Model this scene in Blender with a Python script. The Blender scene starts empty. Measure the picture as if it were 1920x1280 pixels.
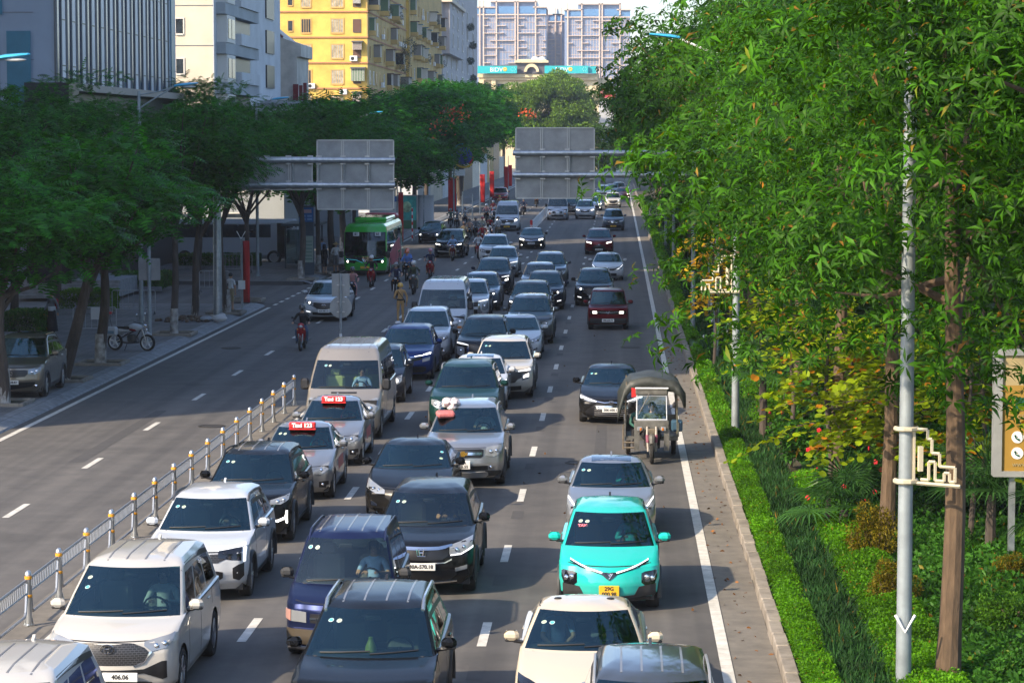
import bpy, bmesh, math, random
import numpy as np
from mathutils import Vector, Matrix
from mathutils.bvhtree import BVHTree
random.seed(7); rng = np.random.default_rng(7)
S = bpy.context.scene; COL = S.collection
R = math.radians
# ---------------- camera, world, sun, exposure ----------------
F = 4800.0; CH = 8.0; YAW = math.atan(198/4800); PITCH = math.atan(385/4800)
cd = bpy.data.cameras.new('camera'); cam = bpy.data.objects.new('camera', cd); COL.objects.link(cam)
cd.sensor_width = 36; cd.lens = F/1920*36; cd.clip_end = 9000; cd.clip_start = 0.5
cam.location = (0, 0, CH); cam.rotation_euler = (math.pi/2-PITCH, 0, YAW)
S.camera = cam
bpy.context.view_layer.update(); CM = cam.matrix_world.copy()
def ray(px, py):
    return (CM.to_3x3() @ Vector(((px-960)/F, (640-py)/F, -1)))
def G(px, py, z=0.0):          # ground point seen at a pixel of the 1920 px photograph
    d = ray(px, py); t = (z-CH)/d.z
    return (d.x*t, d.y*t)
def XZ(px, py, Y):             # point at distance Y seen at a pixel
    d = ray(px, py); t = Y/d.y
    return (d.x*t, CH+d.z*t)
SUN_AZ, SUN_EL = 42, 34        # sun from the left and a little behind the camera
sd = Vector((-math.cos(R(SUN_EL))*math.cos(R(SUN_AZ)), -math.cos(R(SUN_EL))*math.sin(R(SUN_AZ)), math.sin(R(SUN_EL))))
w = bpy.data.worlds.new('World'); S.world = w; w.use_nodes = True
nt = w.node_tree; bg = nt.nodes['Background']
sky = nt.nodes.new('ShaderNodeTexSky'); sky.sky_type = 'NISHITA'; sky.sun_disc = False
sky.sun_elevation = R(SUN_EL); sky.sun_rotation = math.atan2(sd.x, sd.y)
sky.dust_density = 1.5; sky.air_density = 1.0; sky.ozone_density = 1.5; sky.altitude = 10
tn = nt.nodes.new('ShaderNodeMixRGB'); tn.blend_type = 'MULTIPLY'; tn.inputs[0].default_value = 1; tn.inputs[2].default_value = (.87, .89, .95, 1)
nt.links.new(sky.outputs[0], tn.inputs[1]); nt.links.new(tn.outputs[0], bg.inputs[0]); bg.inputs[1].default_value = 0.15
sl = bpy.data.lights.new('sun', 'SUN'); sl.energy = 3.3; sl.angle = R(0.9); sl.color = (1, .82, .59)
so = bpy.data.objects.new('sun', sl); COL.objects.link(so); so.location = (-60, -20, 60)
so.rotation_euler = sd.to_track_quat('Z', 'Y').to_euler()
S.view_settings.view_transform = 'Standard'; S.view_settings.look = 'None'
S.view_settings.exposure = 1.2; S.view_settings.gamma = 1.0
S.render.engine = 'CYCLES'; S.cycles.max_bounces = 8; S.cycles.transparent_max_bounces = 24
S.cycles.use_denoising = True
try: S.cycles.denoiser = 'OPENIMAGEDENOISE'
except Exception: pass
S.cycles.caustics_reflective = False; S.cycles.caustics_refractive = False
S.cycles.volume_step_rate = 4; S.cycles.volume_bounces = 0
# ---------------- materials ----------------
MATS = {}
def hexc(h):
    h = h.lstrip('#'); c = [int(h[i:i+2], 16)/255 for i in (0, 2, 4)]
    return tuple(x/12.92 if x <= .04045 else ((x+.055)/1.055)**2.4 for x in c)
def mat(name, col=(.5, .5, .5), rough=.6, metal=0., coat=0., spec=.5, emit=None, es=1., noise=0., nscale=8., bump=0., bscale=40., trans=0., island=0., dirt=None, stretch=None):
    if name in MATS: return MATS[name]
    m = bpy.data.materials.new(name); m.use_nodes = True; MATS[name] = m
    n = m.node_tree; b = n.nodes['Principled BSDF']; L = n.links.new
    b.inputs['Base Color'].default_value = (*col, 1); b.inputs['Roughness'].default_value = rough
    b.inputs['Metallic'].default_value = metal; b.inputs['Coat Weight'].default_value = coat
    b.inputs['Coat Roughness'].default_value = .03
    b.inputs['Specular IOR Level'].default_value = spec
    if emit: b.inputs['Emission Color'].default_value = (*emit, 1); b.inputs['Emission Strength'].default_value = es
    m.diffuse_color = (*col, 1)
    tc = None
    def tex(sc, detail=4, rgh=.6):
        nonlocal tc
        if tc is None: tc = n.nodes.new('ShaderNodeTexCoord')
        t = n.nodes.new('ShaderNodeTexNoise'); t.inputs['Scale'].default_value = sc; t.inputs['Detail'].default_value = detail; t.inputs['Roughness'].default_value = rgh
        if stretch:
            mp = n.nodes.new('ShaderNodeMapping'); mp.inputs['Scale'].default_value = stretch
            L(tc.outputs['Object'], mp.inputs[0]); L(mp.outputs[0], t.inputs[0])
        else: L(tc.outputs['Object'], t.inputs[0])
        return t
    src = None
    if noise or dirt:
        t = tex(nscale); cr = n.nodes.new('ShaderNodeValToRGB')
        c2 = dirt if dirt else tuple(x*(1-noise) for x in col); c3 = tuple(min(1, x*(1+noise)) for x in col)
        cr.color_ramp.elements[0].position = .32; cr.color_ramp.elements[1].position = .68
        cr.color_ramp.elements[0].color = (*c2, 1); cr.color_ramp.elements[1].color = (*(col if dirt else c3), 1)
        L(t.outputs[0], cr.inputs[0]); L(cr.outputs[0], b.inputs['Base Color']); src = cr.outputs[0]
    if island:
        g = n.nodes.new('ShaderNodeNewGeometry'); mx = n.nodes.new('ShaderNodeValToRGB')
        e = mx.color_ramp.elements
        e[0].color = (*tuple(x*(1-island) for x in col), 1); e[1].color = (min(1, col[0]*(1+island*1.6)), min(1, col[1]*(1+island)), col[2]*(1+island*.2), 1)
        if name in ('whorled_leaves', 'shrub_leaves', 'bright_hedge_leaves', 'strap_grass_leaves'):      # a few dying leaves
            q = e.new(.982); q.color = tuple(e[2].color); q = e.new(.987); q.color = (.26, .17, .02, 1); e[len(e)-1].color = (.2, .10, .02, 1)
        t = tex(.55, 3); mr = n.nodes.new('ShaderNodeMapRange'); mr.inputs[1].default_value = .35; mr.inputs[2].default_value = .65; mr.inputs[3].default_value = .55; mr.inputs[4].default_value = 1.25; L(t.outputs[0], mr.inputs[0])
        mm = n.nodes.new('ShaderNodeMixRGB'); mm.blend_type = 'MULTIPLY'; mm.inputs[0].default_value = 1
        L(g.outputs['Random Per Island'], mx.inputs[0]); L(mx.outputs[0], mm.inputs[1]); L(mr.outputs[0], mm.inputs[2]); L(mm.outputs[0], b.inputs['Base Color']); src = mm.outputs[0]
    if bump:
        t = tex(bscale, 3); bp = n.nodes.new('ShaderNodeBump'); bp.inputs['Strength'].default_value = bump; bp.inputs['Distance'].default_value = .02
        L(t.outputs[0], bp.inputs['Height']); L(bp.outputs[0], b.inputs['Normal'])
    if trans:
        o = n.nodes['Material Output']; tr = n.nodes.new('ShaderNodeBsdfTranslucent'); ms = n.nodes.new('ShaderNodeMixShader'); ms.inputs[0].default_value = trans
        hs = n.nodes.new('ShaderNodeHueSaturation'); hs.inputs['Value'].default_value = 1.7; hs.inputs['Hue'].default_value = .485; hs.inputs['Saturation'].default_value = 1.1
        if src: L(src, hs.inputs['Color'])
        else: hs.inputs['Color'].default_value = (*col, 1)
        L(hs.outputs[0], tr.inputs[0]); L(b.outputs[0], ms.inputs[1]); L(tr.outputs[0], ms.inputs[2]); L(ms.outputs[0], o.inputs[0])
    return m
def paint(name, col, metal=.0, rough=.35):
    key = 'paint_'+name
    if key in MATS: return MATS[key]
    m = mat(key, col, rough, metal, .32 if sum(col) < .3 else 1.0, spec=.08)
    n = m.node_tree; b = n.nodes['Principled BSDF']; L = n.links.new       # road dust low on the body
    tc = n.nodes.new('ShaderNodeTexCoord'); sp = n.nodes.new('ShaderNodeSeparateXYZ'); L(tc.outputs['Object'], sp.inputs[0])
    no = n.nodes.new('ShaderNodeTexNoise'); no.inputs['Scale'].default_value = 3.5; no.inputs['Detail'].default_value = 5; L(tc.outputs['Object'], no.inputs[0])
    mr = n.nodes.new('ShaderNodeMapRange'); mr.inputs[1].default_value = .62; mr.inputs[2].default_value = .2; mr.inputs[3].default_value = 0; mr.inputs[4].default_value = .2 if sum(col) < .3 else .55
    L(sp.outputs[2], mr.inputs[0])
    mu = n.nodes.new('ShaderNodeMath'); mu.operation = 'MULTIPLY'; L(mr.outputs[0], mu.inputs[0]); L(no.outputs[0], mu.inputs[1])
    mu2 = n.nodes.new('ShaderNodeMath'); mu2.operation = 'MULTIPLY_ADD'; L(no.outputs[0], mu2.inputs[0]); mu2.inputs[1].default_value = .015 if sum(col) < .3 else .05; L(mu.outputs[0], mu2.inputs[2])
    mx = n.nodes.new('ShaderNodeMixRGB'); mx.inputs[1].default_value = (*col, 1); mx.inputs[2].default_value = (.2, .17, .13, 1)
    L(mu2.outputs[0], mx.inputs[0]); L(mx.outputs[0], b.inputs['Base Color'])
    rr = n.nodes.new('ShaderNodeMath'); rr.operation = 'MULTIPLY_ADD'; L(mu2.outputs[0], rr.inputs[0]); rr.inputs[1].default_value = .6; rr.inputs[2].default_value = .03
    L(rr.outputs[0], b.inputs['Coat Roughness'])
    return m
def glassmat(name, tint, gl=(1, 1, 1), extra=0.0):
    if name in MATS: return MATS[name]
    m = bpy.data.materials.new(name); m.use_nodes = True; MATS[name] = m
    n = m.node_tree; n.nodes.clear(); L = n.links.new
    o = n.nodes.new('ShaderNodeOutputMaterial'); ms = n.nodes.new('ShaderNodeMixShader'); t = n.nodes.new('ShaderNodeBsdfTransparent'); g = n.nodes.new('ShaderNodeBsdfGlossy'); fr = n.nodes.new('ShaderNodeFresnel')
    fr.inputs[0].default_value = 1.55; t.inputs[0].default_value = (*tint, 1); g.inputs[0].default_value = (*gl, 1); g.inputs['Roughness'].default_value = .01
    ad = n.nodes.new('ShaderNodeMath'); ad.operation = 'MULTIPLY_ADD'; ad.inputs[1].default_value = 1.9; ad.inputs[2].default_value = extra; ad.use_clamp = True
    L(fr.outputs[0], ad.inputs[0]); L(ad.outputs[0], ms.inputs[0]); L(t.outputs[0], ms.inputs[1]); L(g.outputs[0], ms.inputs[2]); L(ms.outputs[0], o.inputs[0])
    m.diffuse_color = (.1, .2, .2, 1)
    return m
# ---------------- mesh helpers ----------------
class MB:
    def __init__(s): s.v = []; s.f = []
    def add(s, vs, fs):
        o = len(s.v); s.v += [tuple(v) for v in vs]; s.f += [tuple(i+o for i in f) for f in fs]; return s
    def box(s, c, d, rz=0, rx=0, taper=1., ty=None):
        ty = taper if ty is None else ty
        vs = []
        M = Matrix.Rotation(rz, 3, 'Z') @ Matrix.Rotation(rx, 3, 'X')
        for z in (-1, 1):
            kx, ky = (taper, ty) if z > 0 else (1, 1)
            for x, y in ((-1, -1), (1, -1), (1, 1), (-1, 1)):
                vs.append(Vector(c) + M @ Vector((x*d[0]/2*kx, y*d[1]/2*ky, z*d[2]/2)))
        return s.add(vs, [(3, 2, 1, 0), (4, 5, 6, 7), (0, 1, 5, 4), (1, 2, 6, 5), (2, 3, 7, 6), (3, 0, 4, 7)])
    def b2(s, x0, x1, y0, y1, z0, z1): return s.box(((x0+x1)/2, (y0+y1)/2, (z0+z1)/2), (x1-x0, y1-y0, z1-z0))
    def rbox(s, c, d, r=.03, rz=0):      # box with chamfered vertical and top edges
        x, y, z = d[0]/2, d[1]/2, d[2]/2; r = min(r, x*.9, y*.9, z*.9)
        M = Matrix.Rotation(rz, 3, 'Z'); lv = []
        for zz, i in ((-z, r*.7), (-z+r, 0), (z-r, 0), (z, r*.7)):
            a, b = x-i, y-i; q = r if i == 0 else r*.8
            lv.append([(-a+q, -b), (a-q, -b), (a, -b+q), (a, b-q), (a-q, b), (-a+q, b), (-a, b-q), (-a, -b+q)])
        vs = []
        for k, zz in enumerate((-z, -z+r, z-r, z)): vs += [Vector(c)+M @ Vector((p[0], p[1], zz)) for p in lv[k]]
        fs = [tuple(range(7, -1, -1)), tuple(range(24, 32))]
        for k in range(3):
            for i in range(8): j = (i+1) % 8; fs.append((k*8+i, k*8+j, k*8+8+j, k*8+8+i))
        return s.add(vs, fs)
    def path(s, pts, rs, n=8, caps=True):
        pts = [Vector(p) for p in pts]
        if not hasattr(rs, '__len__'): rs = [rs]*len(pts)
        vs = []; up = Vector((0, 0, 1)); prev = None
        for i, p in enumerate(pts):
            d = (pts[min(i+1, len(pts)-1)]-pts[max(i-1, 0)]).normalized()
            if prev is None:
                a = d.cross(up if abs(d.z) < .9 else Vector((1, 0, 0))).normalized()
            else: a = (prev - d*prev.dot(d)).normalized()
            prev = a; b = d.cross(a)
            for k in range(n):
                t = 2*math.pi*k/n; vs.append(p + (a*math.cos(t)+b*math.sin(t))*rs[i])
        fs = []
        for i in range(len(pts)-1):
            for k in range(n):
                k2 = (k+1) % n; fs.append((i*n+k, i*n+k2, (i+1)*n+k2, (i+1)*n+k))
        if caps: fs.append(tuple(range(n-1, -1, -1))); fs.append(tuple((len(pts)-1)*n+k for k in range(n)))
        return s.add(vs, fs)
    def lathe(s, prof, n=20, c=(0, 0, 0), axis='Z', closed=False):
        vs = []; m = len(prof)
        for k in range(n):
            t = 2*math.pi*k/n; ct, st = math.cos(t), math.sin(t)
            for r, h in prof:
                v = {'Z': (r*ct, r*st, h), 'X': (h, r*ct, r*st), 'Y': (r*st, h, r*ct)}[axis]
                vs.append((v[0]+c[0], v[1]+c[1], v[2]+c[2]))
        fs = []
        for k in range(n):
            k2 = (k+1) % n
            for i in range(m if closed else m-1):
                i2 = (i+1) % m; fs.append((k*m+i, k2*m+i, k2*m+i2, k*m+i2))
        return s.add(vs, fs)
    def ell(s, c, r, nu=12, nv=8, M=None):
        vs = []; fs = []
        for j in range(nv+1):
            ph = math.pi*j/nv
            for i in range(nu):
                t = 2*math.pi*i/nu; q = Vector((r[0]*math.sin(ph)*math.cos(t), r[1]*math.sin(ph)*math.sin(t), r[2]*math.cos(ph)))
                if M: q = M @ q
                vs.append(Vector(c)+q)
        for j in range(nv):
            for i in range(nu): i2 = (i+1) % nu; fs.append((j*nu+i, (j+1)*nu+i, (j+1)*nu+i2, j*nu+i2))
        return s.add(vs, fs)
    def prism(s, pts, a, b, plane='XZ'):   # closed outline extruded between depths a and b
        mp = {'XZ': lambda p, d: (p[0], d, p[1]), 'YZ': lambda p, d: (d, p[0], p[1]), 'XY': lambda p, d: (p[0], p[1], d)}[plane]
        n = len(pts); vs = [mp(p, a) for p in pts]+[mp(p, b) for p in pts]
        fs = [tuple(range(n)), tuple(range(2*n-1, n-1, -1))]+[(i, (i+1) % n, n+(i+1) % n, n+i) for i in range(n)]
        return s.add(vs, fs)
    def quad(s, a, b, c, d): return s.add([a, b, c, d], [(0, 1, 2, 3)])
    def xf(s, M): s.v = [tuple(M @ Vector(v)) for v in s.v]; return s
    def mesh(s, name, m, ang=32):
        me = bpy.data.meshes.new(name); me.from_pydata(s.v, [], s.f); fin(me, ang)
        for mm in (m if isinstance(m, (list, tuple)) else [m]): me.materials.append(mm)
        return me
    def build(s, name, m, parent=None, ang=32):
        o = bpy.data.objects.new(name, s.mesh(name, m, ang)); COL.objects.link(o)
        if parent: o.parent = parent
        return o
def each(b, name, m, par, k=8):      # every box of the builder becomes a part of its own
    for i in range(0, len(b.v), k):
        q = MB(); q.v = b.v[i:i+k]; q.f = [tuple(a-i for a in f) for f in b.f if i <= f[0] < i+k]; o = q.build(name, m, par, 0)
    return o
def fin(me, ang=32, recalc=True):
    bm = bmesh.new(); bm.from_mesh(me)
    if recalc: bmesh.ops.recalc_face_normals(bm, faces=bm.faces)
    for f in bm.faces: f.smooth = ang > 0
    if ang > 0:
        a = R(ang)
        for e in bm.edges:
            if len(e.link_faces) == 2 and e.calc_face_angle(0) > a: e.smooth = False
    bm.to_mesh(me); bm.free()
def tag(o, label=None, cat=None, group=None, kind=None):
    if label: o['label'] = label
    if cat: o['category'] = cat
    if group: o['group'] = group
    if kind: o['kind'] = kind
    return o
def empty(name, loc=(0, 0, 0), rz=0, label=None, cat=None, group=None, parent=None):
    o = bpy.data.objects.new(name, None); COL.objects.link(o); o.location = loc; o.rotation_euler = (0, 0, rz); o.empty_display_size = .2
    if parent: o.parent = parent
    return tag(o, label, cat, group)
def inst(name, me, parent=None, loc=(0, 0, 0), rz=0, sc=None):
    o = bpy.data.objects.new(name, me); COL.objects.link(o); o.location = loc; o.rotation_euler = (0, 0, rz)
    if sc: o.scale = sc if hasattr(sc, '__len__') else (sc,)*3
    if parent: o.parent = parent
    return o
KIDS = {}
def copy_tree(o, parent=None, swap=None):
    c = o.copy(); COL.objects.link(c)
    if parent is not None: c.parent = parent
    if swap and c.type == 'MESH':
        for s_ in c.material_slots:
            if s_.material and s_.material.name in swap:
                t = swap[s_.material.name]; s_.link = 'OBJECT'; s_.material = t
    for ch in o.children: copy_tree(ch, c, swap)
    return c
def textmesh(txt, size, m, name='lettering', ext=.004, shear=0, space=1., bold=0.):
    cu = bpy.data.curves.new(name, 'FONT'); cu.body = txt; cu.size = size; cu.extrude = ext; cu.align_x = 'CENTER'; cu.align_y = 'CENTER'
    cu.shear = shear; cu.space_character = space; cu.resolution_u = 3; cu.offset = bold
    ob = bpy.data.objects.new('tmp_text', cu); COL.objects.link(ob)
    dg = bpy.context.evaluated_depsgraph_get(); me = bpy.data.meshes.new_from_object(ob.evaluated_get(dg))
    bpy.data.objects.remove(ob); bpy.data.curves.remove(cu); me.name = name; me.materials.clear(); me.materials.append(m)
    return me
def text_front(txt, size, m, parent, loc, name='lettering', ext=.004, shear=0, space=1., bold=0., rz=0, tilt=0):
    o = bpy.data.objects.new(name, textmesh(txt, size, m, name, ext, shear, space, bold)); COL.objects.link(o)
    o.rotation_euler = (math.pi/2+tilt, 0, rz); o.location = loc
    if parent: o.parent = parent
    return o
black = mat('black_plastic', (.018, .018, .02), .45)
blackg = mat('gloss_black', (.008, .008, .01), .12, coat=1)
chrome = mat('chrome', (.8, .8, .82), .12, 1)
rubber = mat('rubber', (.018, .017, .016), .85)
alloy = mat('alloy', (.42, .43, .45), .32, .9)
steel = mat('galvanised_steel', (.42, .45, .47), .42, .75, noise=.2, nscale=5)
white_p = mat('white_plastic', (.75, .75, .74), .5)
# ---------------- ground, road, pavements ----------------
def ground_mat(name, c1, c2, sc, c3=None, streak=0, rough=.85, bump=.15):
    m = bpy.data.materials.new(name); m.use_nodes = True; MATS[name] = m
    n = m.node_tree; b = n.nodes['Principled BSDF']; L = n.links.new; b.inputs['Roughness'].default_value = rough
    tc = n.nodes.new('ShaderNodeTexCoord'); t = n.nodes.new('ShaderNodeTexNoise'); t.inputs['Scale'].default_value = sc; t.inputs['Detail'].default_value = 8; t.inputs['Roughness'].default_value = .65
    L(tc.outputs['Object'], t.inputs[0])
    cr = n.nodes.new('ShaderNodeValToRGB'); cr.color_ramp.elements[0].color = (*c1, 1); cr.color_ramp.elements[1].color = (*c2, 1)
    cr.color_ramp.elements[0].position = .3; cr.color_ramp.elements[1].position = .7; L(t.outputs[0], cr.inputs[0]); out = cr.outputs[0]
    if streak:      # lengthwise wear of the wheel tracks and oil drips
        mp = n.nodes.new('ShaderNodeMapping'); mp.inputs['Scale'].default_value = (1.1, .012, 1); L(tc.outputs['Object'], mp.inputs[0])
        t2 = n.nodes.new('ShaderNodeTexNoise'); t2.inputs['Scale'].default_value = 1.3; t2.inputs['Detail'].default_value = 3; L(mp.outputs[0], t2.inputs[0])
        r2 = n.nodes.new('ShaderNodeValToRGB'); r2.color_ramp.elements[0].position = .35; r2.color_ramp.elements[1].position = .65
        r2.color_ramp.elements[0].color = (.66, .66, .67, 1); r2.color_ramp.elements[1].color = (1.13, 1.12, 1.1, 1); L(t2.outputs[0], r2.inputs[0])
        mx = n.nodes.new('ShaderNodeMixRGB'); mx.blend_type = 'MULTIPLY'; mx.inputs[0].default_value = streak; L(out, mx.inputs[1]); L(r2.outputs[0], mx.inputs[2]); out = mx.outputs[0]
        v = n.nodes.new('ShaderNodeTexVoronoi'); v.inputs['Scale'].default_value = .9; v.feature = 'DISTANCE_TO_EDGE'
        w2 = n.nodes.new('ShaderNodeTexNoise'); w2.inputs['Scale'].default_value = .35; w2.inputs['Detail'].default_value = 5; L(tc.outputs['Object'], w2.inputs[0])
        r3 = n.nodes.new('ShaderNodeValToRGB'); r3.color_ramp.elements[0].position = .56; r3.color_ramp.elements[1].position = .74
        r3.color_ramp.elements[0].color = (1, 1, 1, 1); r3.color_ramp.elements[1].color = (.6, .6, .61, 1); L(w2.outputs[0], r3.inputs[0])
        m3 = n.nodes.new('ShaderNodeMixRGB'); m3.blend_type = 'MULTIPLY'; m3.inputs[0].default_value = .7; L(out, m3.inputs[1]); L(r3.outputs[0], m3.inputs[2]); out = m3.outputs[0]
    L(out, b.inputs['Base Color'])
    bt = n.nodes.new('ShaderNodeTexNoise'); bt.inputs['Scale'].default_value = 60; bt.inputs['Detail'].default_value = 2; L(tc.outputs['Object'], bt.inputs[0])
    bp = n.nodes.new('ShaderNodeBump'); bp.inputs['Strength'].default_value = bump; bp.inputs['Distance'].default_value = .02; L(bt.outputs[0], bp.inputs['Height']); L(bp.outputs[0], b.inputs['Normal'])
    return m
asphalt = ground_mat('asphalt', (.088, .085, .082), (.13, .123, .114), 1.2, streak=.9)
dusty = ground_mat('dusty_gutter', (.12, .11, .095), (.205, .185, .155), 2.5)
soil = ground_mat('soil', (.03, .03, .015), (.07, .06, .03), 3)
conc = ground_mat('kerb_concrete', (.16, .14, .115), (.34, .30, .25), 2.2)
linep = ground_mat('road_paint', (.42, .41, .37), (.72, .70, .64), 4)
def brickmat(name, c1, c2, cm, sc, rowh=.5, bw=.5, ms=.02, rough=.8, up=False):
    m = bpy.data.materials.new(name); m.use_nodes = True; MATS[name] = m
    n = m.node_tree; b = n.nodes['Principled BSDF']; L = n.links.new; b.inputs['Roughness'].default_value = rough
    tc = n.nodes.new('ShaderNodeTexCoord'); t = n.nodes.new('ShaderNodeTexBrick'); t.offset = 0
    t.inputs['Color1'].default_value = (*c1, 1); t.inputs['Color2'].default_value = (*c2, 1); t.inputs['Mortar'].default_value = (*cm, 1)
    t.inputs['Scale'].default_value = sc; t.inputs['Mortar Size'].default_value = ms; t.inputs['Brick Width'].default_value = bw; t.inputs['Row Height'].default_value = rowh
    if up:
        sx = n.nodes.new('ShaderNodeSeparateXYZ'); cx = n.nodes.new('ShaderNodeCombineXYZ'); L(tc.outputs['Object'], sx.inputs[0]); L(sx.outputs[0], cx.inputs[0]); L(sx.outputs[2], cx.inputs[1]); L(cx.outputs[0], t.inputs[0]); t.offset = .5
    else: L(tc.outputs['Object'], t.inputs[0])
    no = n.nodes.new('ShaderNodeTexNoise'); no.inputs['Scale'].default_value = .6; no.inputs['Detail'].default_value = 6; L(tc.outputs['Object'], no.inputs[0])
    mr = n.nodes.new('ShaderNodeMapRange'); mr.inputs[1].default_value = .3; mr.inputs[2].default_value = .7; mr.inputs[3].default_value = .7; mr.inputs[4].default_value = 1.15; L(no.outputs[0], mr.inputs[0])
    mx = n.nodes.new('ShaderNodeMixRGB'); mx.blend_type = 'MULTIPLY'; mx.inputs[0].default_value = 1; L(t.outputs[0], mx.inputs[1]); L(mr.outputs[0], mx.inputs[2]); L(mx.outputs[0], b.inputs['Base Color'])
    return m
paving = brickmat('paving_slabs', (.15, .15, .155), (.19, .185, .18), (.08, .08, .08), 1, .4, .4, .012)
def sheet(name, x0, x1, y0, y1, z, m, parts=1):
    b = MB(); b.add([(x0, y0, z), (x1, y0, z), (x1, y1, z), (x0, y1, z)], [(0, 1, 2, 3)])
    return tag(b.build(name, m, ang=0), kind='structure')
sheet('ground', -3000, 3000, -300, 5000, -.12, soil)
road = MB()
road.add([(-17.0, -60, 0), (2.45, -60, 0), (2.45, 400, 0), (4.6, 440, 0), (6.5, 620, 0), (-17, 620, 0)], [(0, 1, 2, 3, 4, 5)])
tag(road.build('road', asphalt, ang=0), kind='structure')
sheet('side_street', -60, -17.0, 120.5, 137, 0, asphalt)
sheet('gutter_strip', 1.78, 2.45, -60, 420, .004, dusty)
sheet('median_strip', -9.95, -9.2, -60, 77, .004, dusty)
# lane markings
ml = MB()
def dash(x, y, w=.15, l=2.0): ml.add([(x-w/2, y, 0), (x+w/2, y, 0), (x+w/2, y+l, 0), (x-w/2, y+l, 0)], [(0, 1, 2, 3)])
for k in range(-6, 48):
    y = 39.7+8.0*k
    dash(-2.12, y); dash(-5.95, y+.2)
    if y > 78: dash(-9.6, y+.5)
    dash(-12.85, y+5.2)
lane_marks = ml; 
ml.add([(1.58, -60, 0), (1.76, -60, 0), (1.76, 420, 0), (1.58, 420, 0)], [(0, 1, 2, 3)])
ml.add([(-16.35, -60, 0), (-16.18, -60, 0), (-16.18, 119, 0), (-16.35, 119, 0)], [(0, 1, 2, 3)])
for k in range(8): dash(-16.26, 120.5+k*2.2, .17, 1.1)
ml.add([(-16.35, 139, 0), (-16.18, 139, 0), (-16.18, 420, 0), (-16.35, 420, 0)], [(0, 1, 2, 3)])
ml.add([(-9.12, -60, 0), (-9.0, -60, 0), (-9.0, 74, 0), (-9.12, 74, 0)], [(0, 1, 2, 3)])
mo = ml.build('lane_markings', linep, ang=0); mo.location.z = .008; tag(mo, kind='structure')
pk = MB(); rgp = random.Random(6)
for k in range(16):
    y = 37.2+8.0*k; pk.add([(-2.22, y, 0), (-1.98, y, 0), (-1.98, y+1.1, 0), (-2.22, y+1.1, 0)], [(0, 1, 2, 3)])
for (x, y, w_, l) in ((-7.6, 60, .5, 7), (-.6, 55, .35, 16), (-4.4, 83, .8, 3.2), (-13.5, 62, .4, 12), (.4, 84, 1.1, 2.4), (-11.4, 88, .9, 3), (-3.6, 47, .3, 9)):
    pk.add([(x, y, 0), (x+w_, y+.1, 0), (x+w_*.9, y+l, 0), (x+.04, y+l-.15, 0)], [(0, 1, 2, 3)])
o = pk.build('asphalt_patch', ground_mat('patched_asphalt', (.058, .056, .056), (.08, .077, .074), 2.5), ang=0); o.location.z = .004; tag(o, kind='structure')
for x, y in ((-.9, 62.5), (-4.6, 71.5), (-11.2, 70), (-14.6, 96), (.5, 97)):
    b = MB(); b.lathe([(.01, .012), (.3, .012), (.3, .004)], 24); b.lathe([(.32, .004), (.32, .016), (.38, .016), (.38, .004)], 24); o = b.build('manhole_cover', mat('cast_iron', (.05, .045, .04), .7, .4)); o.location = (x, y, 0); tag(o, kind='structure')
# right-hand kerb as individual stones read as one strip
kb = MB()
y = -60.0
while y < 420:
    l = 1.0; j = random.uniform(-.012, .012)
    kb.rbox((2.56+j, y+l/2, .05+random.uniform(-.008, .008)), (.22, l-.02, .3), .025); y += l
tag(kb.build('right_kerb', conc), kind='structure')
kl = MB(); y = -60.0
lk = mat('left_kerb_stone', (.23, .24, .25), .8, noise=.25, nscale=3)
while y < 420:
    if 119.5 < y < 137.5: y += 1; continue
    kl.add([(-16.62, y, 0), (-16.62, y+.985, 0), (-16.66, y+.985, .05), (-16.66, y, .05), (-17.02, y, .15), (-17.02, y+.985, .15), (-17.3, y+.985, .155), (-17.3, y, .155)],
           [(0, 3, 2, 1), (3, 4, 5, 2), (4, 7, 6, 5)])
    y += 1.0
tag(kl.build('left_kerb', lk, ang=0), kind='structure')
pv = MB(); pv.b2(-60, -17.0, -60, 119.5, -.1, .15); pv.b2(-60, -17.0, 138, 700, -.1, .15)
tag(pv.build('left_pavement', paving, ang=0), kind='structure')
vg = MB()     # planted bank behind the right kerb, gently rising
xs = [2.67, 4, 6, 9, 14, 30, 120]; zs = [.12, .16, .25, .45, .6, .6, .6]
for i in range(6):
    vg.add([(xs[i], -60, zs[i]), (xs[i+1], -60, zs[i+1]), (xs[i+1], 700, zs[i+1]), (xs[i], 700, zs[i])], [(0, 1, 2, 3)])
tag(vg.build('planted_bank', soil), kind='structure')
def bankz(x): return float(np.interp(x, xs, zs))
# ---------------- buildings ----------------
def wallmat(name, c, n=.12, sc=.35, stain=None):
    m = mat(name, c, .85, noise=n, nscale=sc, bump=.1, bscale=15)
    return m
fgrey = wallmat('fin_grey', (.10, .105, .11)); pglass = glassmat('unused', (.1, .1, .1))
bglass = mat('blue_curtain_glass', (.012, .06, .14), .15, .2, spec=.9, noise=.5, nscale=.25)
ppanel = mat('pale_panel', (.50, .52, .56), .4, noise=.12, nscale=.3)
lpanel = mat('blue_grey_panel', (.22, .28, .36), .45, noise=.1, nscale=.3)
teal = mat('teal_panel', (.04, .15, .22), .35, noise=.2, nscale=.5)
dark = mat('dark_cladding', (.015, .017, .02), .35)
winglass = mat('window_glass', (.03, .04, .05), .12, spec=.8, noise=.6, nscale=.7)
frame_w = mat('window_frame_white', (.62, .6, .56), .6)
pane_br = mat('brown_shutter', (.12, .06, .04), .7)
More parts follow.
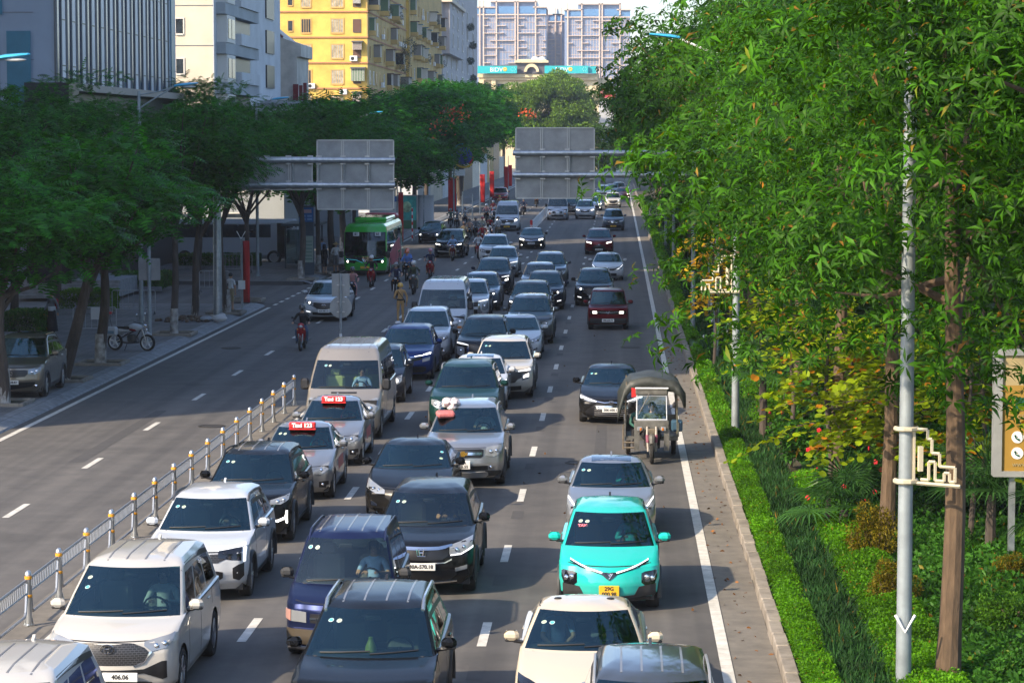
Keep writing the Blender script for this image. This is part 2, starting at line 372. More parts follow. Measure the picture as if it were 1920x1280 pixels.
def window(par, c, w, h, face, m=winglass, fm=frame_w, fr=.09, bars=0, out=.06, name='window'):
    """face: '-Y' looks at the camera, '+X' looks at the road. c is the centre on the wall plane"""
    b = MB(); x, y, z = c
    def bx(u0, u1, v0, v1, d):
        if face == '-Y': b.b2(x+u0, x+u1, y-d, y+.02, z+v0, z+v1)
        else: b.b2(x-.02, x+d, y+u0, y+u1, z+v0, z+v1)
    bx(-w/2-fr, -w/2, -h/2-fr, h/2+fr, out); bx(w/2, w/2+fr, -h/2-fr, h/2+fr, out)
    bx(-w/2, w/2, h/2, h/2+fr, out); bx(-w/2, w/2, -h/2-fr*1.3, -h/2, out*1.6)
    for k in range(bars): u = -w/2+w*(k+1)/(bars+1); bx(u-.025, u+.025, -h/2, h/2, out*.8)
    o = b.build(name, fm, par, ang=0)
    p = MB(); 
    if face == '-Y': p.b2(x-w/2, x+w/2, y-.03, y+.01, z-h/2, z+h/2)
    else: p.b2(x-.01, x+.03, y-w/2, y+w/2, z-h/2, z+h/2)
    p.build('pane', m, o, ang=0); return o
# --- grey and glass office block ---
t = empty('office_building', (-28, 127, 0), label='grey office block with dark vertical fins between blue glass strips at far left', cat='building')
b = MB(); b.b2(-8, 0, 0, 35, -.3, 58); b.b2(-22, -8, 0, 8, -.3, 14); b.build('wall', lpanel, t, 0)
b = MB(); g = MB(); pn = MB(); jt = MB()
nb = 13; pitch = 32.0/nb
for k in range(nb+1):
    y = .1+k*pitch; b.b2(0, .08, y-.2, y+.2, 10.6, 57)
    if k < nb:
        b.b2(0, .08, y+1.05, y+1.3, 10.6, 57)
        g.b2(0, .03, y+.22, y+1.05, 10.6, 56.8); pn.b2(0, .05, y+1.3, y+pitch-.22, 10.6, 56.9)
        for j in range(6): jt.b2(.05, .07, y+1.3, y+pitch-.22, 11.5+j*2.3, 11.56+j*2.3)
each(b, 'fin', fgrey, t); each(g, 'glass_strip', bglass, t); each(pn, 'panel_strip', ppanel, t); each(jt, 'joint', dark, t)
b = MB(); b.b2(0, .9, -.05, 32.6, 10.25, 10.62); b.build('ledge', wallmat('ledge_beige', (.38, .33, .27)), t, 0)
b = MB(); b.b2(0, .3, 0, 32.5, .1, 10.24); b.build('lower_glazing', dark, t, 0)
b = MB(); b.b2(-1.0, 1.2, -2.4, -.06, 0.1, 10.6); b.build('entrance_tower', dark, t, 0)
b = MB()
for x0, x1, z0, z1 in ((-13.9, -12.7, 12, 20), (-12.1, -11.1, 6, 14), (-9.9, -8.3, 13, 17), (-5.2, -3.9, 10.6, 19), (-2.4, -1.2, 3, 13.2), (-7.5, -6.2, 5, 12), (-3.9, -2.6, 14, 16.2), (-13, -11.7, 17, 25)):
    b.b2(x0, x1, -.06, .02, z0, z1)
for k in range(1): b.b2(-.02, .06, 33.2+k*2.1, 34.2+k*2.1, 10+2.6*(k % 3), 17+2.6*(k % 3))
each(b, 'teal_panel', teal, t)
b = MB()
for z in range(1, 22):
    b.b2(-22, -1.05, -.02, .02, z*2.35, z*2.35+.04); b.b2(-.02, .02, 32.8, 35, z*2.35+.3, z*2.35+.34)
for k in range(9): b.b2(-22+k*2.4, -21.96+k*2.4, -.02, .02, 0, 50)
each(b, 'panel_joint', mat('joint_grey', (.16, .17, .2), .8), t)
# --- building outside the left edge that shades the carriageway ---
t = empty('apartment_block', (-30, 57, 0), label='plain tall block outside the left edge of the photograph, shading the road', cat='building')
b = MB(); b.b2(-18, 0, 0, 58, -.3, 38); b.build('wall', wallmat('plain_wall', (.4, .4, .4)), t, 0)
for k in range(6):
    for j in range(4): window(t, (0, 9+k*8, 4+j*3.2), 1.4, 1.5, '+X')
# --- white apartment tower ---
cream = wallmat('cream_render', (.62, .56, .45)); coolw = wallmat('cool_white_render', (.52, .54, .56)); band = wallmat('grey_band', (.33, .36, .38))  # cream and cool white also carry sun and shade on the white tower
t = empty('apartment_building', (-28, 177, 0), label='white apartment tower with sunlit cream side and balconies, between glass block and yellow block', cat='building')
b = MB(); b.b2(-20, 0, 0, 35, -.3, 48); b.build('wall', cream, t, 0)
b = MB()
for k in range(14): b.b2(-20, .03, -.03, .0, 3.2+2.75*k, 3.25+2.75*k)
b.build('joint', mat('joint_grey', (.2, .2, .22), .8), t, 0)
for k in range(3, 8):
    z = .9+2.75*k
    window(t, (-2.3, 0, z+.9), .5, 1.0, '-Y'); window(t, (-6, 0, z+.9), 1.0, 1.2, '-Y')
face = MB(); face.b2(.0, .08, 0, 35, -.2, 48); face.build('road_face', coolw, t, 0)  # shade of the road side put into a cooler wall colour
bb = MB(); op = MB(); pr = MB()
for k in range(12):
    z = .9+2.75*k
    bb.b2(.08, .75, 1.0, 17.5, z-.95, z-.15)            # grey floor band
    pr.b2(.08, .9, 7.5, 17.0, z-.14, z+.68)             # balcony parapet
    op.b2(.08, .2, 8.0, 16.6, z+.7, z+1.75)  # dark box stands in for the shade inside the balcony
    op.b2(.08, .2, 26.0, 30.5, z-.1, z+1.7)
each(bb, 'floor_band', band, t); each(pr, 'balcony_parapet', coolw, t); each(op, 'balcony_opening', dark, t)
for k in range(3, 8):
    z = .9+2.75*k; o = MB(); o.b2(.08, .8, 1.4, 5.2, z-.14, z+1.75); oo = o.build('oriel', frame_w, t, 0)
    p = MB(); p.b2(.8, .84, 1.8, 3.1, z+.15, z+1.5); p.b2(.8, .84, 3.4, 4.8, z+.15, z+1.5); p.build('pane', winglass, oo, 0)
# --- small weathered house ---
t = empty('old_house', (-28, 214, 0), label='narrow weathered cream house with brown sloping roof edge, wedged before the yellow block', cat='building')
b = MB(); b.prism([(-5, -.3), (1.2, -.3), (1.2, 14.6), (1.55, 14.6), (1.55, 15.6), (.1, 16.1), (-3, 18.6), (-5, 18.6)], 0, 8); b.build('wall', wallmat('weathered_cream', (.5, .47, .42), .25, .5), t, 0)
b = MB(); b.path([(.05, -.1, 16.2), (-3, -.1, 18.75)], .1, 6); b.build('roof_edge', mat('tile_brown', (.2, .07, .05), .8), t)
b = MB(); b.path([(1.5, -.3, 6), (1.5, -.3, 12.6)], .03, 6); b.path([(1.9, -.3, 6), (1.9, -.3, 12.6)], .03, 6)
b.build('washing_frame', steel, t)
cl = MB(); cl.b2(.9, 1.35, -.36, -.3, 10.4, 12.3); cl.b2(1.4, 1.7, -.36, -.3, 10.7, 12.2); cl.b2(1.75, 2.05, -.36, -.3, 10.8, 12.4)
o = cl.build('laundry', mat('red_cloth', (.16, .02, .02), .9), None, 0); o.location = (-28, 214, 0); tag(o, 'dark red washing hung on a frame beside the yellow block', 'laundry')
# --- yellow block ---
yel = wallmat('yellow_render', (.66, .44, .10), .2, .5); yel2 = wallmat('ochre_render', (.5, .35, .13), .2, .5); pink = wallmat('pink_band', (.42, .2, .1))  # second render is the same yellow with road-side shade put into its colour
cream2 = mat('cream_frame', (.55, .35, .12), .8); green_cage = mat('green_cage', (.1, .17, .1), .7); teal_w = mat('teal_shutter', (.05, .3, .32), .6)
t = empty('yellow_apartment_building', (-28, 286, 0), label='yellow apartment block with pink floor bands and boxed windows', cat='building')
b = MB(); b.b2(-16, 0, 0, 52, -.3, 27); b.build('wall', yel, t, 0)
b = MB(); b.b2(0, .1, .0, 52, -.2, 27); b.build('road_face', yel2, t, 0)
b = MB()
for k in range(-3, 5):
    z = 13.2+2.83*k; b.b2(-16, .16, -.14, 0, z, z+.16); b.b2(.1, .2, 0, 52, z, z+.16)
each(b, 'floor_band', pink, t)
def pz(py): return 8+(255-py)*286/4800
def pxx(px): return (px-1158)*286/4800+28
cage = mat('cage_grey', (.22, .21, .2), .6)
for k in range(-1, 5):
    zc = 14.55+2.83*k
    window(t, (pxx(574.5), 0, zc), 1.0, 1.45, '-Y', [winglass, mat('curtain_pane', (.35, .33, .26), .6, noise=.5, nscale=2)][k % 2], cream2, .13, 3)
    window(t, (pxx(633), 0, zc), 1.28, 1.45, '-Y', mat('curtain_pane', (.35, .33, .26), .6), cream2, .13, 4)
    if k >= 2: window(t, (pxx(545), 0, zc), .5, 1.1, '-Y', winglass, cream2, .1)
    window(t, (pxx(670), 0, zc), .8, 1.35, '-Y', pane_br, fgrey, .05)
def cagebox(px0, px1, py0, py1, m, d=.7):
    b = MB(); b.b2(pxx(px0), pxx(px1), -d, 0, pz(py1), pz(py0)); o = b.build('window_cage', m, t, 0)
    b = MB(); b.box(((pxx(px0)+pxx(px1))/2, -d/2-.1, pz(py0)+.1), (pxx(px1)-pxx(px0)+.3, d+.3, .06), rx=.15); b.build('awning', fgrey, o, 0)
    b = MB(); n = 8
    for i in range(n+1): x = pxx(px0)+(pxx(px1)-pxx(px0))*i/n; b.b2(x-.02, x+.02, -d-.03, -d, pz(py1), pz(py0))
    b.build('bars', frame_w, o, 0)
cagebox(660, 684, 130, 153, green_cage); cagebox(663, 679, 81, 95, pane_br); cagebox(664, 677, -6, 9, cage, .5); cagebox(662, 677, 175, 192, pane_br, .5)
def ac(par, x, y, z, face='-Y'):
    b = MB(); 
    if face == '-Y': b.rbox((x, y-.2, z), (.85, .36, .6), .04)
    else: b.rbox((x+.2, y, z), (.36, .85, .6), .04)
    o = b.build('air_conditioner', white_p, par); b = MB()
    if face == '-Y': b.lathe([(.0, -.395), (.2, -.395), (.2, -.38)], 14, (x-.12, y, z), 'Y')
    b.build('fan_grille', black, o)
for px_, py_ in ((568.5, 162), (584, 162), (664, 111), (644, 173)): ac(t, pxx(px_), 0, pz(py_))
def vegclump(par, c, r, n, m, name='balcony_plant', s=.16):
    rg = np.random.default_rng(int(abs(c[1]*7+c[2]*13))+1)
    P = rg.normal(size=(n, 3)); P /= np.linalg.norm(P, axis=1)[:, None]; P *= rg.uniform(.4, 1, (n, 1))**.5*np.array(r); P += c
    return leafobj(name, P, rg.normal(size=(n, 3)), s, s*.6, m, par, rg)
def leafobj(name, P, N, ln, wd, m, par, rg):     # flat diamond leaves scattered at P with directions N
    n = len(P); N = N/np.linalg.norm(N, axis=1)[:, None]; Q = rg.normal(size=(n, 3)); Sd = np.cross(N, Q); Sd /= np.linalg.norm(Sd, axis=1)[:, None]
    ls = np.asarray(ln)*rg.uniform(.7, 1.2, (n, 1)); ws = np.asarray(wd)*rg.uniform(.7, 1.2, (n, 1))
    U = np.cross(N, Sd)
    V = np.stack([P, P+N*ls*.5+Sd*ws*.5+U*ws*.12, P+N*ls, P+N*ls*.5-Sd*ws*.5+U*ws*.12], 1).reshape(-1, 3)
    base = np.arange(n)[:, None]*4; Fc = (base+np.array([[0, 1, 2, 3]])).reshape(-1)
    me = bpy.data.meshes.new(name); me.vertices.add(n*4); me.vertices.foreach_set('co', V.astype(np.float32).reshape(-1))
    me.loops.add(n*4); me.loops.foreach_set('vertex_index', Fc.astype(np.int32)); me.polygons.add(n)
    me.polygons.foreach_set('loop_start', (np.arange(n)*4).astype(np.int32)); me.update(); me.validate()
    me.materials.append(m); o = bpy.data.objects.new(name, me); COL.objects.link(o)
    if par: o.parent = par
    return o
plant_m = mat('balcony_leaves', (.035, .06, .03), .6, island=.5)
def clutter(t, y0, y1, X, zs, rg, step=3.6):      # caged balconies, windows, awnings on a road-facing wall
    for z in zs:
        y = y0+1.5
        while y < y1-1.2:
            r = rg.random(); w_ = rg.uniform(1.0, 2.2)
            if r < .4: window(t, (X, y, z), w_*.8, 1.35, '+X', rg.choice([winglass, pane_br, teal_w]) if rg.random() < .4 else winglass, cream2 if rg.random() < .5 else frame_w, .09, 1)
            elif r < .8:
                d = rg.uniform(.6, 1.2); b = MB(); b.b2(X, X+d, y-w_*.55, y+w_*.55, z-1.0, z-.45); o = b.build('balcony', yel2 if t.name.startswith('yellow') else ppanel, t, 0)
                b = MB(); b.b2(X, X+d-.1, y-w_*.5, y+w_*.5, z-.44, z+.9); b.build('cage', rg.choice([cage, frame_w, winglass, green_cage]), o, 0)
                b = MB(); b.b2(X, X+d+.2, y-w_*.6, y+w_*.6, z+.91, z+1.0); b.build('awning', rg.choice([fgrey, pane_br, teal]), o, 0)
                b = MB()
                for q in range(5): u = y-w_*.5+w_*q/4; b.b2(X+d-.1, X+d-.05, u-.03, u+.03, z-.44, z+.9)
                b.build('bars', frame_w, o, 0)
                if rg.random() < .35: vegclump(o, (X+d, y, z-.4), (.5, w_*.5, .6), 160, plant_m)
            else:
                window(t, (X, y, z), .8, 1.2, '+X', winglass, cream2, .09); ac(t, X, y+1.0, z-.6, '+X')
            y += rg.uniform(.8, 1.25)*step
rg = random.Random(4)
zl = [14.55+2.83*k for k in range(-1, 4)]
clutter(t, 1, 50, .1, zl, rg, 4.2)
vegclump(t, (1.1, 37, 17.2), (.9, 2.4, 1.6), 900, plant_m); vegclump(t, (1.1, 36, 13.2), (1, 2.8, 2.0), 1300, plant_m); vegclump(t, (1.1, 45, 19.4), (1, 2.4, 1.3), 800, plant_m)
t = empty('yellow_apartment_building', (-27.9, 338, 0), label='second ochre block with stacked caged balconies behind the yellow one', cat='building')
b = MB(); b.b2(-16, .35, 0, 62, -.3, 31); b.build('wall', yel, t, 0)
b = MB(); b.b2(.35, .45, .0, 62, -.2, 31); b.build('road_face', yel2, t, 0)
clutter(t, 1, 60, .45, [13.4+2.9*k for k in range(0, 5)], rg, 4.6)
# --- grey tower ---
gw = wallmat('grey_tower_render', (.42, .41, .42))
t = empty('grey_apartment_building', (-28, 405, 0), label='grey apartment tower with white window surrounds right of the ochre blocks', cat='building')
b = MB(); b.b2(-16, .2, 0, 100, -.3, 36); b.build('wall', cream, t, 0)
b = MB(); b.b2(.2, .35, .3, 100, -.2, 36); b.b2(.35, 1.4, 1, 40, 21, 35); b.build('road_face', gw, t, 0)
b = MB(); b.b2(-2, 1.9, -.2, 100, 16.2, 16.7); b.b2(-2, 1.9, -.2, 36, 29, 29.5); each(b, 'cornice', cream, t)
for k in range(6):
    for y in (9, 21, 34, 50, 66, 84):
        window(t, (.35 if k < 3 or y > 40 else 1.4, y, 14.2+3.05*k if k else 13.6), 3.0 if y > 40 else 2.0, 1.8, '+X', winglass if (k+y) % 3 else pane_br, frame_w, .22, 1, .12)
for k in range(5): vegclump(t, (1.0, 66+8*(k % 2), 15.6+3.05*k), (.6, 3, .7), 350, plant_m, s=.3)
# --- far twin towers ---
tg = mat('tower_glass', (.20, .27, .42), .3, .1); tgd = mat('tower_glass_deep', (.10, .24, .46), .4); tc_ = mat('tower_cream', (.62, .5, .42), .8)
def tower(px0, px1, top, verts, label, Y=1150, group='pale high rise towers in the distance'):
    k = Y/4800; x0, x1 = (px0-1158)*k, (px1-1158)*k; zt = 8+(255-top)*k
    t = empty('high_rise_tower', ((x0+x1)/2, Y, 0), label=label, cat='tower', group=group); x0 -= t.location.x; x1 -= t.location.x
    b = MB(); b.b2(x0, x1, 0, 24, -.3, zt-3); b.b2(x0+6, x1-4, 1, 20, zt-3, zt-.7); b.build('wall', tg, t, 0)
    b = MB(); b.b2(x0+3, x1-3, -.5, 24, zt-5.6, zt-2.6); b.b2(x0, x1, -.3, 24, zt-6, zt-3.2); each(b, 'sky_lobby', tgd, t)
    b = MB()
    for v in verts: xx = (v-1158)*k-t.location.x; b.b2(xx-.3, xx+.3, -1.2, 0, 0, zt)
    b.b2(x0, x1, -1, 0, zt-6.5, zt-6); b.b2(x0+6, x1-4, -1.2, 2, zt-.7, zt-.2); b.b2(x0-.3, x0+8, -1.2, 2, zt-3.2, zt-2.7); b.b2(x1-6, x1+.3, -1.2, 2, zt-3.2, zt-2.7)
    each(b, 'cream_fin', tc_, t)
    b = MB(); rg = random.Random(px0)
    vs = [px0]+list(verts)+[px1]
    for i in range(len(vs)-1):
        a, c = (vs[i]-1158)*k-t.location.x, (vs[i+1]-1158)*k-t.location.x
        if c-a < 2: continue
        z = zt-8
        while z > 2:
            w_ = (c-a)*rg.choice([.35, .4, .5, 1]); s_ = a if rg.random() < .5 else c-w_
            b.b2(s_, s_+w_, -1.4, 0, z, z+.3); b.b2(a, c, -.2, 0, z+1.6, z+1.75); z -= 3.3
        for j in range(1, 6): u = a+(c-a)*j/6; b.b2(u-.07, u+.1, -.15, 0, 2, zt-6.5)
    b.build('balcony_line', tc_, t, 0)
tower(895, 1024, 4, (900, 907, 931, 966, 971, 1004), 'pale blue glass high rise left of the pair in the distance')
tower(1058, 1180, 9, (1064, 1090, 1123, 1128, 1161), 'pale blue glass high rise right of the pair in the distance')
tower(1022, 1060, 18, (1026, 1041, 1052), 'narrow pale tower joining the two far high rises', 1185)
# --- bank with turquoise sign boards ---
t = empty('bank_building', (-20, 620, 0), label='cream classical bank with dark mansard roof and turquoise sign boards', cat='building')
k = 620/4800
def BX(px): return (px-1158)*k+20
def BZ(py): return 8+(255-py)*k
ccl = wallmat('bank_cream', (.66, .56, .36)); sl_ = mat('mansard_slate', (.1, .1, .12), .7)
b = MB(); b.b2(BX(897), BX(1122), 2, 20, -.3, BZ(140)); b.b2(BX(1122), BX(1146), 4, 20, -.3, BZ(147)); b.build('wall', ccl, t, 0)
b = MB(); b.b2(BX(895), BX(1102), .8, 2, BZ(146), BZ(139.5)); b.b2(BX(898), BX(1100), 1.3, 2, BZ(151), BZ(146)); b.b2(BX(965), BX(1028), -.4, 1.5, BZ(119), BZ(115)); b.b2(BX(969), BX(1024), -.2, 1.5, BZ(115), BZ(113))
b.b2(BX(1100), BX(1120), 1.2, 4, BZ(151), BZ(141)); each(b, 'cornice', ccl, t)
b = MB(); b.prism([(BX(912), BZ(139)), (BX(1037), BZ(139)), (BX(1028), BZ(118)), (BX(968), BZ(118)), (BX(960), BZ(122)), (BX(925), BZ(124))], .5, 18); b.build('roof', sl_, t, 0)
b = MB(); cx, cz = BX(996.5), BZ(136)
arc = [(cx+1.8*math.cos(a), cz+1.95*math.sin(a)) for a in np.linspace(0, math.pi, 14)]+[(cx-1.15*math.cos(a), cz+1.2*math.sin(a)) for a in np.linspace(0, math.pi, 14)]
b.prism(arc, -.4, .5); b.build('arch', ccl, t, 0)
b = MB(); b.lathe([(.01, .8), (.75, .6), (1.0, 0), (1.0, -1)], 12, (BX(1003), 2, BZ(113))); b.lathe([(.01, .8), (.75, .6), (1.0, 0), (1, -1)], 12, (BX(1016), 2, BZ(113))); b.build('dome', white_p, t)
b = MB()
for px_ in (903, 925, 1055, 1075): b.b2(BX(px_)-.5, BX(px_)+.5, .9, 1.9, 0, BZ(151))
each(b, 'pilaster', ccl, t)
b = MB()
for px_ in (914, 940, 1065): b.b2(BX(px_)-1, BX(px_)+1, 1.7, 2.1, BZ(185), BZ(158))
each(b, 'window', winglass, t)
turq = mat('turquoise_sign', (.02, .42, .46), .5); wh = mat('white_lettering', (.85, .85, .85), .6); yf = mat('yellow_logo', (.8, .5, .04), .6); ltq = mat('pale_turquoise', (.25, .65, .66), .6)
def board(px0, px1, tx):
    b = MB(); b.b2(BX(px0), BX(px1), -.9, -.3, BZ(139), BZ(125)); o = b.build('sign_board', turq, t, 0)
    text_front('BIDV', 1.45, wh, o, (BX(tx), -.92, BZ(132.4)))
    for cx, m, r, q in ((BX(tx)+2.1, yf, .42, .2), (BX(px1)-.9 if px1 < 1000 else BX(1096), ltq, .65, .12)):
        f = MB()
        for a in range(6): f.ell((cx+r*.8*math.cos(a*1.047), -.93, BZ(131.5)+r*.8*math.sin(a*1.047)), (q, .05, q), 8, 5)
        f.build('flower_logo', m, o)
board(896, 969.5, 931); board(1021, 1102, 1053)
b = MB(); b.b2(BX(1102), BX(1117), .0, 3.0, BZ(139), BZ(126)); b.build('side_board', turq, t, 0)
b = MB()
for sx in (-.35, .35): b.path([(BX(990)+sx, 2, BZ(113)), (BX(990)+sx*.5, 2, BZ(78))], .05, 4)
for q in range(12):
    z0 = BZ(113)+(BZ(78)-BZ(113))*q/12; z1 = z0+.35; s_ = -1 if q % 2 else 1
    b.path([(BX(990)-.3*s_, 2, z0), (BX(990)+.3*s_, 2, z1)], .035, 4)
b.build('lattice_mast', steel, t)
# --- red roofed shop sign at the right, and low buildings behind the left trees ---
t = empty('shop_building', (-5, 560, 0), label='narrow white building under a red rooftop sign right of the bank', cat='building')
k = 560/4800; b = MB(); b.b2(.8, 5.5, 0, 10, -.3, 8+(255-190)*k); b.build('wall', coolw, t, 0)
b = MB(); b.b2(.5, 4.5, -.3, 0, 8+(255-184)*k, 8+(255-175)*k); o = b.build('sign_board', mat('red_sign', (.45, .04, .05), .6), t, 0)
text_front('SEIII', 1.2, mat('red_letter', (.5, .03, .05), .5), o, (1.6, -.3, 8+(255-170.5)*k))
def lowhouse(x0, x1, y0, y1, h, m, label, roof=None, name='low_building', win=True):
    t = empty(name, (x0, y0, 0), label=label, cat='building'); b = MB(); b.b2(0, x1-x0, 0, y1-y0, -.3, h); b.build('wall', m, t, 0)
    b = MB(); b.b2(-.3, x1-x0+.3, -.3, y1-y0+.3, h, h+.25); b.build('roof', roof or band, t, 0)
    if win:
        for i in range(int((x1-x0)/3)): window(t, (1.6+3*i, 0, 1.9), 1.4, 1.5, '-Y')
        for i in range(int((x1-x0)/3)):
            if h > 5: window(t, (1.6+3*i, 0, 4.9), 1.4, 1.4, '-Y')
    return t
lowhouse(-34, -23, 176, 184, 6.2, band, 'grey two storey building behind the bus shelter')
lowhouse(-48, -21.5, 200, 212, 10.5, band, 'low grey building with dark flat roof behind the flame trees')
lowhouse(-34, -20.5, 262, 280, 7.5, coolw, 'white shop house behind the motorbikes on the left')
lowhouse(-60, -30, 140, 150, 4.0, dark, 'dark single storey kiosk deep in the side street')
t = empty('shop_row', (-22, 300, 0), label='row of shaded low shop fronts receding on the left behind the trees', cat='building')
for k_ in range(9):
    b = MB(); b.b2(-6, 0, 22*k_, 22*k_+21.6, -.3, 4+(k_*37 % 4)); b.build('shop_front', [cream, coolw, yel2, dark][k_ % 4], t, 0)
# ---------------- vehicles ----------------
def interp(tab, z):
    return float(np.interp(z, [t[1] for t in tab], [t[0] for t in tab]))
carglass = glassmat('tinted_windscreen', (.42, .60, .58), (.60, .90, .92), .02); clearglass = glassmat('clear_windscreen', (.68, .80, .75), (.8, .95, .95)); sideglass = glassmat('tinted_side_glass', (.08, .12, .13))
lensglass = mat('headlamp_lens', (.33, .35, .37), .08, .35, coat=1); lampon = mat('lit_headlamp', (1, 1, 1), .3, emit=(1, .93, .8), es=2.2); drl = mat('daylight_strip', (.85, .87, .9), .2, emit=(1, 1, 1), es=.6)
drlon = mat('lit_daylight_strip', (1, 1, 1), .3, emit=(1, .97, .9), es=2)
amber = mat('amber_lens', (.5, .16, .02), .2, coat=1); redl = mat('tail_lens', (.25, .01, .01), .2, coat=1)
grillem = mat('grille_black', (.012, .012, .014), .35); clad = mat('cladding_plastic', (.035, .036, .038), .6); skid = mat('silver_trim', (.45, .45, .45), .35, .5)
interiorm = mat('interior_dark', (.03, .03, .034), .8); seatm = mat('seat_grey', (.16, .15, .14), .8); seatb = mat('seat_beige', (.42, .36, .28), .8)
platew = mat('plate_white', (.7, .7, .68), .5); platey = mat('plate_yellow', (.75, .42, .02), .5); platet = mat('plate_lettering', (.02, .02, .02), .6)
st_c = mat('cyan_sticker', (.08, .55, .6), .5); st_g = mat('green_sticker', (.35, .55, .3), .5); st_w = mat('white_sticker', (.6, .68, .65), .5)
redt = mat('taxi_red', (.7, .03, .03), .4); whl = mat('white_letters', (.85, .85, .85), .5); goldm = mat('gold_emblem', (.75, .45, .08), .25, .8)
HUBS = {}
def wheel_meshes(r, w, style=5, key='a'):
    k = (round(r, 3), round(w, 3), style)
    if k in HUBS: return HUBS[k]
    rr = r*.66
    b = MB(); b.lathe([(rr, -w/2), (r*.93, -w/2), (r*.985, -w*.36), (r, -w*.2), (r, w*.2), (r*.985, w*.36), (r*.93, w/2), (rr, w/2)], 28, axis='X', closed=True)
    ty = b.mesh('tyre', rubber, 40)
    b = MB(); b.lathe([(rr, -w*.46), (rr, w*.46), (rr*.93, w*.44), (rr*.9, -w*.1), (rr*.9, -w*.4)], 28, axis='X')
    b.lathe([(rr*.9, w*.02), (.02, w*.02)], 24, axis='X')
    b.lathe([(rr*.2, w*.1), (rr*.2, w*.42), (.01, w*.45)], 14, axis='X')
    for i in range(style):
        for dd in ((-.09, .09) if style <= 6 else (0,)):
            a = 2*math.pi*i/style
            p0 = Vector((w*.38, math.cos(a+dd)*rr*.15, math.sin(a+dd)*rr*.15)); p1 = Vector((w*.42, math.cos(a+dd*1.3)*rr*.95, math.sin(a+dd*1.3)*rr*.95))
            b.path([p0, p1], [rr*.075, rr*.06], 6)
    rm = b.mesh('rim', alloy, 40)
    HUBS[k] = (ty, rm); return HUBS[k]
def smoothstep(t): t = max(0, min(1, t)); return t*t*(3-2*t)
class Body: pass
def car_body(sp):
    """horizontal slices stacked from sill to roof. front/rear: (distance from bumper, height) tables; width: (half width, height)"""
    L, H = sp['L'], sp['H']; belt = sp['belt']; fr, rr_, wd = sp['front'], sp['rear'], sp['width']
    zl = sorted(set([round(z, 4) for t in (fr, rr_, wd) for _, z in t]+[belt]))
    z0 = zl[0]; lv = []
    for a, b in zip(zl[:-1], zl[1:]):
        n = max(1, int(math.ceil((b-a)/.055)));
        for dt in (fr,):      # finer slices where the profile is flat (bonnet, roof)
            n = max(n, int(abs(interp(fr, b)-interp(fr, a))/.16)+1)
        for i in range(n): lv.append(a+(b-a)*i/n)
    lv.append(zl[-1]); levels = []
    for z in lv:
        levels.append((z, 0 if z <= belt+1e-5 else 1))
        if abs(z-belt) < 1e-5: levels.append((z+.004, 1))
    NF, NC, NS, NR = 14, 5, 30, 10
    bow0, crn0 = sp.get('bow', .16), sp.get('corner', .22); bw, cw = sp.get('gbow', .15), sp.get('gcorner', .10)
    verts = []; 
    inset = sp.get('inset', .022)
    cabf = interp(fr, belt+.004); 
    for z, up in levels:
        yf = -L/2+interp(fr, z); yr = L/2-interp(rr_, z); w_ = interp(wd, z)-(inset if up else 0)
        nose = sp['nose']
        if up: bow, crn, rl = bw, cw, .13
        else:
            t = smoothstep((z-nose)/(belt-nose+1e-6)); bow = bow0*(1-t)+(bw+.01)*t; crn = crn0*(1-t)+.10*t; rl = sp.get('rl', .34)*(1-t)+.16*t
        if z > sp['roofz']:
            t = (z-sp['roofz'])/(H-sp['roofz']+1e-6); crn = .12+.12*t
        wf = max(.05, w_-crn); pts = []
        for i in range(NF+1):
            s_ = -1+2*i/NF; pts.append((wf*s_, yf+bow*abs(s_)**2.1))
        yc = yf+bow
        for i in range(1, NC+1):
            a = (math.pi/2)*i/NC; e = sp.get('sq', 1.0)
            pts.append((wf+crn*math.sin(a)**e, yc+rl*(1-math.cos(a)**e) if i < NC else yc+rl))
        ys = yc+rl; rc = .1 if up else .16; ye = yr-.12-rc
        if ye < ys+.1: ye = ys+.1
        for i in range(1, NS+1):
            t = i/NS; y = ys+(ye-ys)*t
            tape = 0 if up else sp.get('tape', .02)*(abs(2*t-1)**3)
            pts.append((w_-tape-(sp.get('rtaper', .04)*t*t if up else 0), y))
        wr = pts[-1][0]
        for i in range(1, NC+1):
            a = (math.pi/2)*i/NC; pts.append((wr-rc*(1-math.cos(a)), ye+rc*math.sin(a)))
        wr2 = wr-rc
        for i in range(1, NR+1): s_ = 1-2*i/NR; pts.append((wr2*s_, yr-.12*abs(s_)**2+0*(yr)))
        half = pts[NF:NF+NC+NS+NC+1]
        for p in reversed(half[1:-1]): pts.append((-p[0], p[1]))
        # left side: mirror of the right side, closing the ring
        ring = pts
        verts.append([(x, y, z) for x, y in ring])
    n = len(verts[0]); m = len(verts); B = Body(); B.levels = levels
    # centre roof strip
    V = [v for r_ in verts for v in r_]; Fs = []; tags = []
    iA = NF; iS0 = NF+NC; iS1 = NF+NC+NS; iR0 = iS1+NC; iR1 = iR0+NR
    def seg(i):
        if i < NF: return 'F'
        if i < iS0: return 'A'
        if i < iS1: return 'S'
        if i < iR0: return 'C'
        if i < iR1: return 'R'
        j = i-iR1      # going forward along the left side
        if j < NC: return 'C2'
        if j < NC+NS: return 'S2'
        return 'A2'
    wz0, wz1 = belt+.012, sp['roofz']-.01; zz0, zz1 = belt+.05, sp['roofz']-.07
    pill = sp['pillars']
    Yf = lambda z: -L/2+interp(fr, z)
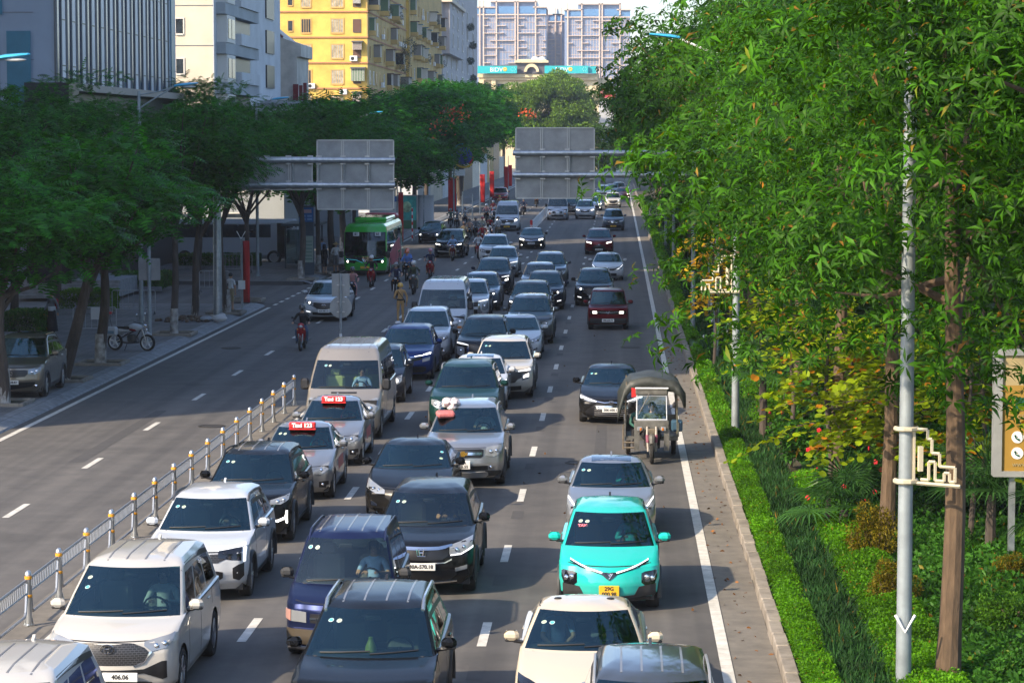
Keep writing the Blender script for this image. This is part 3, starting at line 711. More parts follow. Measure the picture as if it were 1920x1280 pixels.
    for k in range(m-1):
        zc = (levels[k][0]+levels[k+1][0])/2
        for i in range(n):
            j = (i+1) % n; Fs.append((k*n+i, k*n+j, (k+1)*n+j, (k+1)*n+i)); sgm = seg(i); tg = 'body'
            if levels[k][1] and (i < NF+2 or i >= n-2) and wz0 < zc < wz1: tg = 'windscreen'
            elif levels[k][1] and sgm in ('S', 'S2') and zz0 < zc < zz1:
                if sgm == 'S': u = (i-iS0+.5)/NS
                else: u = 1-(i-iR1-NC+.5)/NS
                for q, (a, b) in enumerate(pill):
                    if a < u < b: tg = ('side', sgm, q)
            elif levels[k][1] and sgm == 'R' and sp.get('rearglass', True) and belt+.08 < zc < sp['roofz']-.08 and iR0 < i < iR1-1: tg = 'rear_window'
            tags.append(tg)
    top = (m-1)*n; Fs.append(tuple(top+i for i in range(n))); tags.append('body')
    Fs.append(tuple(n-1-i for i in range(n))); tags.append('under')
    bm = bmesh.new(); vs = [bm.verts.new(v) for v in V]; lay = bm.faces.layers.int.new('t'); keys = []
    for f, tg in zip(Fs, tags):
        ff = bm.faces.new([vs[i] for i in f]); ff.smooth = True
        if tg not in keys: keys.append(tg)
        ff[lay] = keys.index(tg)
    bmesh.ops.triangulate(bm, faces=[f for f in bm.faces if len(f.verts) > 4])
    B.bvh = BVHTree.FromBMesh(bm)
    # wheel arches
    ra = sp['wr']*1.13; wy = [-L/2+sp['fo'], -L/2+sp['fo']+sp['wb']]; B.wy = wy; wz = sp['wr']
    dead = []
    for f in bm.faces:
        c = f.calc_center_median()
        if abs(c.x) > .45*sp['W'] - .14 and abs(f.normal.x if f.normal.length else 0) > -1:
            for y in wy:
                if (c.y-y)**2+(c.z-wz)**2 < ra*ra and c.z < belt: dead.append(f); break
    bmesh.ops.delete(bm, geom=dead, context='FACES')
    for e in [e for e in bm.edges if len(e.link_faces) == 1]:
        for v in e.verts:
            for y in wy:
                d = math.hypot(v.co.y-y, v.co.z-wz)
                if d < ra*1.35 and abs(v.co.x) > .3 and v.co.z > z0+.01 and v.co.z < belt:
                    v.co.y = y+(v.co.y-y)*ra/d; v.co.z = wz+(v.co.z-wz)*ra/d
    bmesh.ops.recalc_face_normals(bm, faces=bm.faces)
    out = {}
    for q, key in enumerate(keys):
        b2 = bm.copy(); l2 = b2.faces.layers.int['t']
        if key == 'body': kill = [f for f in b2.faces if keys[f[l2]] not in ('body', 'under')]
        elif key == 'under': b2.free(); continue
        else: kill = [f for f in b2.faces if f[l2] != q]
        bmesh.ops.delete(b2, geom=kill, context='FACES')
        if key == 'body':
            # give the shell a return edge so that pillars and arches have thickness
            pass
        a = R(28)
        for e in b2.edges:
            if len(e.link_faces) == 2 and e.calc_face_angle(0) > a: e.smooth = False
        me = bpy.data.meshes.new('body' if key == 'body' else 'glass'); b2.to_mesh(me); b2.free(); out[key] = me
    bm.free(); B.parts = out
    return B
def patch(B, cols, m, parent, name, d='F', off=.008, mirror=False, step=.07, skirt=.02, ang=40):
    """drape an outline on the body. cols: (a, lo, hi) with a=x for 'F'/'T', a=y for 'S'"""
    objs = []
    for sgn in ((1, -1) if mirror else (1,)):
        c2 = [cols[0]]
        for a, b in zip(cols[:-1], cols[1:]):
            n = max(1, int(abs(b[0]-a[0])/step)+1)
            for i in range(1, n+1): t = i/n; c2.append(tuple(a[q]+(b[q]-a[q])*t for q in range(3)))
        nr = max(1, int(max(c[2]-c[1] for c in c2)/step)+1); V = []; Nn = []
        for c in c2:
            for j in range(nr+1):
                h = c[1]+(c[2]-c[1])*j/nr
                if d == 'F': o, dr = Vector((c[0]*sgn, -9, h)), Vector((0, 1, 0))
                elif d == 'S': o, dr = Vector((9*sgn, c[0], h)), Vector((-sgn, 0, 0))
                else: o, dr = Vector((c[0]*sgn, h, 9)), Vector((0, 0, -1))
                hit, no, _, _ = B.bvh.ray_cast(o, dr)
                if hit is not None and no.dot(dr) > 0: no = -no
                V.append(hit); Nn.append(no)
        ok = [i for i, v in enumerate(V) if v is not None]
        if not ok: continue
        for i in range(len(V)):
            if V[i] is None: j = min(ok, key=lambda q: abs(q-i)); V[i] = V[j].copy(); Nn[i] = Nn[j]
        P = [v+n_*off for v, n_ in zip(V, Nn)]+[v-n_*skirt*.5 for v, n_ in zip(V, Nn)]
        K = len(V); w_ = nr+1; Fs = []
        for i in range(len(c2)-1):
            for j in range(nr): Fs.append((i*w_+j, (i+1)*w_+j, (i+1)*w_+j+1, i*w_+j+1))
        ring = [i*w_ for i in range(len(c2))]+[(len(c2)-1)*w_+j for j in range(1, nr+1)]+[i*w_+nr for i in range(len(c2)-2, -1, -1)]+[j for j in range(nr-1, 0, -1)]
        for a, b in zip(ring, ring[1:]+ring[:1]): Fs.append((a, b, b+K, a+K))
        b_ = MB(); b_.add(P, Fs); objs.append(b_.build(name, m, parent, ang))
    return objs
def surf(B, x, y=None, z=None, d='F'):
    if d == 'F': h = B.bvh.ray_cast(Vector((x, -9, z)), Vector((0, 1, 0)))[0]
    elif d == 'T': h = B.bvh.ray_cast(Vector((x, y, 9)), Vector((0, 0, -1)))[0]
    else: h = B.bvh.ray_cast(Vector((9*x, y, z)), Vector((-x, 0, 0)))[0]
    return h
def sym(*c):    # mirror half outline (x>=0) to a full-width one
    h = sorted(c); return [(-x, a, b) for x, a, b in reversed(h) if x > 0]+list(h)
def seats(par, y, xs_, z, m, name='seat', w=.5, head=True, lean=.12):
    for x in xs_:
        b = MB(); b.rbox((x, y-.05, z), (w, .5, .18), .05); b.rbox((x, y+.24, z+.36), (w, .14, .62), .06, 0)
        if head: b.rbox((x, y+.25, z+.76), (.27, .1, .18), .04); b.path([(x, y+.25, z+.6), (x, y+.25, z+.72)], .02, 6)
        b.build(name, m, par)
PROTO = {}
def build_car(key, sp, pm):
    root = empty(sp.get('name', 'car')); L, W, H, belt = sp['L'], sp['W'], sp['H'], sp['belt']
    B = car_body(sp); bodym = pm
    body = inst('body', B.parts['body'], root); B.parts['body'].materials.append(bodym)
    wm = sp.get('glass', carglass)
    for k, me in B.parts.items():
        if k == 'body': continue
        if k == 'windscreen': nm, mm = 'windscreen', wm
        elif k == 'rear_window': nm, mm = 'rear_window', sideglass
        else: nm, mm = 'side_window', sideglass
        me.name = nm; me.materials.append(mm); inst(nm, me, root)
    # black border round the windscreen
    # underbody and wheel wells
    b = MB(); b.b2(-W/2+.1, W/2-.1, -L/2+.35, L/2-.3, .2, belt-.25); b.build('underbody', black, root, 0)
    # wheels
    ty, rm = wheel_meshes(sp['wr'], sp.get('ww', .22), sp.get('spokes', 5))
    for y in B.wy:
        for s in (1, -1):
            wo = inst('wheel', ty, root, (s*(W/2-.125), y, sp['wr']), 0 if s > 0 else math.pi); inst('rim', rm, wo)
    if sp.get('clad'):
        for y in B.wy:
            for s in (1, -1):
                b = MB(); ra = sp['wr']*1.13; pts = []
                for i in range(15):
                    a = math.pi*(-.08+1.16*i/14); pts.append((s*(W/2-.012), y+ra*1.04*math.cos(a), sp['wr']+ra*1.04*math.sin(a)))
                b.path(pts, .042, 6); b.build('arch_cladding', clad, root)
        patch(B, [(B.wy[0]+sp['wr']*1.15, sp['front'][0][1]+.01, .36), (B.wy[1]-sp['wr']*1.15, sp['front'][0][1]+.01, .36)], clad, root, 'sill_cladding', 'S', .012, True, .2)
    # mirrors
    zm = belt+.10; ym = -L/2+interp(sp['front'], belt+.02)+sp.get('mirror_y', .48); xm = W/2+.06; ms = sp.get('msize', 1)
    for s in (1, -1):
        b = MB(); b.rbox((s*(xm+.03), ym, zm+.01), (.21*ms, .11*ms, .145*ms*sp.get('mtall', 1)), .05); mo = b.build('mirror', sp.get('mirror_mat', bodym), root)
        b = MB(); b.path([(s*(xm-.16), ym+.02, zm-.09), (s*(xm+.0), ym, zm-.06)], .028, 6); b.rbox((s*(xm+.03), ym+.02, zm-.055), (.19*ms, .09*ms, .04*ms), .018); b.build('mirror_base', black, mo)
    # interior
    y0 = -L/2+interp(sp['front'], belt+.03)
    dm = sp.get('seatm', seatm)
    b = MB(); b.rbox((0, y0+.30, belt-.05), (W-.34, .5, .12), .04); b.build('dashboard', interiorm, root)
    sy = y0+sp.get('seat_y', 1.25); seats(root, sy, (-.37, .37), belt-.42, dm)
    b = MB(); b.rbox((0, sy+.95, belt-.42), (W-.5, .45, .18), .05); b.rbox((0, sy+1.2, belt-.1), (W-.5, .14, .6), .05); b.build('rear_seat', dm, root)
    b = MB(); t = [(.37+.18*math.cos(a), sy-.56-.05*math.sin(a)*1.2, belt+.0+.17*math.sin(a)) for a in np.linspace(0, 2*math.pi, 17)[:-1]]
    b.path(t+[t[0]], .016, 6, False); b.path([(.37, sy-.56, belt), (.37, sy-.8, belt-.08)], .03, 6); b.path([(.2, sy-.56, belt), (.54, sy-.56, belt)], .018, 6); b.build('steering_wheel', black, root)
    mb_ = B.bvh.ray_cast(Vector((0, -9, sp['roofz']-.09)), Vector((0, 1, 0)))[0]
    b = MB(); b.rbox((0, mb_.y+.1, mb_.z-.02), (.22, .04, .07), .015); b.build('rear_view_mirror', black, root)
    B.sy = sy; B.belt = belt
    # trim lines
    zc = belt+.0
    if sp.get('doors', True):
        yw0, yw1 = B.wy; mid = sp.get('bpillar', (y0+1.45)); zb = .34
        for y in ([yw0+sp['wr']*1.13+.12, mid] + ([yw1-sp['wr']*.55] if sp.get('rdoor', 1) else [])):
            patch(B, [(y, zb+.0 if y < yw1-.5 else belt-.25, belt-.01), (y+.014, zb if y < yw1-.5 else belt-.25, belt-.01)], black, root, 'door_gap', 'S', .002, True, .1)
        for y in (mid-.2, mid+.75):
            for s in (1, -1):
                h = surf(B, s, y, belt-.11, 'S')
                if h: b = MB(); b.rbox((h.x+s*.012, y, h.z), (.03, .17, .028), .01); b.build('door_handle', sp.get('handle', bodym), root)
        patch(B, [(y0+.2, belt-.022, belt-.002), (L/2-interp(sp['rear'], belt)-.5, belt-.022, belt-.002)], sp.get('beltm', chrome if sp.get('chrome_belt') else black), root, 'window_trim', 'S', .006, True, .25)
    hb = interp(sp['front'], belt-.01); 
    # wiper cowl and wipers
    cz = belt+.012; 
    for x0, x1 in ((-.62, .02), (.02, .62)):
        pts = []
        for i in range(5):
            x = x0+(x1-x0)*i/4; h = surf(B, x*W/1.8, z=belt+.045+.03*(i/4), d='F')
            if h: pts.append((h.x, h.y-.012, h.z))
        if len(pts) > 2: b = MB(); b.path(pts, .011, 5); b.build('wiper', black, root)
    if sp.get('rails'):
        for s in (1, -1):
            pts = []; yr0, yr1 = max(sp['rails'][0], -L/2+interp(sp['front'], sp['roofz'])+.12), sp['rails'][1]; xr = sp.get('railx', W/2-.24)
            for i in range(9):
                t = i/8; y = yr0+(yr1-yr0)*t; h = surf(B, s*xr, y, d='T')
                pts.append((s*(xr), y, (h.z if h else H)+(.0 if i in (0, 8) else .055)))
            b = MB(); b.path(pts, sp.get('railr', .018), 6); b.build('roof_rail', sp.get('railm', skid), root)
    yrf = -L/2+interp(sp['front'], sp['roofz'])+.3
    for x in sp.get('ribs', ()):
        patch(B, [(x-.013, max(yrf, sp['riby'][0]), sp['riby'][1]), (x+.013, max(yrf, sp['riby'][0]), sp['riby'][1])], MATS['rib_shadow'] if 'rib_shadow' in MATS else mat('rib_shadow', (.16, .16, .165), .4, coat=.5), root, 'roof_rib', 'T', .004, False, .2, .004)
    if sp.get('ditch', True):
        xr = sp.get('ditchx', W/2-.2)
        yy0 = -L/2+interp(sp['front'], sp['roofz'])+.1; yy1 = L/2-interp(sp['rear'], sp['roofz'])-.2
        patch(B, [(xr-.012, yy0, yy1), (xr+.012, yy0, yy1)], black, root, 'roof_channel', 'T', .003, True, .3, .004)
    if sp.get('sunroof'):
        y1, y2, w_ = sp['sunroof']; patch(B, [(-w_, y1, y2), (w_, y1, y2)], blackg, root, 'sunroof', 'T', .004, False, .15, .004)
    if sp.get('fin', True):
        yf_ = L/2-interp(sp['rear'], sp['roofz'])-.25; h = surf(B, 0, yf_, d='T')
        if h: b = MB(); b.prism([(yf_-.1, h.z-.01), (yf_+.05, h.z-.01), (yf_+.05, h.z+.055), (yf_+.03, h.z+.06)], -.018, .018, 'YZ'); b.build('antenna_fin', sp.get('finm', bodym), root)
    h0 = B
    # front features
    for ft in sp['feat']:
        name, mm, mir, cols = ft[:4]; off = ft[4] if len(ft) > 4 else .008
        patch(B, cols, mm or bodym, root, name, 'F', off, mir, .06)
    gz = sp.get('slats')
    if gz:
        z0_, z1_, w_, n_, mm = gz
        for i in range(n_):
            z = z0_+(z1_-z0_)*(i+.5)/n_; patch(B, [(-w_, z-.012, z+.012), (w_, z-.012, z+.012)], mm, root, 'grille_bar', 'F', .022, False, .08, .02)
    for hl in sp.get('lenses', ()):      # projector lenses: x, z, r, material
        for s in (1, -1):
            h = surf(B, s*hl[0], z=hl[1]); b = MB()
            b.lathe([(hl[2]*.05, -.03), (hl[2]*.7, -.022), (hl[2], -.005), (hl[2]*1.1, .02)], 14, (s*hl[0], h.y, hl[1]), 'Y'); b.build('lamp_unit', hl[3], root)
    if sp.get('hoodline', True):
        zz = sp['nose']+.01
        patch(B, sym((0, zz, zz+.012), (W/2-.3, zz+.006, zz+.018), (W/2-.16, zz+.03, zz+.042)), black, root, 'bonnet_gap', 'F', .002, False, .08, .004)
    em = sp.get('emblem')
    if em:
        kind, z, sz, mm = em; h = surf(B, 0, z=z); y = h.y-.03; b = MB()
        if kind == 'ovals':
            for rx, rz, dz in ((1, .68, 0), (.36, .62, .0), (.62, .26, .26)):
                t = [(sz*rx*math.cos(a), y-.004, z+sz*dz+sz*rz*math.sin(a)) for a in np.linspace(0, 2*math.pi, 19)[:-1]]; b.path(t+[t[0]], sz*.09, 5, False)
        elif kind == 'cross':
            b.prism([(-sz, z-sz*.28), (-sz*.35, z-sz*.28), (-sz*.38, z-sz*.5), (sz*.42, z-sz*.5), (sz*.36, z-sz*.28), (sz*.85, z-sz*.28), (sz, z+.28*sz), (sz*.4, z+.28*sz), (sz*.42, z+.5*sz), (-sz*.36, z+.5*sz), (-sz*.33, z+.28*sz), (-.85*sz, z+.28*sz)], y-.02, y+.02)
        elif kind == 'hframe':
            b.path([(-sz, y, z+sz*.75), (-sz*.8, y, z-sz*.75), (sz*.8, y, z-sz*.75), (sz, y, z+sz*.75), (-sz, y, z+sz*.75)], sz*.1, 5)
            b.path([(-sz*.5, y, z+sz*.6), (-sz*.35, y, z-sz*.55)], sz*.12, 5); b.path([(sz*.5, y, z+sz*.6), (sz*.35, y, z-sz*.55)], sz*.12, 5); b.path([(-sz*.4, y, z), (sz*.4, y, z)], sz*.12, 5)
        elif kind == 'vee':
            b.path([(-sz, y+.01, z+sz*.8), (0, y-.01, z-sz*.8), (sz, y+.01, z+sz*.8)], sz*.14, 5); b.path([(-sz*.45, y+.01, z+sz*.8), (0, y-.01, z-sz*.05), (sz*.45, y+.01, z+sz*.8)], sz*.1, 5)
        elif kind == 'wing':
            t = [(sz*math.cos(a), y-.004, z+sz*.75*math.sin(a)) for a in np.linspace(0, 2*math.pi, 19)[:-1]]; b.path(t+[t[0]], sz*.09, 5, False)
            b.path([(-sz*.7, y, z+sz*.2), (-sz*.2, y, z+sz*.15), (0, y, z-sz*.2), (sz*.2, y, z+sz*.15), (sz*.7, y, z+sz*.2)], sz*.1, 5)
        elif kind == 'aitch':
            t = [(sz*math.cos(a), y-.004, z+sz*.6*math.sin(a)) for a in np.linspace(0, 2*math.pi, 19)[:-1]]; b.path(t+[t[0]], sz*.08, 5, False)
            b.path([(-sz*.5, y, z-sz*.4), (-sz*.25, y, z+sz*.4)], sz*.1, 5); b.path([(sz*.25, y, z-sz*.4), (sz*.5, y, z+sz*.4)], sz*.1, 5); b.path([(-sz*.35, y, z), (sz*.38, y, z+.05*sz)], sz*.1, 5)
        elif kind == 'diamonds':
            for a in (90, 210, 330):
                c, s = math.cos(R(a)), math.sin(R(a)); b.prism([(0, z), (sz*.5*c-sz*.28*s, z+sz*.5*s+sz*.28*c), (sz*c, z+sz*s), (sz*.5*c+sz*.28*s, z+sz*.5*s-sz*.28*c)], y-.01, y+.02)
        elif kind == 'oval':
            b.ell((0, y+.01, z), (sz, .02, sz*.45), 16, 8)
        elif kind == 'ess':
            b.path([(sz*.6, y, z+sz*.5), (-sz*.5, y, z+sz*.35), (sz*.5, y, z-sz*.35), (-sz*.6, y, z-sz*.5)], sz*.14, 5)
        b.build('emblem', mm, root)
    root['wscz'] = belt
    PROTO[key] = (root, sp, B); return root
def sticker(root, B, sp, kinds=(st_c, st_g), x0=-.56, dz=-.13, r=.038, vertical=False):
    for i, m in enumerate(kinds):
        x = x0+(0 if vertical else i*.115); z = sp['roofz']+dz-(i*.11 if vertical else 0)
        h, no, _, _ = B.bvh.ray_cast(Vector((x, -9, z)), Vector((0, 1, 0)))
        if not h: continue
        if no.y > 0: no = -no
        q = no.to_track_quat('Z', 'Y').to_matrix(); b = MB()
        for rr0, mm_, dd in ((r, st_w, .004),):
            b.v = []; b.f = []; ring = [h+no*dd+q @ Vector((rr0*math.cos(a), rr0*math.sin(a), 0)) for a in np.linspace(0, 2*math.pi, 15)[:-1]]
            b.add(ring, [tuple(range(14))]); so_ = b.build('sticker', mm_, root, 0)
        b = MB(); ring = [h+no*.007+q @ Vector((r*.78*math.cos(a), r*.78*math.sin(a), 0)) for a in np.linspace(0, 2*math.pi, 15)[:-1]]
        b.add(ring, [tuple(range(14))]); b.build('sticker_print', m, so_, 0)
def plate(root, B, txt, z, yellow=False, x=0, two=False):
    h = surf(B, x, z=z); w_, hh = ((.34, .2) if two else (.5, .13)); b = MB(); b.rbox((x, h.y-.03, z), (w_, .02, hh), .008); o = b.build('number_plate', platey if yellow else platew, root)
    text_front(txt, .088 if not two else .09, platet, o, (x, h.y-.042, z), ext=.002, space=1.0, bold=.003)
# body specifications: front and rear silhouettes as (set-back, height), half widths as (half width, height)
def spec(kind, **kw):
    D = dict(
    sedan=dict(L=4.75, W=1.82, H=1.46, belt=.97, nose=.70, roofz=1.38, wb=2.75, fo=.92, wr=.325,
        front=[(.14, .17), (.03, .30), (0, .45), (.02, .60), (.10, .70), (.30, .77), (.75, .87), (1.15, .94), (1.36, .97), (1.72, 1.16), (2.12, 1.38), (2.3, 1.43), (2.5, 1.46)],
        rear=[(.18, .17), (.04, .35), (0, .60), (.06, .9), (.30, 1.02), (.62, 1.06), (1.10, 1.25), (1.42, 1.38), (1.58, 1.44), (1.72, 1.46)],
        width=[(.82, .17), (.89, .30), (.91, .55), (.90, .75), (.87, .97), (.79, 1.16), (.68, 1.38), (.60, 1.43), (.42, 1.46)], pillars=[(.03, .36), (.39, .72)], bow=.22, corner=.26, seat_y=1.2),
    hatch=dict(L=3.97, W=1.72, H=1.58, belt=1.0, nose=.78, roofz=1.48, wb=2.45, fo=.80, wr=.32,
        front=[(.12, .2), (.03, .34), (0, .5), (.03, .66), (.08, .78), (.28, .86), (.62, .94), (.92, 1.0), (1.25, 1.2), (1.66, 1.48), (1.9, 1.54), (2.2, 1.58)],
        rear=[(.14, .2), (.03, .38), (0, .7), (.04, 1.0), (.18, 1.25), (.38, 1.48), (.6, 1.55), (.9, 1.58)],
        width=[(.78, .2), (.84, .32), (.86, .55), (.855, .8), (.83, 1.0), (.76, 1.2), (.66, 1.48), (.58, 1.54), (.4, 1.58)], pillars=[(.03, .34), (.37, .68), (.72, .9)], bow=.2, corner=.26, seat_y=1.12),
    suv=dict(L=4.5, W=1.83, H=1.66, belt=1.08, nose=.86, roofz=1.56, wb=2.66, fo=.9, wr=.355, clad=True,
        front=[(.16, .22), (.05, .36), (0, .52), (.02, .72), (.06, .86), (.22, .95), (.65, 1.02), (1.05, 1.06), (1.2, 1.08), (1.5, 1.27), (1.95, 1.56), (2.15, 1.62), (2.5, 1.66)],
        rear=[(.14, .22), (.03, .4), (0, .7), (.04, 1.05), (.2, 1.3), (.42, 1.56), (.65, 1.63), (1.0, 1.66)],
        width=[(.84, .22), (.90, .36), (.915, .6), (.91, .86), (.88, 1.08), (.81, 1.27), (.70, 1.56), (.62, 1.62), (.45, 1.66)], pillars=[(.03, .34), (.37, .67), (.70, .9)], bow=.17, corner=.24, rails=(-.3, 1.55), seat_y=1.2),
    mpv=dict(L=4.76, W=1.85, H=1.79, belt=1.12, nose=.92, roofz=1.68, wb=2.85, fo=.92, wr=.36,
        front=[(.14, .2), (.04, .34), (0, .52), (.01, .78), (.05, .92), (.22, 1.0), (.6, 1.07), (.98, 1.12), (1.35, 1.35), (1.92, 1.68), (2.15, 1.75), (2.5, 1.79)],
        rear=[(.14, .2), (.03, .4), (0, .8), (.03, 1.12), (.12, 1.4), (.3, 1.68), (.5, 1.75), (.9, 1.79)],
        width=[(.85, .2), (.91, .34), (.925, .6), (.92, .9), (.90, 1.12), (.84, 1.35), (.74, 1.68), (.66, 1.75), (.45, 1.79)], pillars=[(.03, .30), (.33, .62), (.65, .92)], bow=.16, corner=.24, seat_y=1.3),
    van=dict(L=5.78, W=2.0, H=2.36, belt=1.3, nose=.92, roofz=2.0, wb=3.75, fo=.98, wr=.36, name='van',
        front=[(.12, .22), (.03, .4), (0, .62), (.03, .8), (.12, .92), (.35, 1.06), (.62, 1.18), (.82, 1.3), (1.08, 1.55), (1.55, 2.0), (1.75, 2.16), (1.9, 2.28), (2.15, 2.34), (2.6, 2.36)],
        rear=[(.1, .22), (.02, .4), (0, 1.0), (.03, 2.0), (.08, 2.2), (.2, 2.32), (.5, 2.36)],
        width=[(.92, .22), (.98, .4), (1.0, .8), (.99, 1.3), (.95, 1.6), (.88, 2.0), (.84, 2.16), (.78, 2.28), (.7, 2.34), (.55, 2.36)], pillars=[(.02, .17), (.21, .45), (.48, .72), (.75, .96)], inset=.008, bow=.18, corner=.24, gbow=.12, gcorner=.14, mirror_y=.3, mtall=1.9, msize=1.1, fin=False, seat_y=1.0, glass=clearglass, ditch=False),
    box=dict(L=3.2, W=1.68, H=1.62, belt=1.02, nose=.92, roofz=1.53, wb=2.08, fo=.58, wr=.33, clad=True,
        front=[(.1, .24), (.02, .4), (0, .55), (.0, .85), (.04, .92), (.25, .98), (.55, 1.02), (.72, 1.2), (1.0, 1.53), (1.1, 1.59), (1.35, 1.62)],
        rear=[(.1, .24), (.02, .4), (0, .8), (.02, 1.02), (.08, 1.3), (.16, 1.53), (.28, 1.6), (.5, 1.62)],
        width=[(.78, .24), (.83, .4), (.84, .8), (.82, 1.02), (.77, 1.25), (.71, 1.53), (.66, 1.59), (.5, 1.62)], pillars=[(.04, .48), (.53, .9)], bow=.07, corner=.14, rl=.18, seat_y=1.0, mirror_y=.25))[kind]
    D = dict(D); D.update(kw); return D
def scaled(sp, W=None, L=None, H=None):
    sp = dict(sp)
    if W: k = W/sp['W']; sp['width'] = [(a*k, z) for a, z in sp['width']]; sp['W'] = W
    if L: k = L/sp['L']; sp['L'] = L; sp['wb'] *= k; sp['fo'] *= k; sp['front'] = [(a*k, z) for a, z in sp['front']]; sp['rear'] = [(a*k, z) for a, z in sp['rear']]
    if H:
        k = H/sp['H']
        for q in ('front', 'rear', 'width'): sp[q] = [(a, z*k) for a, z in sp[q]]
        for q in ('belt', 'nose', 'roofz', 'H'): sp[q] *= k
    return sp
G_ = grillem
P = dict(
 pearl=paint('pearl_white', (.52, .50, .455), 0, .3), white=paint('white', (.53, .56, .60), 0, .3), black=paint('black', (.006, .007, .009), .2, .25), navy=paint('navy', (.012, .02, .07), .5, .3),
 silver=paint('silver', (.36, .375, .39), .7, .3), beige=paint('beige_silver', (.40, .36, .31), .6, .35), blue=paint('blue', (.01, .035, .16), .5, .3), grey=paint('grey', (.09, .10, .11), .6, .3),
 bluegrey=paint('bluegrey', (.10, .13, .18), .6, .3), green=paint('dark_green', (.008, .045, .04), .4, .3), red=paint('dark_red', (.13, .006, .012), .4, .28), turq=paint('turquoise', (.012, .50, .43), 0, .3),
 cream=paint('cream', (.58, .51, .39), 0, .3), tan=paint('tan', (.22, .19, .15), .6, .35), lgrey=paint('light_silver', (.48, .50, .52), .6, .3), darkblue=paint('dark_blue', (.012, .018, .035), .5, .3), red2=paint('red', (.3, .01, .015), .3, .3))
# --- white seven-seat people carrier with large honeycomb grille
hexg = brickmat('honeycomb_grille', (.012, .012, .013), (.015, .015, .017), (.075, .075, .08), 13, .4, .75, .05, .35, True)
SP = {}
SP['mpv_grille'] = spec('mpv', ribs=(-.42, -.14, .14, .42), riby=(-.55, 1.4), ditchx=.71, mirror_mat=None or P['pearl'],
 feat=[('grille', hexg, False, sym((0, .62, .93), (.36, .62, .92), (.50, .66, .86), (.56, .76, .80))), ('grille_frame', chrome, True, [(.36, .595, .62), (.50, .64, .665), (.575, .755, .80), (.60, .78, .80)], .016), ('lower_bar', grillem, False, sym((0, .50, .55), (.5, .5, .56), (.74, .40, .66), (.8, .42, .66))), ('lower_intake', grillem, False, sym((0, .24, .40), (.5, .25, .38), (.6, .28, .36))),
 ('headlamp', lensglass, True, [(.50, .88, .93), (.6, .80, .95), (.8, .84, .99), (.87, .92, 1.01)], .01), ('number_plate_recess', black, False, sym((0, .42, .5), (.2, .42, .5)))],
 lenses=((.66, .87, .04, chrome), (.77, .9, .035, chrome)), emblem=('ovals', .85, .095, chrome), fin=True)
SP['suv_angular'] = scaled(spec('suv', rails=(-.35, 1.45), railm=mat('rail_dark', (.1, .1, .11), .4, .5), railr=.024,
 feat=[('grille', hexg, False, sym((0, .70, .88), (.42, .70, .88), (.55, .76, .9))), ('headlamp', blackg, True, [(.42, .78, .90), (.62, .74, .93), (.80, .72, .97)], .01), ('daylight_strip', drl, True, [(.40, .885, .91), (.62, .91, .935), (.80, .945, .975), (.83, .70, .975), (.86, .70, .9)], .016), ('side_intake', grillem, True, [(.66, .42, .6), (.76, .38, .66), (.84, .46, .68)]), ('lower_intake', grillem, False, sym((0, .36, .58), (.4, .38, .56), (.5, .44, .54))), ('skid_plate', skid, False, sym((0, .25, .33), (.45, .27, .34)), .014)],
 emblem=('wing', .95, .05, chrome)), W=1.82, L=4.37, H=1.65)
SP['suv_black'] = spec('suv', ribs=(-.4, -.13, .13, .4), riby=(-.45, 1.3), rails=(-.4, 1.6), railm=black,
 feat=[('grille', hexg, False, sym((0, .58, .88), (.4, .6, .88), (.55, .74, .86))), ('grille_frame', chrome, True, [(.36, .56, .585), (.46, .6, .63), (.58, .73, .79), (.62, .78, .81)], .016), ('headlamp', lensglass, True, [(.52, .80, .88), (.72, .80, .93), (.86, .88, .97)], .01), ('daylight_strip', drlon, True, [(.50, .50, .53), (.66, .46, .50), (.80, .52, .56), (.82, .42, .68), (.84, .44, .68)], .016), ('lower_intake', grillem, False, sym((0, .28, .46), (.42, .3, .46), (.5, .36, .44)))],
 lenses=((.66, .855, .038, chrome), (.77, .885, .034, chrome)))
SP['taxi_sedan'] = scaled(spec('sedan', feat=[('grille', grillem, False, sym((0, .30, .46), (.36, .30, .48), (.42, .36, .5)), ), ('upper_grille', grillem, False, sym((0, .62, .67), (.22, .63, .67))), ('headlamp', lensglass, True, [(.44, .60, .66), (.58, .58, .75), (.74, .68, .83)], .01), ('fog_recess', grillem, True, [(.54, .30, .42), (.68, .29, .44), (.74, .36, .44)])],
 lenses=((.62, .365, .035, chrome), (.58, .67, .045, chrome)), emblem=('aitch', .665, .055, chrome)), W=1.68, L=4.0, H=1.52)
SP['van_old'] = spec('van', ribs=(-.55, -.28, 0, .28, .55), riby=(-1.0, 2.4), seatm=mat('seat_green', (.28, .32, .12), .8),
 feat=[('grille', grillem, False, sym((0, .78, .90), (.42, .78, .90), (.48, .82, .88))), ('headlamp', lensglass, True, [(.56, .62, .92), (.74, .58, 1.06), (.86, .66, 1.1), (.92, .8, 1.08)], .012), ('amber_lamp', amber, True, [(.64, .60, .68), (.8, .6, .69)], .018), ('lower_intake', grillem, False, sym((0, .36, .52), (.5, .36, .52), (.56, .4, .5))), ('scuttle_slot', black, False, sym((0, 1.2, 1.235), (.34, 1.2, 1.235))), ('lower_bumper', skid, False, sym((0, .24, .33), (.8, .26, .36)))],
 lenses=((.74, .84, .07, chrome), (.7, .42, .05, chrome)), mirror_mat=black, emblem=('oval', .93, .1, chrome), hoodline=False)
SP['van_silver'] = dict(SP['van_old'], seatm=seatm, feat=SP['van_old']['feat'][1:]+[('grille', grillem, False, sym((0, .66, .88), (.4, .66, .88), (.48, .72, .84))), ('chrome_bar', chrome, False, sym((0, .75, .79), (.44, .75, .79)), .02)])
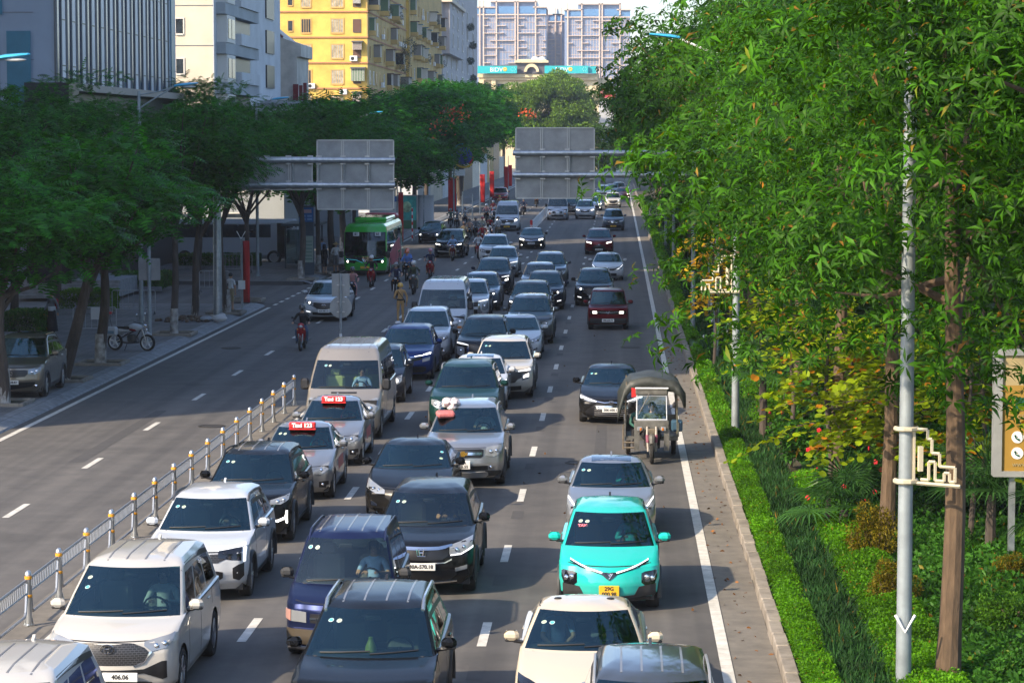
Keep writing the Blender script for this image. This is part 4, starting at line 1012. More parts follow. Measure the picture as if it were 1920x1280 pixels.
SP['van_new'] = scaled(spec('van', mirror_mat=black, feat=[('grille', grillem, False, sym((0, .70, .98), (.5, .72, .97), (.62, .82, .94))), ('chrome_bar', chrome, False, sym((0, .66, .69), (.6, .68, .72)), .016), ('headlamp', lampon, True, [(.64, .84, .96), (.86, .92, 1.06)], .012), ('lower_intake', grillem, False, sym((0, .26, .52), (.8, .28, .5)))], emblem=('oval', .86, .1, chrome), hoodline=False), W=2.03, H=2.5)
SP['old_mpv'] = scaled(spec('mpv', clad=False, ribs=(-.45, -.22, 0, .22, .45), riby=(-.5, 1.6), glass=clearglass, mirror_mat=clad, mtall=1.1, nose=.86, belt=1.06, hbow=.2, fin=False,
 front=[(.08, .22), (.0, .34), (0, .5), (.02, .52), (.04, .78), (.08, .86), (.3, .94), (.7, 1.02), (.95, 1.06), (1.2, 1.3), (1.62, 1.68), (1.8, 1.76), (2.1, 1.79)],
 rails=(-.75, 1.6), railm=mat('rail_blue', (.03, .04, .1), .3, .4), seat_y=1.15,
 feat=[('bumper', mat('bronze_bumper', (.12, .10, .075), .45, .4), False, sym((0, .26, .5), (.6, .27, .5), (.84, .32, .5)), .02), ('grille', grillem, False, sym((0, .6, .74), (.42, .6, .74))), ('grille_bar', chrome, False, sym((0, .65, .68), (.42, .65, .68)), .02), ('headlamp', lensglass, True, [(.48, .60, .76), (.72, .61, .78)], .012), ('corner_lamp', mat('pink_lens', (.5, .28, .24), .15, coat=1), True, [(.73, .61, .78), (.82, .63, .78)], .014), ('lower_intake', grillem, False, sym((0, .3, .4), (.4, .3, .4)), .025)]), W=1.67, L=4.1, H=1.80)
SP['suv_chrome_wing'] = spec('suv', rails=None, sunroof=None, glass=clearglass, seatm=seatb,
 feat=[('grille', grillem, False, sym((0, .66, .86), (.36, .67, .86), (.46, .74, .88))), ('chrome_bar', chrome, False, sym((0, .835, .875), (.3, .84, .88), (.52, .88, .915)), .018), ('chrome_lip', chrome, False, sym((0, .60, .62), (.4, .61, .63), (.52, .66, .69)), .014), ('headlamp', lensglass, True, [(.48, .76, .9), (.66, .76, .95), (.86, .86, 1.0)], .01), ('daylight_strip', drl, True, [(.5, .735, .755), (.68, .745, .77), (.87, .85, .88)], .015), ('lower_intake', grillem, False, sym((0, .30, .50), (.5, .32, .5), (.6, .4, .48))), ('fog_lamp', lensglass, True, [(.58, .46, .52), (.78, .50, .57)], .012), ('chrome_lower', chrome, False, sym((0, .235, .26), (.6, .27, .295)), .014)],
 lenses=((.6, .83, .04, chrome), (.72, .87, .036, chrome)), emblem=('hframe', .80, .085, chrome))
SP['sedan_black'] = spec('sedan', glass=carglass, feat=[('grille', grillem, False, sym((0, .42, .68), (.3, .44, .68), (.45, .54, .68))), ('headlamp', lensglass, True, [(.46, .60, .68), (.66, .60, .76), (.86, .70, .84)], .01), ('lower_intake', grillem, False, sym((0, .24, .34), (.5, .25, .34))), ('fog_recess', chrome, True, [(.62, .34, .38), (.76, .36, .46)], .01)], lenses=((.6, .665, .036, chrome), (.72, .69, .034, chrome)), emblem=('aitch', .62, .07, chrome))
SP['suv_cross_badge'] = scaled(spec('suv', feat=[('grille', grillem, False, sym((0, .70, .90), (.40, .70, .90), (.46, .74, .88))), ('chrome_bar', chrome, False, sym((0, .765, .825), (.43, .765, .825)), .018), ('headlamp', lensglass, True, [(.52, .74, .92), (.70, .72, .95), (.86, .80, .96)], .012), ('lower_intake', grillem, False, sym((0, .42, .52), (.56, .42, .52))), ('skid_plate', skid, False, sym((0, .23, .37), (.5, .25, .38), (.56, .3, .36)), .018), ('lower_bumper', clad, True, [(.5, .25, .41), (.72, .28, .40), (.84, .34, .40)], .012)],
 lenses=((.62, .83, .05, chrome), (.75, .85, .04, chrome), (.62, .485, .045, chrome)), emblem=('cross', .795, .12, goldm), rails=(-.4, 1.5)), W=1.85, L=4.64, H=1.74)
SP['taxi_ev'] = scaled(spec('hatch', ditchx=.60, glass=carglass, seatm=mat('seat_brown', (.22, .08, .04), .7), finm=black, clad=True,
 feat=[('daylight_strip', drl, False, sym((0, .66, .68), (.12, .69, .715), (.5, .80, .815), (.66, .86, .875)), .012), ('grille_line', blackg, False, sym((0, .60, .655), (.07, .64, .69), (.14, .675, .71), (.5, .775, .8), (.66, .84, .86)), .009), ('badge_panel', blackg, False, sym((0, .58, .70), (.05, .61, .71), (.12, .67, .71)), .015), ('headlamp', blackg, True, [(.54, .52, .68), (.60, .48, .70), (.76, .50, .72), (.80, .60, .70)], .01), ('lower_bumper', clad, False, sym((0, .22, .30), (.42, .23, .32), (.5, .27, .46), (.78, .30, .5))), ('lower_lip', black, False, sym((0, .20, .24), (.7, .22, .28)), .014)],
 lenses=((.63, .61, .05, chrome), (.72, .59, .05, chrome)), emblem=('vee', .655, .055, chrome)), W=1.72, L=3.97, H=1.58)
SP['hatch_sunroof'] = scaled(spec('sedan', sunroof=(.0-.1, .42, .4), feat=[('grille', grillem, False, sym((0, .56, .66), (.36, .57, .67), (.46, .62, .68))), ('headlamp', lensglass, True, [(.46, .62, .72), (.62, .58, .76), (.78, .66, .84), (.86, .74, .86)], .01), ('daylight_strip', drl, True, [(.5, .60, .62), (.66, .66, .70), (.84, .83, .86)], .016), ('lower_intake', grillem, False, sym((0, .25, .42), (.5, .27, .42)))], lenses=((.70, .69, .05, chrome),), emblem=('oval', .7, .07, chrome)), W=1.78, L=4.4, H=1.46)
SP['sedan_cream'] = spec('sedan', sunroof=None, ditchx=.62, feat=[('grille', grillem, False, sym((0, .44, .66), (.3, .48, .67), (.44, .58, .68))), ('headlamp', blackg, True, [(.46, .62, .68), (.7, .64, .76), (.86, .70, .80)], .01), ('daylight_strip', chrome, True, [(.46, .6, .62), (.86, .68, .7)], .015), ('lower_intake', grillem, False, sym((0, .22, .3), (.6, .24, .32)))], emblem=('wing', .6, .08, chrome), finm=P['cream'], fin=False)
SP['sedan_wide_grille'] = spec('sedan', H=1.46, feat=[('grille', grillem, False, sym((0, .22, .58), (.45, .23, .56), (.66, .26, .42), (.72, .3, .36))), ('headlamp', lensglass, True, [(.40, .62, .66), (.62, .62, .72), (.86, .70, .80)], .01), ('daylight_strip', drl, True, [(.42, .63, .645), (.86, .72, .76)], .016), ('chrome_wing', chrome, False, sym((0, .62, .64), (.18, .60, .62), (.45, .64, .655)), .014)],
 slats=(.24, .54, .46, 6, chrome), emblem=('ovals', .63, .07, chrome), ditchx=.64)
SP['box_ev'] = spec('box', ditchx=.68, handle=black, feat=[('light_panel', blackg, False, sym((0, .66, .80), (.7, .66, .80), (.74, .7, .79))), ('daylight_strip', chrome, False, sym((0, .70, .73), (.42, .74, .765), (.62, .74, .765)), .016), ('headlamp', lampon, True, [(.46, .69, .78), (.64, .69, .78)], .015), ('lower_bumper', clad, False, sym((0, .26, .48), (.76, .28, .5)), .012)], emblem=('vee', .725, .075, chrome))
SP['suv_lit'] = scaled(spec('suv', feat=[('grille', grillem, False, sym((0, .52, .82), (.3, .56, .83), (.46, .68, .84))), ('grille_frame', chrome, True, [(.0, .49, .52), (.3, .54, .57), (.5, .68, .73), (.62, .74, .77)], .016), ('headlamp', lensglass, True, [(.48, .76, .84), (.68, .76, .9), (.86, .84, .95)], .01), ('lower_intake', grillem, False, sym((0, .28, .42), (.5, .3, .42))), ('fog_strip', drl, True, [(.6, .40, .44), (.78, .44, .48)], .012)], lenses=((.62, .815, .05, lampon), (.76, .85, .035, chrome)), emblem=('wing', .72, .09, chrome)), W=1.84, L=4.55, H=1.68)
SP['suv_flagship'] = scaled(spec('suv', ribs=(-.44, -.15, .15, .44), riby=(-.5, 1.6), rails=(-.7, 1.75), railm=mat('rail_steel', (.55, .58, .6), .25, .85), railr=.028, railx=.66, finm=black, feat=[('grille', hexg, False, sym((0, .55, .86), (.5, .6, .86), (.6, .7, .86))), ('headlamp', lensglass, True, [(.5, .7, .86), (.86, .84, .95)], .01), ('lower_intake', grillem, False, sym((0, .28, .44), (.6, .3, .44)))]), W=1.90, L=4.8, H=1.74)
SP['suv_hex'] = scaled(spec('suv', rails=(-.5, 1.6), feat=[('grille', hexg, False, sym((0, .50, .82), (.4, .52, .84), (.5, .62, .86), (.84, .76, .86))), ('headlamp', lampon, True, [(.66, .66, .72), (.82, .70, .80)], .014), ('daylight_strip', drl, True, [(.5, .845, .87), (.86, .88, .93)], .014), ('headlamp_case', lensglass, True, [(.62, .58, .76), (.84, .64, .8)], .01), ('lower_intake', grillem, False, sym((0, .26, .4), (.6, .3, .42)))], emblem=('aitch', .76, .08, chrome)), W=1.9, L=4.78, H=1.72)
SP['suv_blue'] = scaled(spec('suv', feat=[('grille', blackg, False, sym((0, .62, .72), (.5, .68, .78), (.6, .74, .8))), ('daylight_strip', drlon, True, [(.35, .80, .815), (.6, .83, .85), (.86, .88, .93)], .014), ('chrome_vee', chrome, False, sym((0, .71, .73), (.1, .75, .77), (.35, .79, .805)), .014), ('headlamp', lensglass, True, [(.6, .62, .72), (.84, .68, .78)], .01), ('lower_intake', grillem, False, sym((0, .26, .48), (.6, .28, .48), (.72, .34, .46)))], emblem=('vee', .75, .09, chrome)), W=1.9, L=4.54, H=1.67)
SP['suv_split'] = scaled(spec('suv', feat=[('grille', grillem, False, sym((0, .60, .82), (.42, .64, .84), (.5, .7, .86))), ('daylight_strip', drl, True, [(.46, .84, .87), (.86, .9, .94)], .014), ('headlamp', lensglass, True, [(.60, .50, .76), (.74, .46, .80), (.86, .56, .8)], .01), ('chrome_arc', chrome, True, [(.44, .36, .84), (.50, .34, .76), (.56, .34, .5), (.62, .34, .4)], .014), ('lower_intake', grillem, False, sym((0, .28, .52), (.42, .3, .52)))], lenses=((.72, .66, .05, chrome),), emblem=('diamonds', .74, .09, chrome)), W=1.83, L=4.45, H=1.70)
SP['suv_boxy_grille'] = scaled(spec('suv', ribs=(-.36, -.12, .12, .36), riby=(-.4, 1.3), feat=[('grille', grillem, False, sym((0, .56, .84), (.38, .58, .85), (.5, .68, .86))), ('chrome_bar', chrome, False, sym((0, .66, .69), (.46, .7, .73)), .016), ('chrome_bar', chrome, False, sym((0, .76, .79), (.5, .78, .81)), .016), ('headlamp', lensglass, True, [(.5, .74, .86), (.7, .72, .92), (.86, .8, .96)], .01), ('lower_intake', grillem, False, sym((0, .3, .46), (.62, .3, .5)))], lenses=((.66, .81, .045, chrome),), emblem=('ovals', .72, .08, chrome)), W=1.83, L=4.73, H=1.79)
SP['suv_red'] = scaled(spec('suv', feat=[('grille', grillem, False, sym((0, .32, .72), (.34, .36, .62), (.46, .36, .46))), ('headlamp', lampon, True, [(.5, .76, .84), (.84, .84, .9)], .012), ('lower_intake', grillem, False, sym((0, .26, .3), (.6, .26, .32)))], emblem=('oval', .7, .06, chrome)), W=1.89, L=4.89, H=1.7)
SP['sedan_lit'] = spec('sedan', feat=[('grille', grillem, False, sym((0, .28, .56), (.5, .3, .5), (.6, .34, .46))), ('headlamp', lampon, True, [(.52, .63, .72), (.82, .68, .76)], .012), ('chrome_wing', chrome, False, sym((0, .60, .64), (.5, .64, .67)), .014), ('fog_lamp', lampon, True, [(.64, .3, .35), (.72, .3, .35)], .014)], emblem=('ovals', .62, .06, chrome))
SP['pickup_suv'] = scaled(spec('suv', rails=(-.4, 1.5), feat=[('grille', grillem, False, sym((0, .66, .9), (.4, .68, .9))), ('chrome_bar', chrome, False, sym((0, .82, .86), (.5, .86, .9), (.6, .86, .9)), .016), ('headlamp', lampon, True, [(.54, .84, .92), (.84, .9, .96)], .012), ('bumper_guard', skid, False, sym((0, .4, .46), (.7, .42, .52)), .02), ('lower_intake', grillem, False, sym((0, .28, .38), (.6, .3, .38)))], emblem=('ovals', .78, .08, chrome)), W=1.9, L=4.8, H=1.84)
SP['small_hatch'] = scaled(spec('hatch', rails=(-.3, 1.2), feat=[('grille', grillem, False, sym((0, .62, .7), (.36, .64, .72))), ('headlamp', lensglass, True, [(.46, .58, .72), (.62, .56, .78), (.78, .66, .84)], .01), ('lower_intake', grillem, False, sym((0, .28, .42), (.45, .3, .42)))], lenses=((.62, .68, .06, lampon), (.6, .36, .05, chrome)), emblem=('oval', .74, .06, chrome)), W=1.72, L=4.0, H=1.6)
SP['suv_round'] = scaled(spec('suv', rails=(-.3, 1.5), feat=[('grille', grillem, False, sym((0, .66, .88), (.42, .68, .88), (.5, .76, .86))), ('headlamp', lensglass, True, [(.52, .74, .88), (.7, .74, .94), (.86, .84, .96)], .01), ('lower_intake', grillem, False, sym((0, .30, .50), (.6, .38, .52), (.7, .46, .52)))], lenses=((.62, .81, .045, chrome), (.74, .84, .045, chrome), (.72, .4, .05, chrome)), emblem=('aitch', .78, .08, chrome), hoodline=True), W=1.89, L=4.67, H=1.79)
MADE = {}
def car(key, pcol, px, py, label, cat='car', rz=0, group=None, plate_=None, stk=None, X=None, extra=None):
    """px, py: where the middle of the front bumper meets the road in the photograph"""
    sp = SP[key]; x, y = G(px, 255+(py-255)*1.028)
    if X is not None: x = X
    pm = P[pcol]; uniq = plate_ or stk or extra
    if (key) not in MADE:
        root = build_car(key, sp, pm); MADE[key] = (root, pm.name); fresh = True
    else:
        src, srcm = MADE[key]; root = copy_tree(src, None, {srcm: pm} if srcm != pm.name else None)
        for ch in list(root.children):
            if ch.name.split('.')[0] in ('sticker', 'number_plate', 'person'):
                for g in list(ch.children): bpy.data.objects.remove(g)
                bpy.data.objects.remove(ch)
    B = PROTO[key][2]
    if stk: sticker(root, B, sp, **stk)
    if plate_: plate(root, B, *plate_[:2], **(plate_[2] if len(plate_) > 2 else {}))
    root.location = (x+math.sin(rz)*0, y+sp['L']/2, 0); root.rotation_euler = (0, 0, rz)
    root['label'] = label; root['category'] = cat
    if group: root['group'] = group
    elif 'group' in root: del root['group']
    return root
SK = dict(kinds=(st_c, st_g)); SV = dict(kinds=(st_g, st_c), x0=-.6, vertical=True)
c1 = car('mpv_grille', 'pearl', 202, 1300, 'pearl white people carrier with large honeycomb grille, second car beside the railing from the bottom', plate_=('406.06', .46, dict(x=.18)), stk=SV)
c = car('mpv_grille', 'pearl', 40, 1603, 'white people carrier cut by the bottom left corner, only its ribbed roof showing', X=-7.25)
c = car('suv_angular', 'white', 362, 1108, 'white compact crossover with dark roof rails and angular light strips beside the railing', stk=SK)
c = car('suv_black', 'black', 455, 1003, 'glossy black crossover with lit lower strips, beside the railing', stk=SK)
SK2 = dict(kinds=(st_g, st_g), x0=-.5)
tx1 = car('taxi_sedan', 'silver', 550, 922, 'silver taxi with red roof sign, nearer of the two', 'taxi', stk=SK2)
tx2 = car('taxi_sedan', 'silver', 612, 860, 'silver taxi with red roof sign, directly before the beige van', 'taxi')
for t_ in (tx1, tx2):
    B = PROTO['taxi_sedan'][2]; h = surf(B, 0, -.25, d='T')
    b = MB(); b.rbox((0, -.28, h.z+.09), (.60, .14, .13), .025); b.b2(-.3, .3, -.34, -.22, h.z-.01, h.z+.02); o = b.build('roof_sign', redt, t_)
    text_front('Taxi 123', .13, whl, o, (0, -.365, h.z+.088), bold=.006)
    patch(B, [(-.5, .52, .78), (-.1, .55, .8), (.5, .55, .8)], mat('door_red_print', (.5, .12, .12), .5), t_, 'door_print', 'S', .003, False, .1, .002)
c = car('van_old', 'beige', 640, 812, 'beige silver minibus with raised ribbed roof beside the end of the railing', 'minibus', stk=SK)
c = car('small_hatch', 'darkblue', 703, 744, 'dark blue hatchback with a lit headlamp, half hidden behind the beige minibus', 'car')
c = car('suv_blue', 'blue', 757, 702, 'deep blue crossover with thin white light strip', stk=None)
c = car('suv_round', 'white', 793, 668, 'white crossover half hidden between the blue crossover and the silver minibus')
c = car('van_silver', 'white', 826, 634, 'silver minibus carrying a roof light bar, behind the tan uniformed officer', 'minibus')
c = car('suv_split', 'white', 877, 593, 'white crossover with black nose, behind the silver minibus')
c = car('suv_lit', 'bluegrey', 899, 575, 'blue grey crossover in the slow queue, behind the white one with a black nose')
c = car('suv_hex', 'darkblue', 922, 543, 'dark blue crossover with bright lamps, fourth from the far end of the left queue')
c = car('suv_split', 'lgrey', 941, 514, 'silver crossover, third from the far end of the left queue')
c = car('suv_round', 'white', 925, 489, 'white crossover at the far end of the left queue beside the scooters')
# second queue
c = car('suv_flagship', 'black', 672, 1404, 'black seven seat crossover with steel roof rails at bottom centre', stk=SK)
fl = c
c = car('old_mpv', 'navy', 632, 1216, 'old navy boxy people carrier with bronze bumper and ribbed roof', stk=SK)
c = car('suv_chrome_wing', 'black', 790, 1098, 'black crossover with chrome wing grille, plate 570.18', plate_=('30A-570.18', .56, dict(x=0)), stk=SK)
c = car('sedan_black', 'black', 762, 962, 'black saloon partly hidden behind the chrome winged crossover', stk=dict(kinds=(st_c, st_g), x0=.6, vertical=True))
cap = car('suv_cross_badge', 'silver', 868, 898, 'silver crossover with gold cross badge and cloths on its roof, plate 30A 175.55', plate_=('30A\n175.55', .55, dict(two=True)), stk=SK)
c = car('suv_round', 'green', 868, 803, 'dark green crossover right behind the silver one with cloths on its roof')
c = car('hatch_sunroof', 'white', 893, 757, 'white saloon tucked behind the dark green crossover')
c = car('suv_hex', 'pearl', 940, 736, 'pearl white crossover with mesh grille and split lamps', stk=SK)
c = car('suv_split', 'black', 903, 682, 'black crossover left of the small white saloon')
c = car('sedan_black', 'white', 967, 664, 'small white saloon squeezed behind the pearl white crossover')
c = car('suv_boxy_grille', 'grey', 992, 636, 'dark grey people carrier with broad chrome grille in the middle queue')
c = car('suv_blue', 'black', 993, 596, 'black crossover hidden behind the dark grey people carrier')
c = car('suv_lit', 'darkblue', 1020, 573, 'dark crossover with bright white lamps in the middle queue')
c = car('suv_chrome_wing', 'grey', 1010, 551, 'grey crossover third from the far end of the middle queue')
c = car('suv_boxy_grille', 'grey', 1030, 532, 'silver grey people carrier at the far end of the middle queue')
# third lane
roof = car('suv_boxy_grille', 'grey', 1217, 1603, 'steel grey people carrier cut by the bottom edge, only its ribbed roof showing', X=.42)
c = car('sedan_cream', 'cream', 1090, 1364, 'cream saloon with two people inside at the bottom edge', stk=dict(kinds=(st_g, st_c), x0=-.55))
mz = c
ev = car('taxi_ev', 'turq', 1142, 1128, 'bright turquoise electric taxi with orange plate 29G 000.98', 'taxi', plate_=('29G\n000.98', .40, dict(yellow=True, two=True)), stk=dict(kinds=(st_g, st_g), x0=-.5))
B = PROTO['taxi_ev'][2]; h = surf(B, -.46, z=1.29)
text_front('TAXI', .075, mat('pink_letters', (.8, .2, .25), .5), ev, (-.46, h.y-.012, 1.29), tilt=-.9, bold=.004)
c = car('hatch_sunroof', 'silver', 1145, 1002, 'silver saloon with dark sunroof right behind the turquoise taxi', stk=SK)
slv = c
c = car('sedan_wide_grille', 'black', 1146, 782, 'black saloon with wide chrome barred grille beside the three wheeler', plate_=('30K-605.11', .42), stk=SK)
c = car('box_ev', 'red', 1140, 609, 'dark red boxy mini car with flat light panel, plate 29B-626.74', plate_=('29B-626.74', .40))
c = car('suv_lit', 'black', 1114, 566, 'black crossover with lit round lamps in the right lane', plate_=('30F-118.20', .47))
c = car('hatch_sunroof', 'white', 1139, 519, 'white hatchback behind the black crossover in the right lane')
c = car('suv_red', 'red', 1123, 472, 'deep red crossover with lit lamps in the right lane', plate_=('30H-662.16', .36))
c = car('suv_boxy_grille', 'bluegrey', 1150, 428, 'blue grey people carrier alone in the far right lane', plate_=('30E 114', .4, dict(yellow=True)))
c = car('sedan_lit', 'black', 996, 462, 'black saloon with white lit lamps alone in the middle of the far road', plate_=('30G-227.10', .44))
c = car('van_new', 'white', 950, 429, 'tall white minibus with black grille beside the scooters', 'minibus', plate_=('29B 603', .4, dict(yellow=True)))
c = car('van_silver', 'lgrey', 1045, 409, 'distant silver minibus beside the far railing', 'minibus')
c = car('suv_lit', 'black', 1071, 399, 'distant black car between silver minibus and white pickup')
c = car('pickup_suv', 'white', 1097, 407, 'distant white off roader with dark grille right of the black car')
c = car('sedan_lit', 'lgrey', 1113, 391, 'distant silver saloon half hidden behind the white off roader')
c = car('suv_round', 'white', 1132, 371, 'white car farthest back in the lane beside the sign board')
c = car('sedan_black', 'grey', 1147, 363, 'dark grey car in the far pack behind the pale taxi')
c = car('suv_lit', 'pearl', 1149, 386, 'pale cream car with lit lamps in the far right lane')
c = car('sedan_lit', 'red', 1168, 371, 'dark maroon car nearest the kerb in the far pack')
c = car('suv_blue', 'grey', 1160, 362, 'grey car between the maroon one and the dark grey one in the far pack')
# left carriageway
c = car('suv_lit', 'white', 607, 594, 'white crossover with an orange glowing indicator, alone on the left carriageway', plate_=('30A-081.73', .47))
c = car('suv_round', 'tan', 48, 745, 'tan crossover with roof rails parked on the left pavement edge', plate_=('30E-328.83', .52), X=-18.2, rz=.04)
c.location.z = .15
c = car('pickup_suv', 'black', 843, 478, 'big black off roader with lit lamps among the scooters', rz=-.04)
c = car('small_hatch', 'black', 808, 452, 'black hatchback turning out beside the bus stop trees', rz=-.1)
c = car('sedan_black', 'lgrey', 745, 440, 'silver saloon parked behind the white banners'); c.location.x -= .8
c = car('suv_round', 'red2', 937, 376, 'red car far away under the trees on the left')
c = car('suv_round', 'white', 513, 447, 'white car parked deep in the side street'); c.location.z = .0
# ---------------- trees and planting ----------------
def leafmat(name, col, isl=.45, tr=.35, rough=.55, spec=.14):
    return mat(name, col, rough, spec=spec, trans=tr, island=isl)
bark = mat('bark_brown', (.10, .066, .04), .9, noise=.35, nscale=9, bump=.8, bscale=14, stretch=(1, 1, .25))
barkd = mat('bark_grey', (.07, .055, .045), .9, noise=.35, nscale=6, bump=.8, bscale=16, stretch=(1, 1, .3))
lime = mat('lime_wash', (.5, .48, .45), .9, dirt=(.16, .14, .12), nscale=5)
L_whorl = leafmat('whorled_leaves', (.027, .112, .004), .65, .33, .5); L_fl = leafmat('feathery_leaves', (.016, .115, .014), .65, .4, .6)
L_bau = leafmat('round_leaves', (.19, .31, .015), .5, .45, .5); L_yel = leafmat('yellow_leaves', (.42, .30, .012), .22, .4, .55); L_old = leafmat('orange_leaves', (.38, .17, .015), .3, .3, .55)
L_far = leafmat('hazy_tree_leaves', (.12, .24, .035), .4, .3, .6); L_dark = leafmat('dark_shrub_leaves', (.02, .06, .015), .5, .2, .5); L_shrub = leafmat('shrub_leaves', (.035, .13, .02), .5, .3, .45)
L_hedge = leafmat('bright_hedge_leaves', (.075, .24, .008), .4, .35, .5); L_strap = leafmat('strap_grass_leaves', (.02, .075, .022), .5, .2, .65, .15); L_palm = leafmat('palm_leaves', (.035, .11, .03), .35, .25, .35); L_crot = leafmat('croton_leaves', (.13, .125, .012), .6, .3, .5)
L_lawn = leafmat('lawn_blades', (.06, .17, .015), .4, .3, .5)
def meshnp(name, V, Fq, m, k=4):
    me = bpy.data.meshes.new(name); n = len(V); nf = len(Fq)
    me.vertices.add(n); me.vertices.foreach_set('co', V.astype(np.float32).reshape(-1)); me.loops.add(nf*k); me.loops.foreach_set('vertex_index', Fq.astype(np.int32).reshape(-1))
    me.polygons.add(nf); me.polygons.foreach_set('loop_start', (np.arange(nf)*k).astype(np.int32)); me.update()
    for mm in (m if isinstance(m, list) else [m]): me.materials.append(mm)
    return me
def norm(a): return a/np.maximum(np.linalg.norm(a, axis=-1, keepdims=True), 1e-9)
def leaves(P, D, N, ln, wd, rg, droop=.25, fold=.2):
    """pointed leaves: P base, D direction, N upward normal. returns verts (n,6,3) and quads"""
    n = len(P); D = norm(D); Sd = norm(np.cross(D, N)); U = np.cross(Sd, D)
    ln = np.broadcast_to(np.asarray(ln, float).reshape(-1, 1), (n, 1))*rg.uniform(.75, 1.2, (n, 1)); wd = np.broadcast_to(np.asarray(wd, float).reshape(-1, 1), (n, 1))*rg.uniform(.8, 1.15, (n, 1))
    b = P; c = P+D*ln*.55+U*0; t = P+D*ln-U*ln*droop
    l = P+D*ln*.5-Sd*wd*.5+U*wd*fold; r = P+D*ln*.5+Sd*wd*.5+U*wd*fold
    V = np.stack([b, r, t, l, c], 1).reshape(-1, 3); i = np.arange(n)[:, None]*5
    F3 = np.concatenate([i+np.array([[0, 1, 4]]), i+np.array([[1, 2, 4]]), i+np.array([[2, 3, 4]]), i+np.array([[3, 0, 4]])], 0)
    return V, F3
def whorl_crown(seed, R_=(3.6, 3.6, 3.0), nb=26, ntw=34, kl=8, ln=.19, wd=.065, m=None, layers=True, name='crown', sub=None):
    """rosettes of leaves at the twig tips of many branch clumps, with gaps between the clumps"""
    rg = np.random.default_rng(seed); T = []; A = []
    for i in range(nb):
        d = norm(rg.normal(size=3)); d = norm(d+np.array([0, 0, .12])); c = d*np.array(R_)*rg.uniform(.45, .98); r = rg.uniform(.6, 1.15)
        k = int(ntw*r*r)
        q = norm(rg.normal(size=(k, 3))); q *= np.array([1.35, 1.35, .5])*r*rg.uniform(.45, 1, (k, 1))**.6
        T.append(c+q); A.append(norm(q*np.array([.6, .6, .5])+d*.5+np.array([0, 0, .9])))
    T = np.concatenate(T); A = np.concatenate(A); n = len(T)
    ax = norm(A+rg.normal(size=(n, 3))*.25); e1 = norm(np.cross(ax, rg.normal(size=(n, 3)))); e2 = np.cross(ax, e1); P = []; D = []; N = []
    for j in range(kl):
        a = 2*math.pi*(j/kl)+rg.uniform(-.3, .3, (n, 1)); el = rg.uniform(.0, .5, (n, 1))
        d = (e1*np.cos(a)+e2*np.sin(a))*np.cos(el)+ax*np.sin(el); P.append(T+d*.02); D.append(d); N.append(ax)
    rs_ = np.tile(rg.uniform(.6, 1.3, n), kl); P, D, N = np.concatenate(P), np.concatenate(D)+rg.normal(size=(n*kl, 3))*.16, np.concatenate(N); kp = rg.random(n*kl) < .8
    V, F_ = leaves(P[kp], D[kp], N[kp], ln*rs_[kp], wd*rs_[kp], rg, .42)
    return meshnp(name, V, F_, m, 3), T
def limbs(seed, T, base, top, r0, mb, n=7):
    rg = np.random.default_rng(seed)
    for i in range(n):
        t = T[rg.integers(len(T))]; s = Vector(base)+(Vector(top)-Vector(base))*rg.uniform(.2, 1.0); e = Vector(t)*.85
        mid = (s+e)/2+Vector((0, 0, -.2)); mb.path([s, mid, e], [r0*.45, r0*.28, r0*.08], 6)
def whorl_tree(x, y, cr, h, zb, label, rt=.17, ch=3.0, scale=1., rot=0., group='broadleaf trees along the right verge', lean=0, lm=None):
    z0 = bankz(x); t = empty('broadleaf_tree', (x, y, z0), rot, label, 'tree', group)
    mb = MB(); n = 9; pts = []; rs = []
    rg = random.Random(int(x*31+y*17))
    ph = rg.uniform(0, 6)
    for i in range(n+1): f = i/n; pts.append((lean*f+.06*math.sin(f*5+ph), .05*math.cos(f*4+ph), f*h*.96)); rs.append(rt*(1.15 if i == 0 else 1)*(1-.45*f))
    mb.path(pts, rs, 10)
    limbs(int(y), TW[cr], (0, 0, h-2.4), (0, 0, h-.6), rt, _Sh(mb, (0, 0, h-.0), scale)) if False else None
    for i in range(8):
        q = TW[cr][rg.randrange(len(TW[cr]))]*scale*.8; e = Vector((q[0], q[1], q[2]+h)); s = Vector((0, 0, h*rg.uniform(.62, .95))); mb.path([s, s*.4+e*.6+Vector((0, 0, -.15)), e], [rt*.4, rt*.22, rt*.06], 6)
    mb.build('trunk', bark, t)
    c = inst('crown', CW[cr], t, (0, 0, h), 0, scale)
    return t
CW = []; TW = []
for s_ in range(3):
    m_, T_ = whorl_crown(10+s_, (4.3, 4.3, 4.0), 68, 52, 9, .175, .046, L_whorl); CW.append(m_); TW.append(T_)
m_, T_ = whorl_crown(20, (4.3, 4.3, 4.2), 66, 28, 7, .27, .11, L_whorl); CW.append(m_); TW.append(T_)     # coarser, for far trees
# near trunk centred on the big pole, then a row at about x = 5
row = [(4.75, 36.3, 0, 7.4, .175, 'broadleaf tree with pale tan trunk nearest the camera, right of the near lamp pole'),
 (5.15, 48.6, 1, 7.2, .16, 'broadleaf tree with dark trunk just left of the near lamp pole'), (4.95, 57, 2, 7.5, .17, 'broadleaf tree whose dark trunk rises from the red flowered shrubs'),
 (6.0, 66, 0, 8.3, .15, 'slim broadleaf tree behind the lone fan palm'), (5.5, 77, 1, 9.0, .16, 'broadleaf tree standing beside the second lamp pole'),
 (5.6, 88, 2, 9.8, .16, 'broadleaf tree behind the yellow leaved sapling')]
for i, (x, y, c, h, rt, lb) in enumerate(row): whorl_tree(x, y, c, h, 0, lb, rt, rot=i*2.1, scale=[1.1, 1.12, 1.08, 1.0, 1.05, 1.2][i])
whorl_tree(9.0, 44, 1, 8.0, 0, 'broadleaf tree behind the gold billboard at the right edge', .15, rot=1)
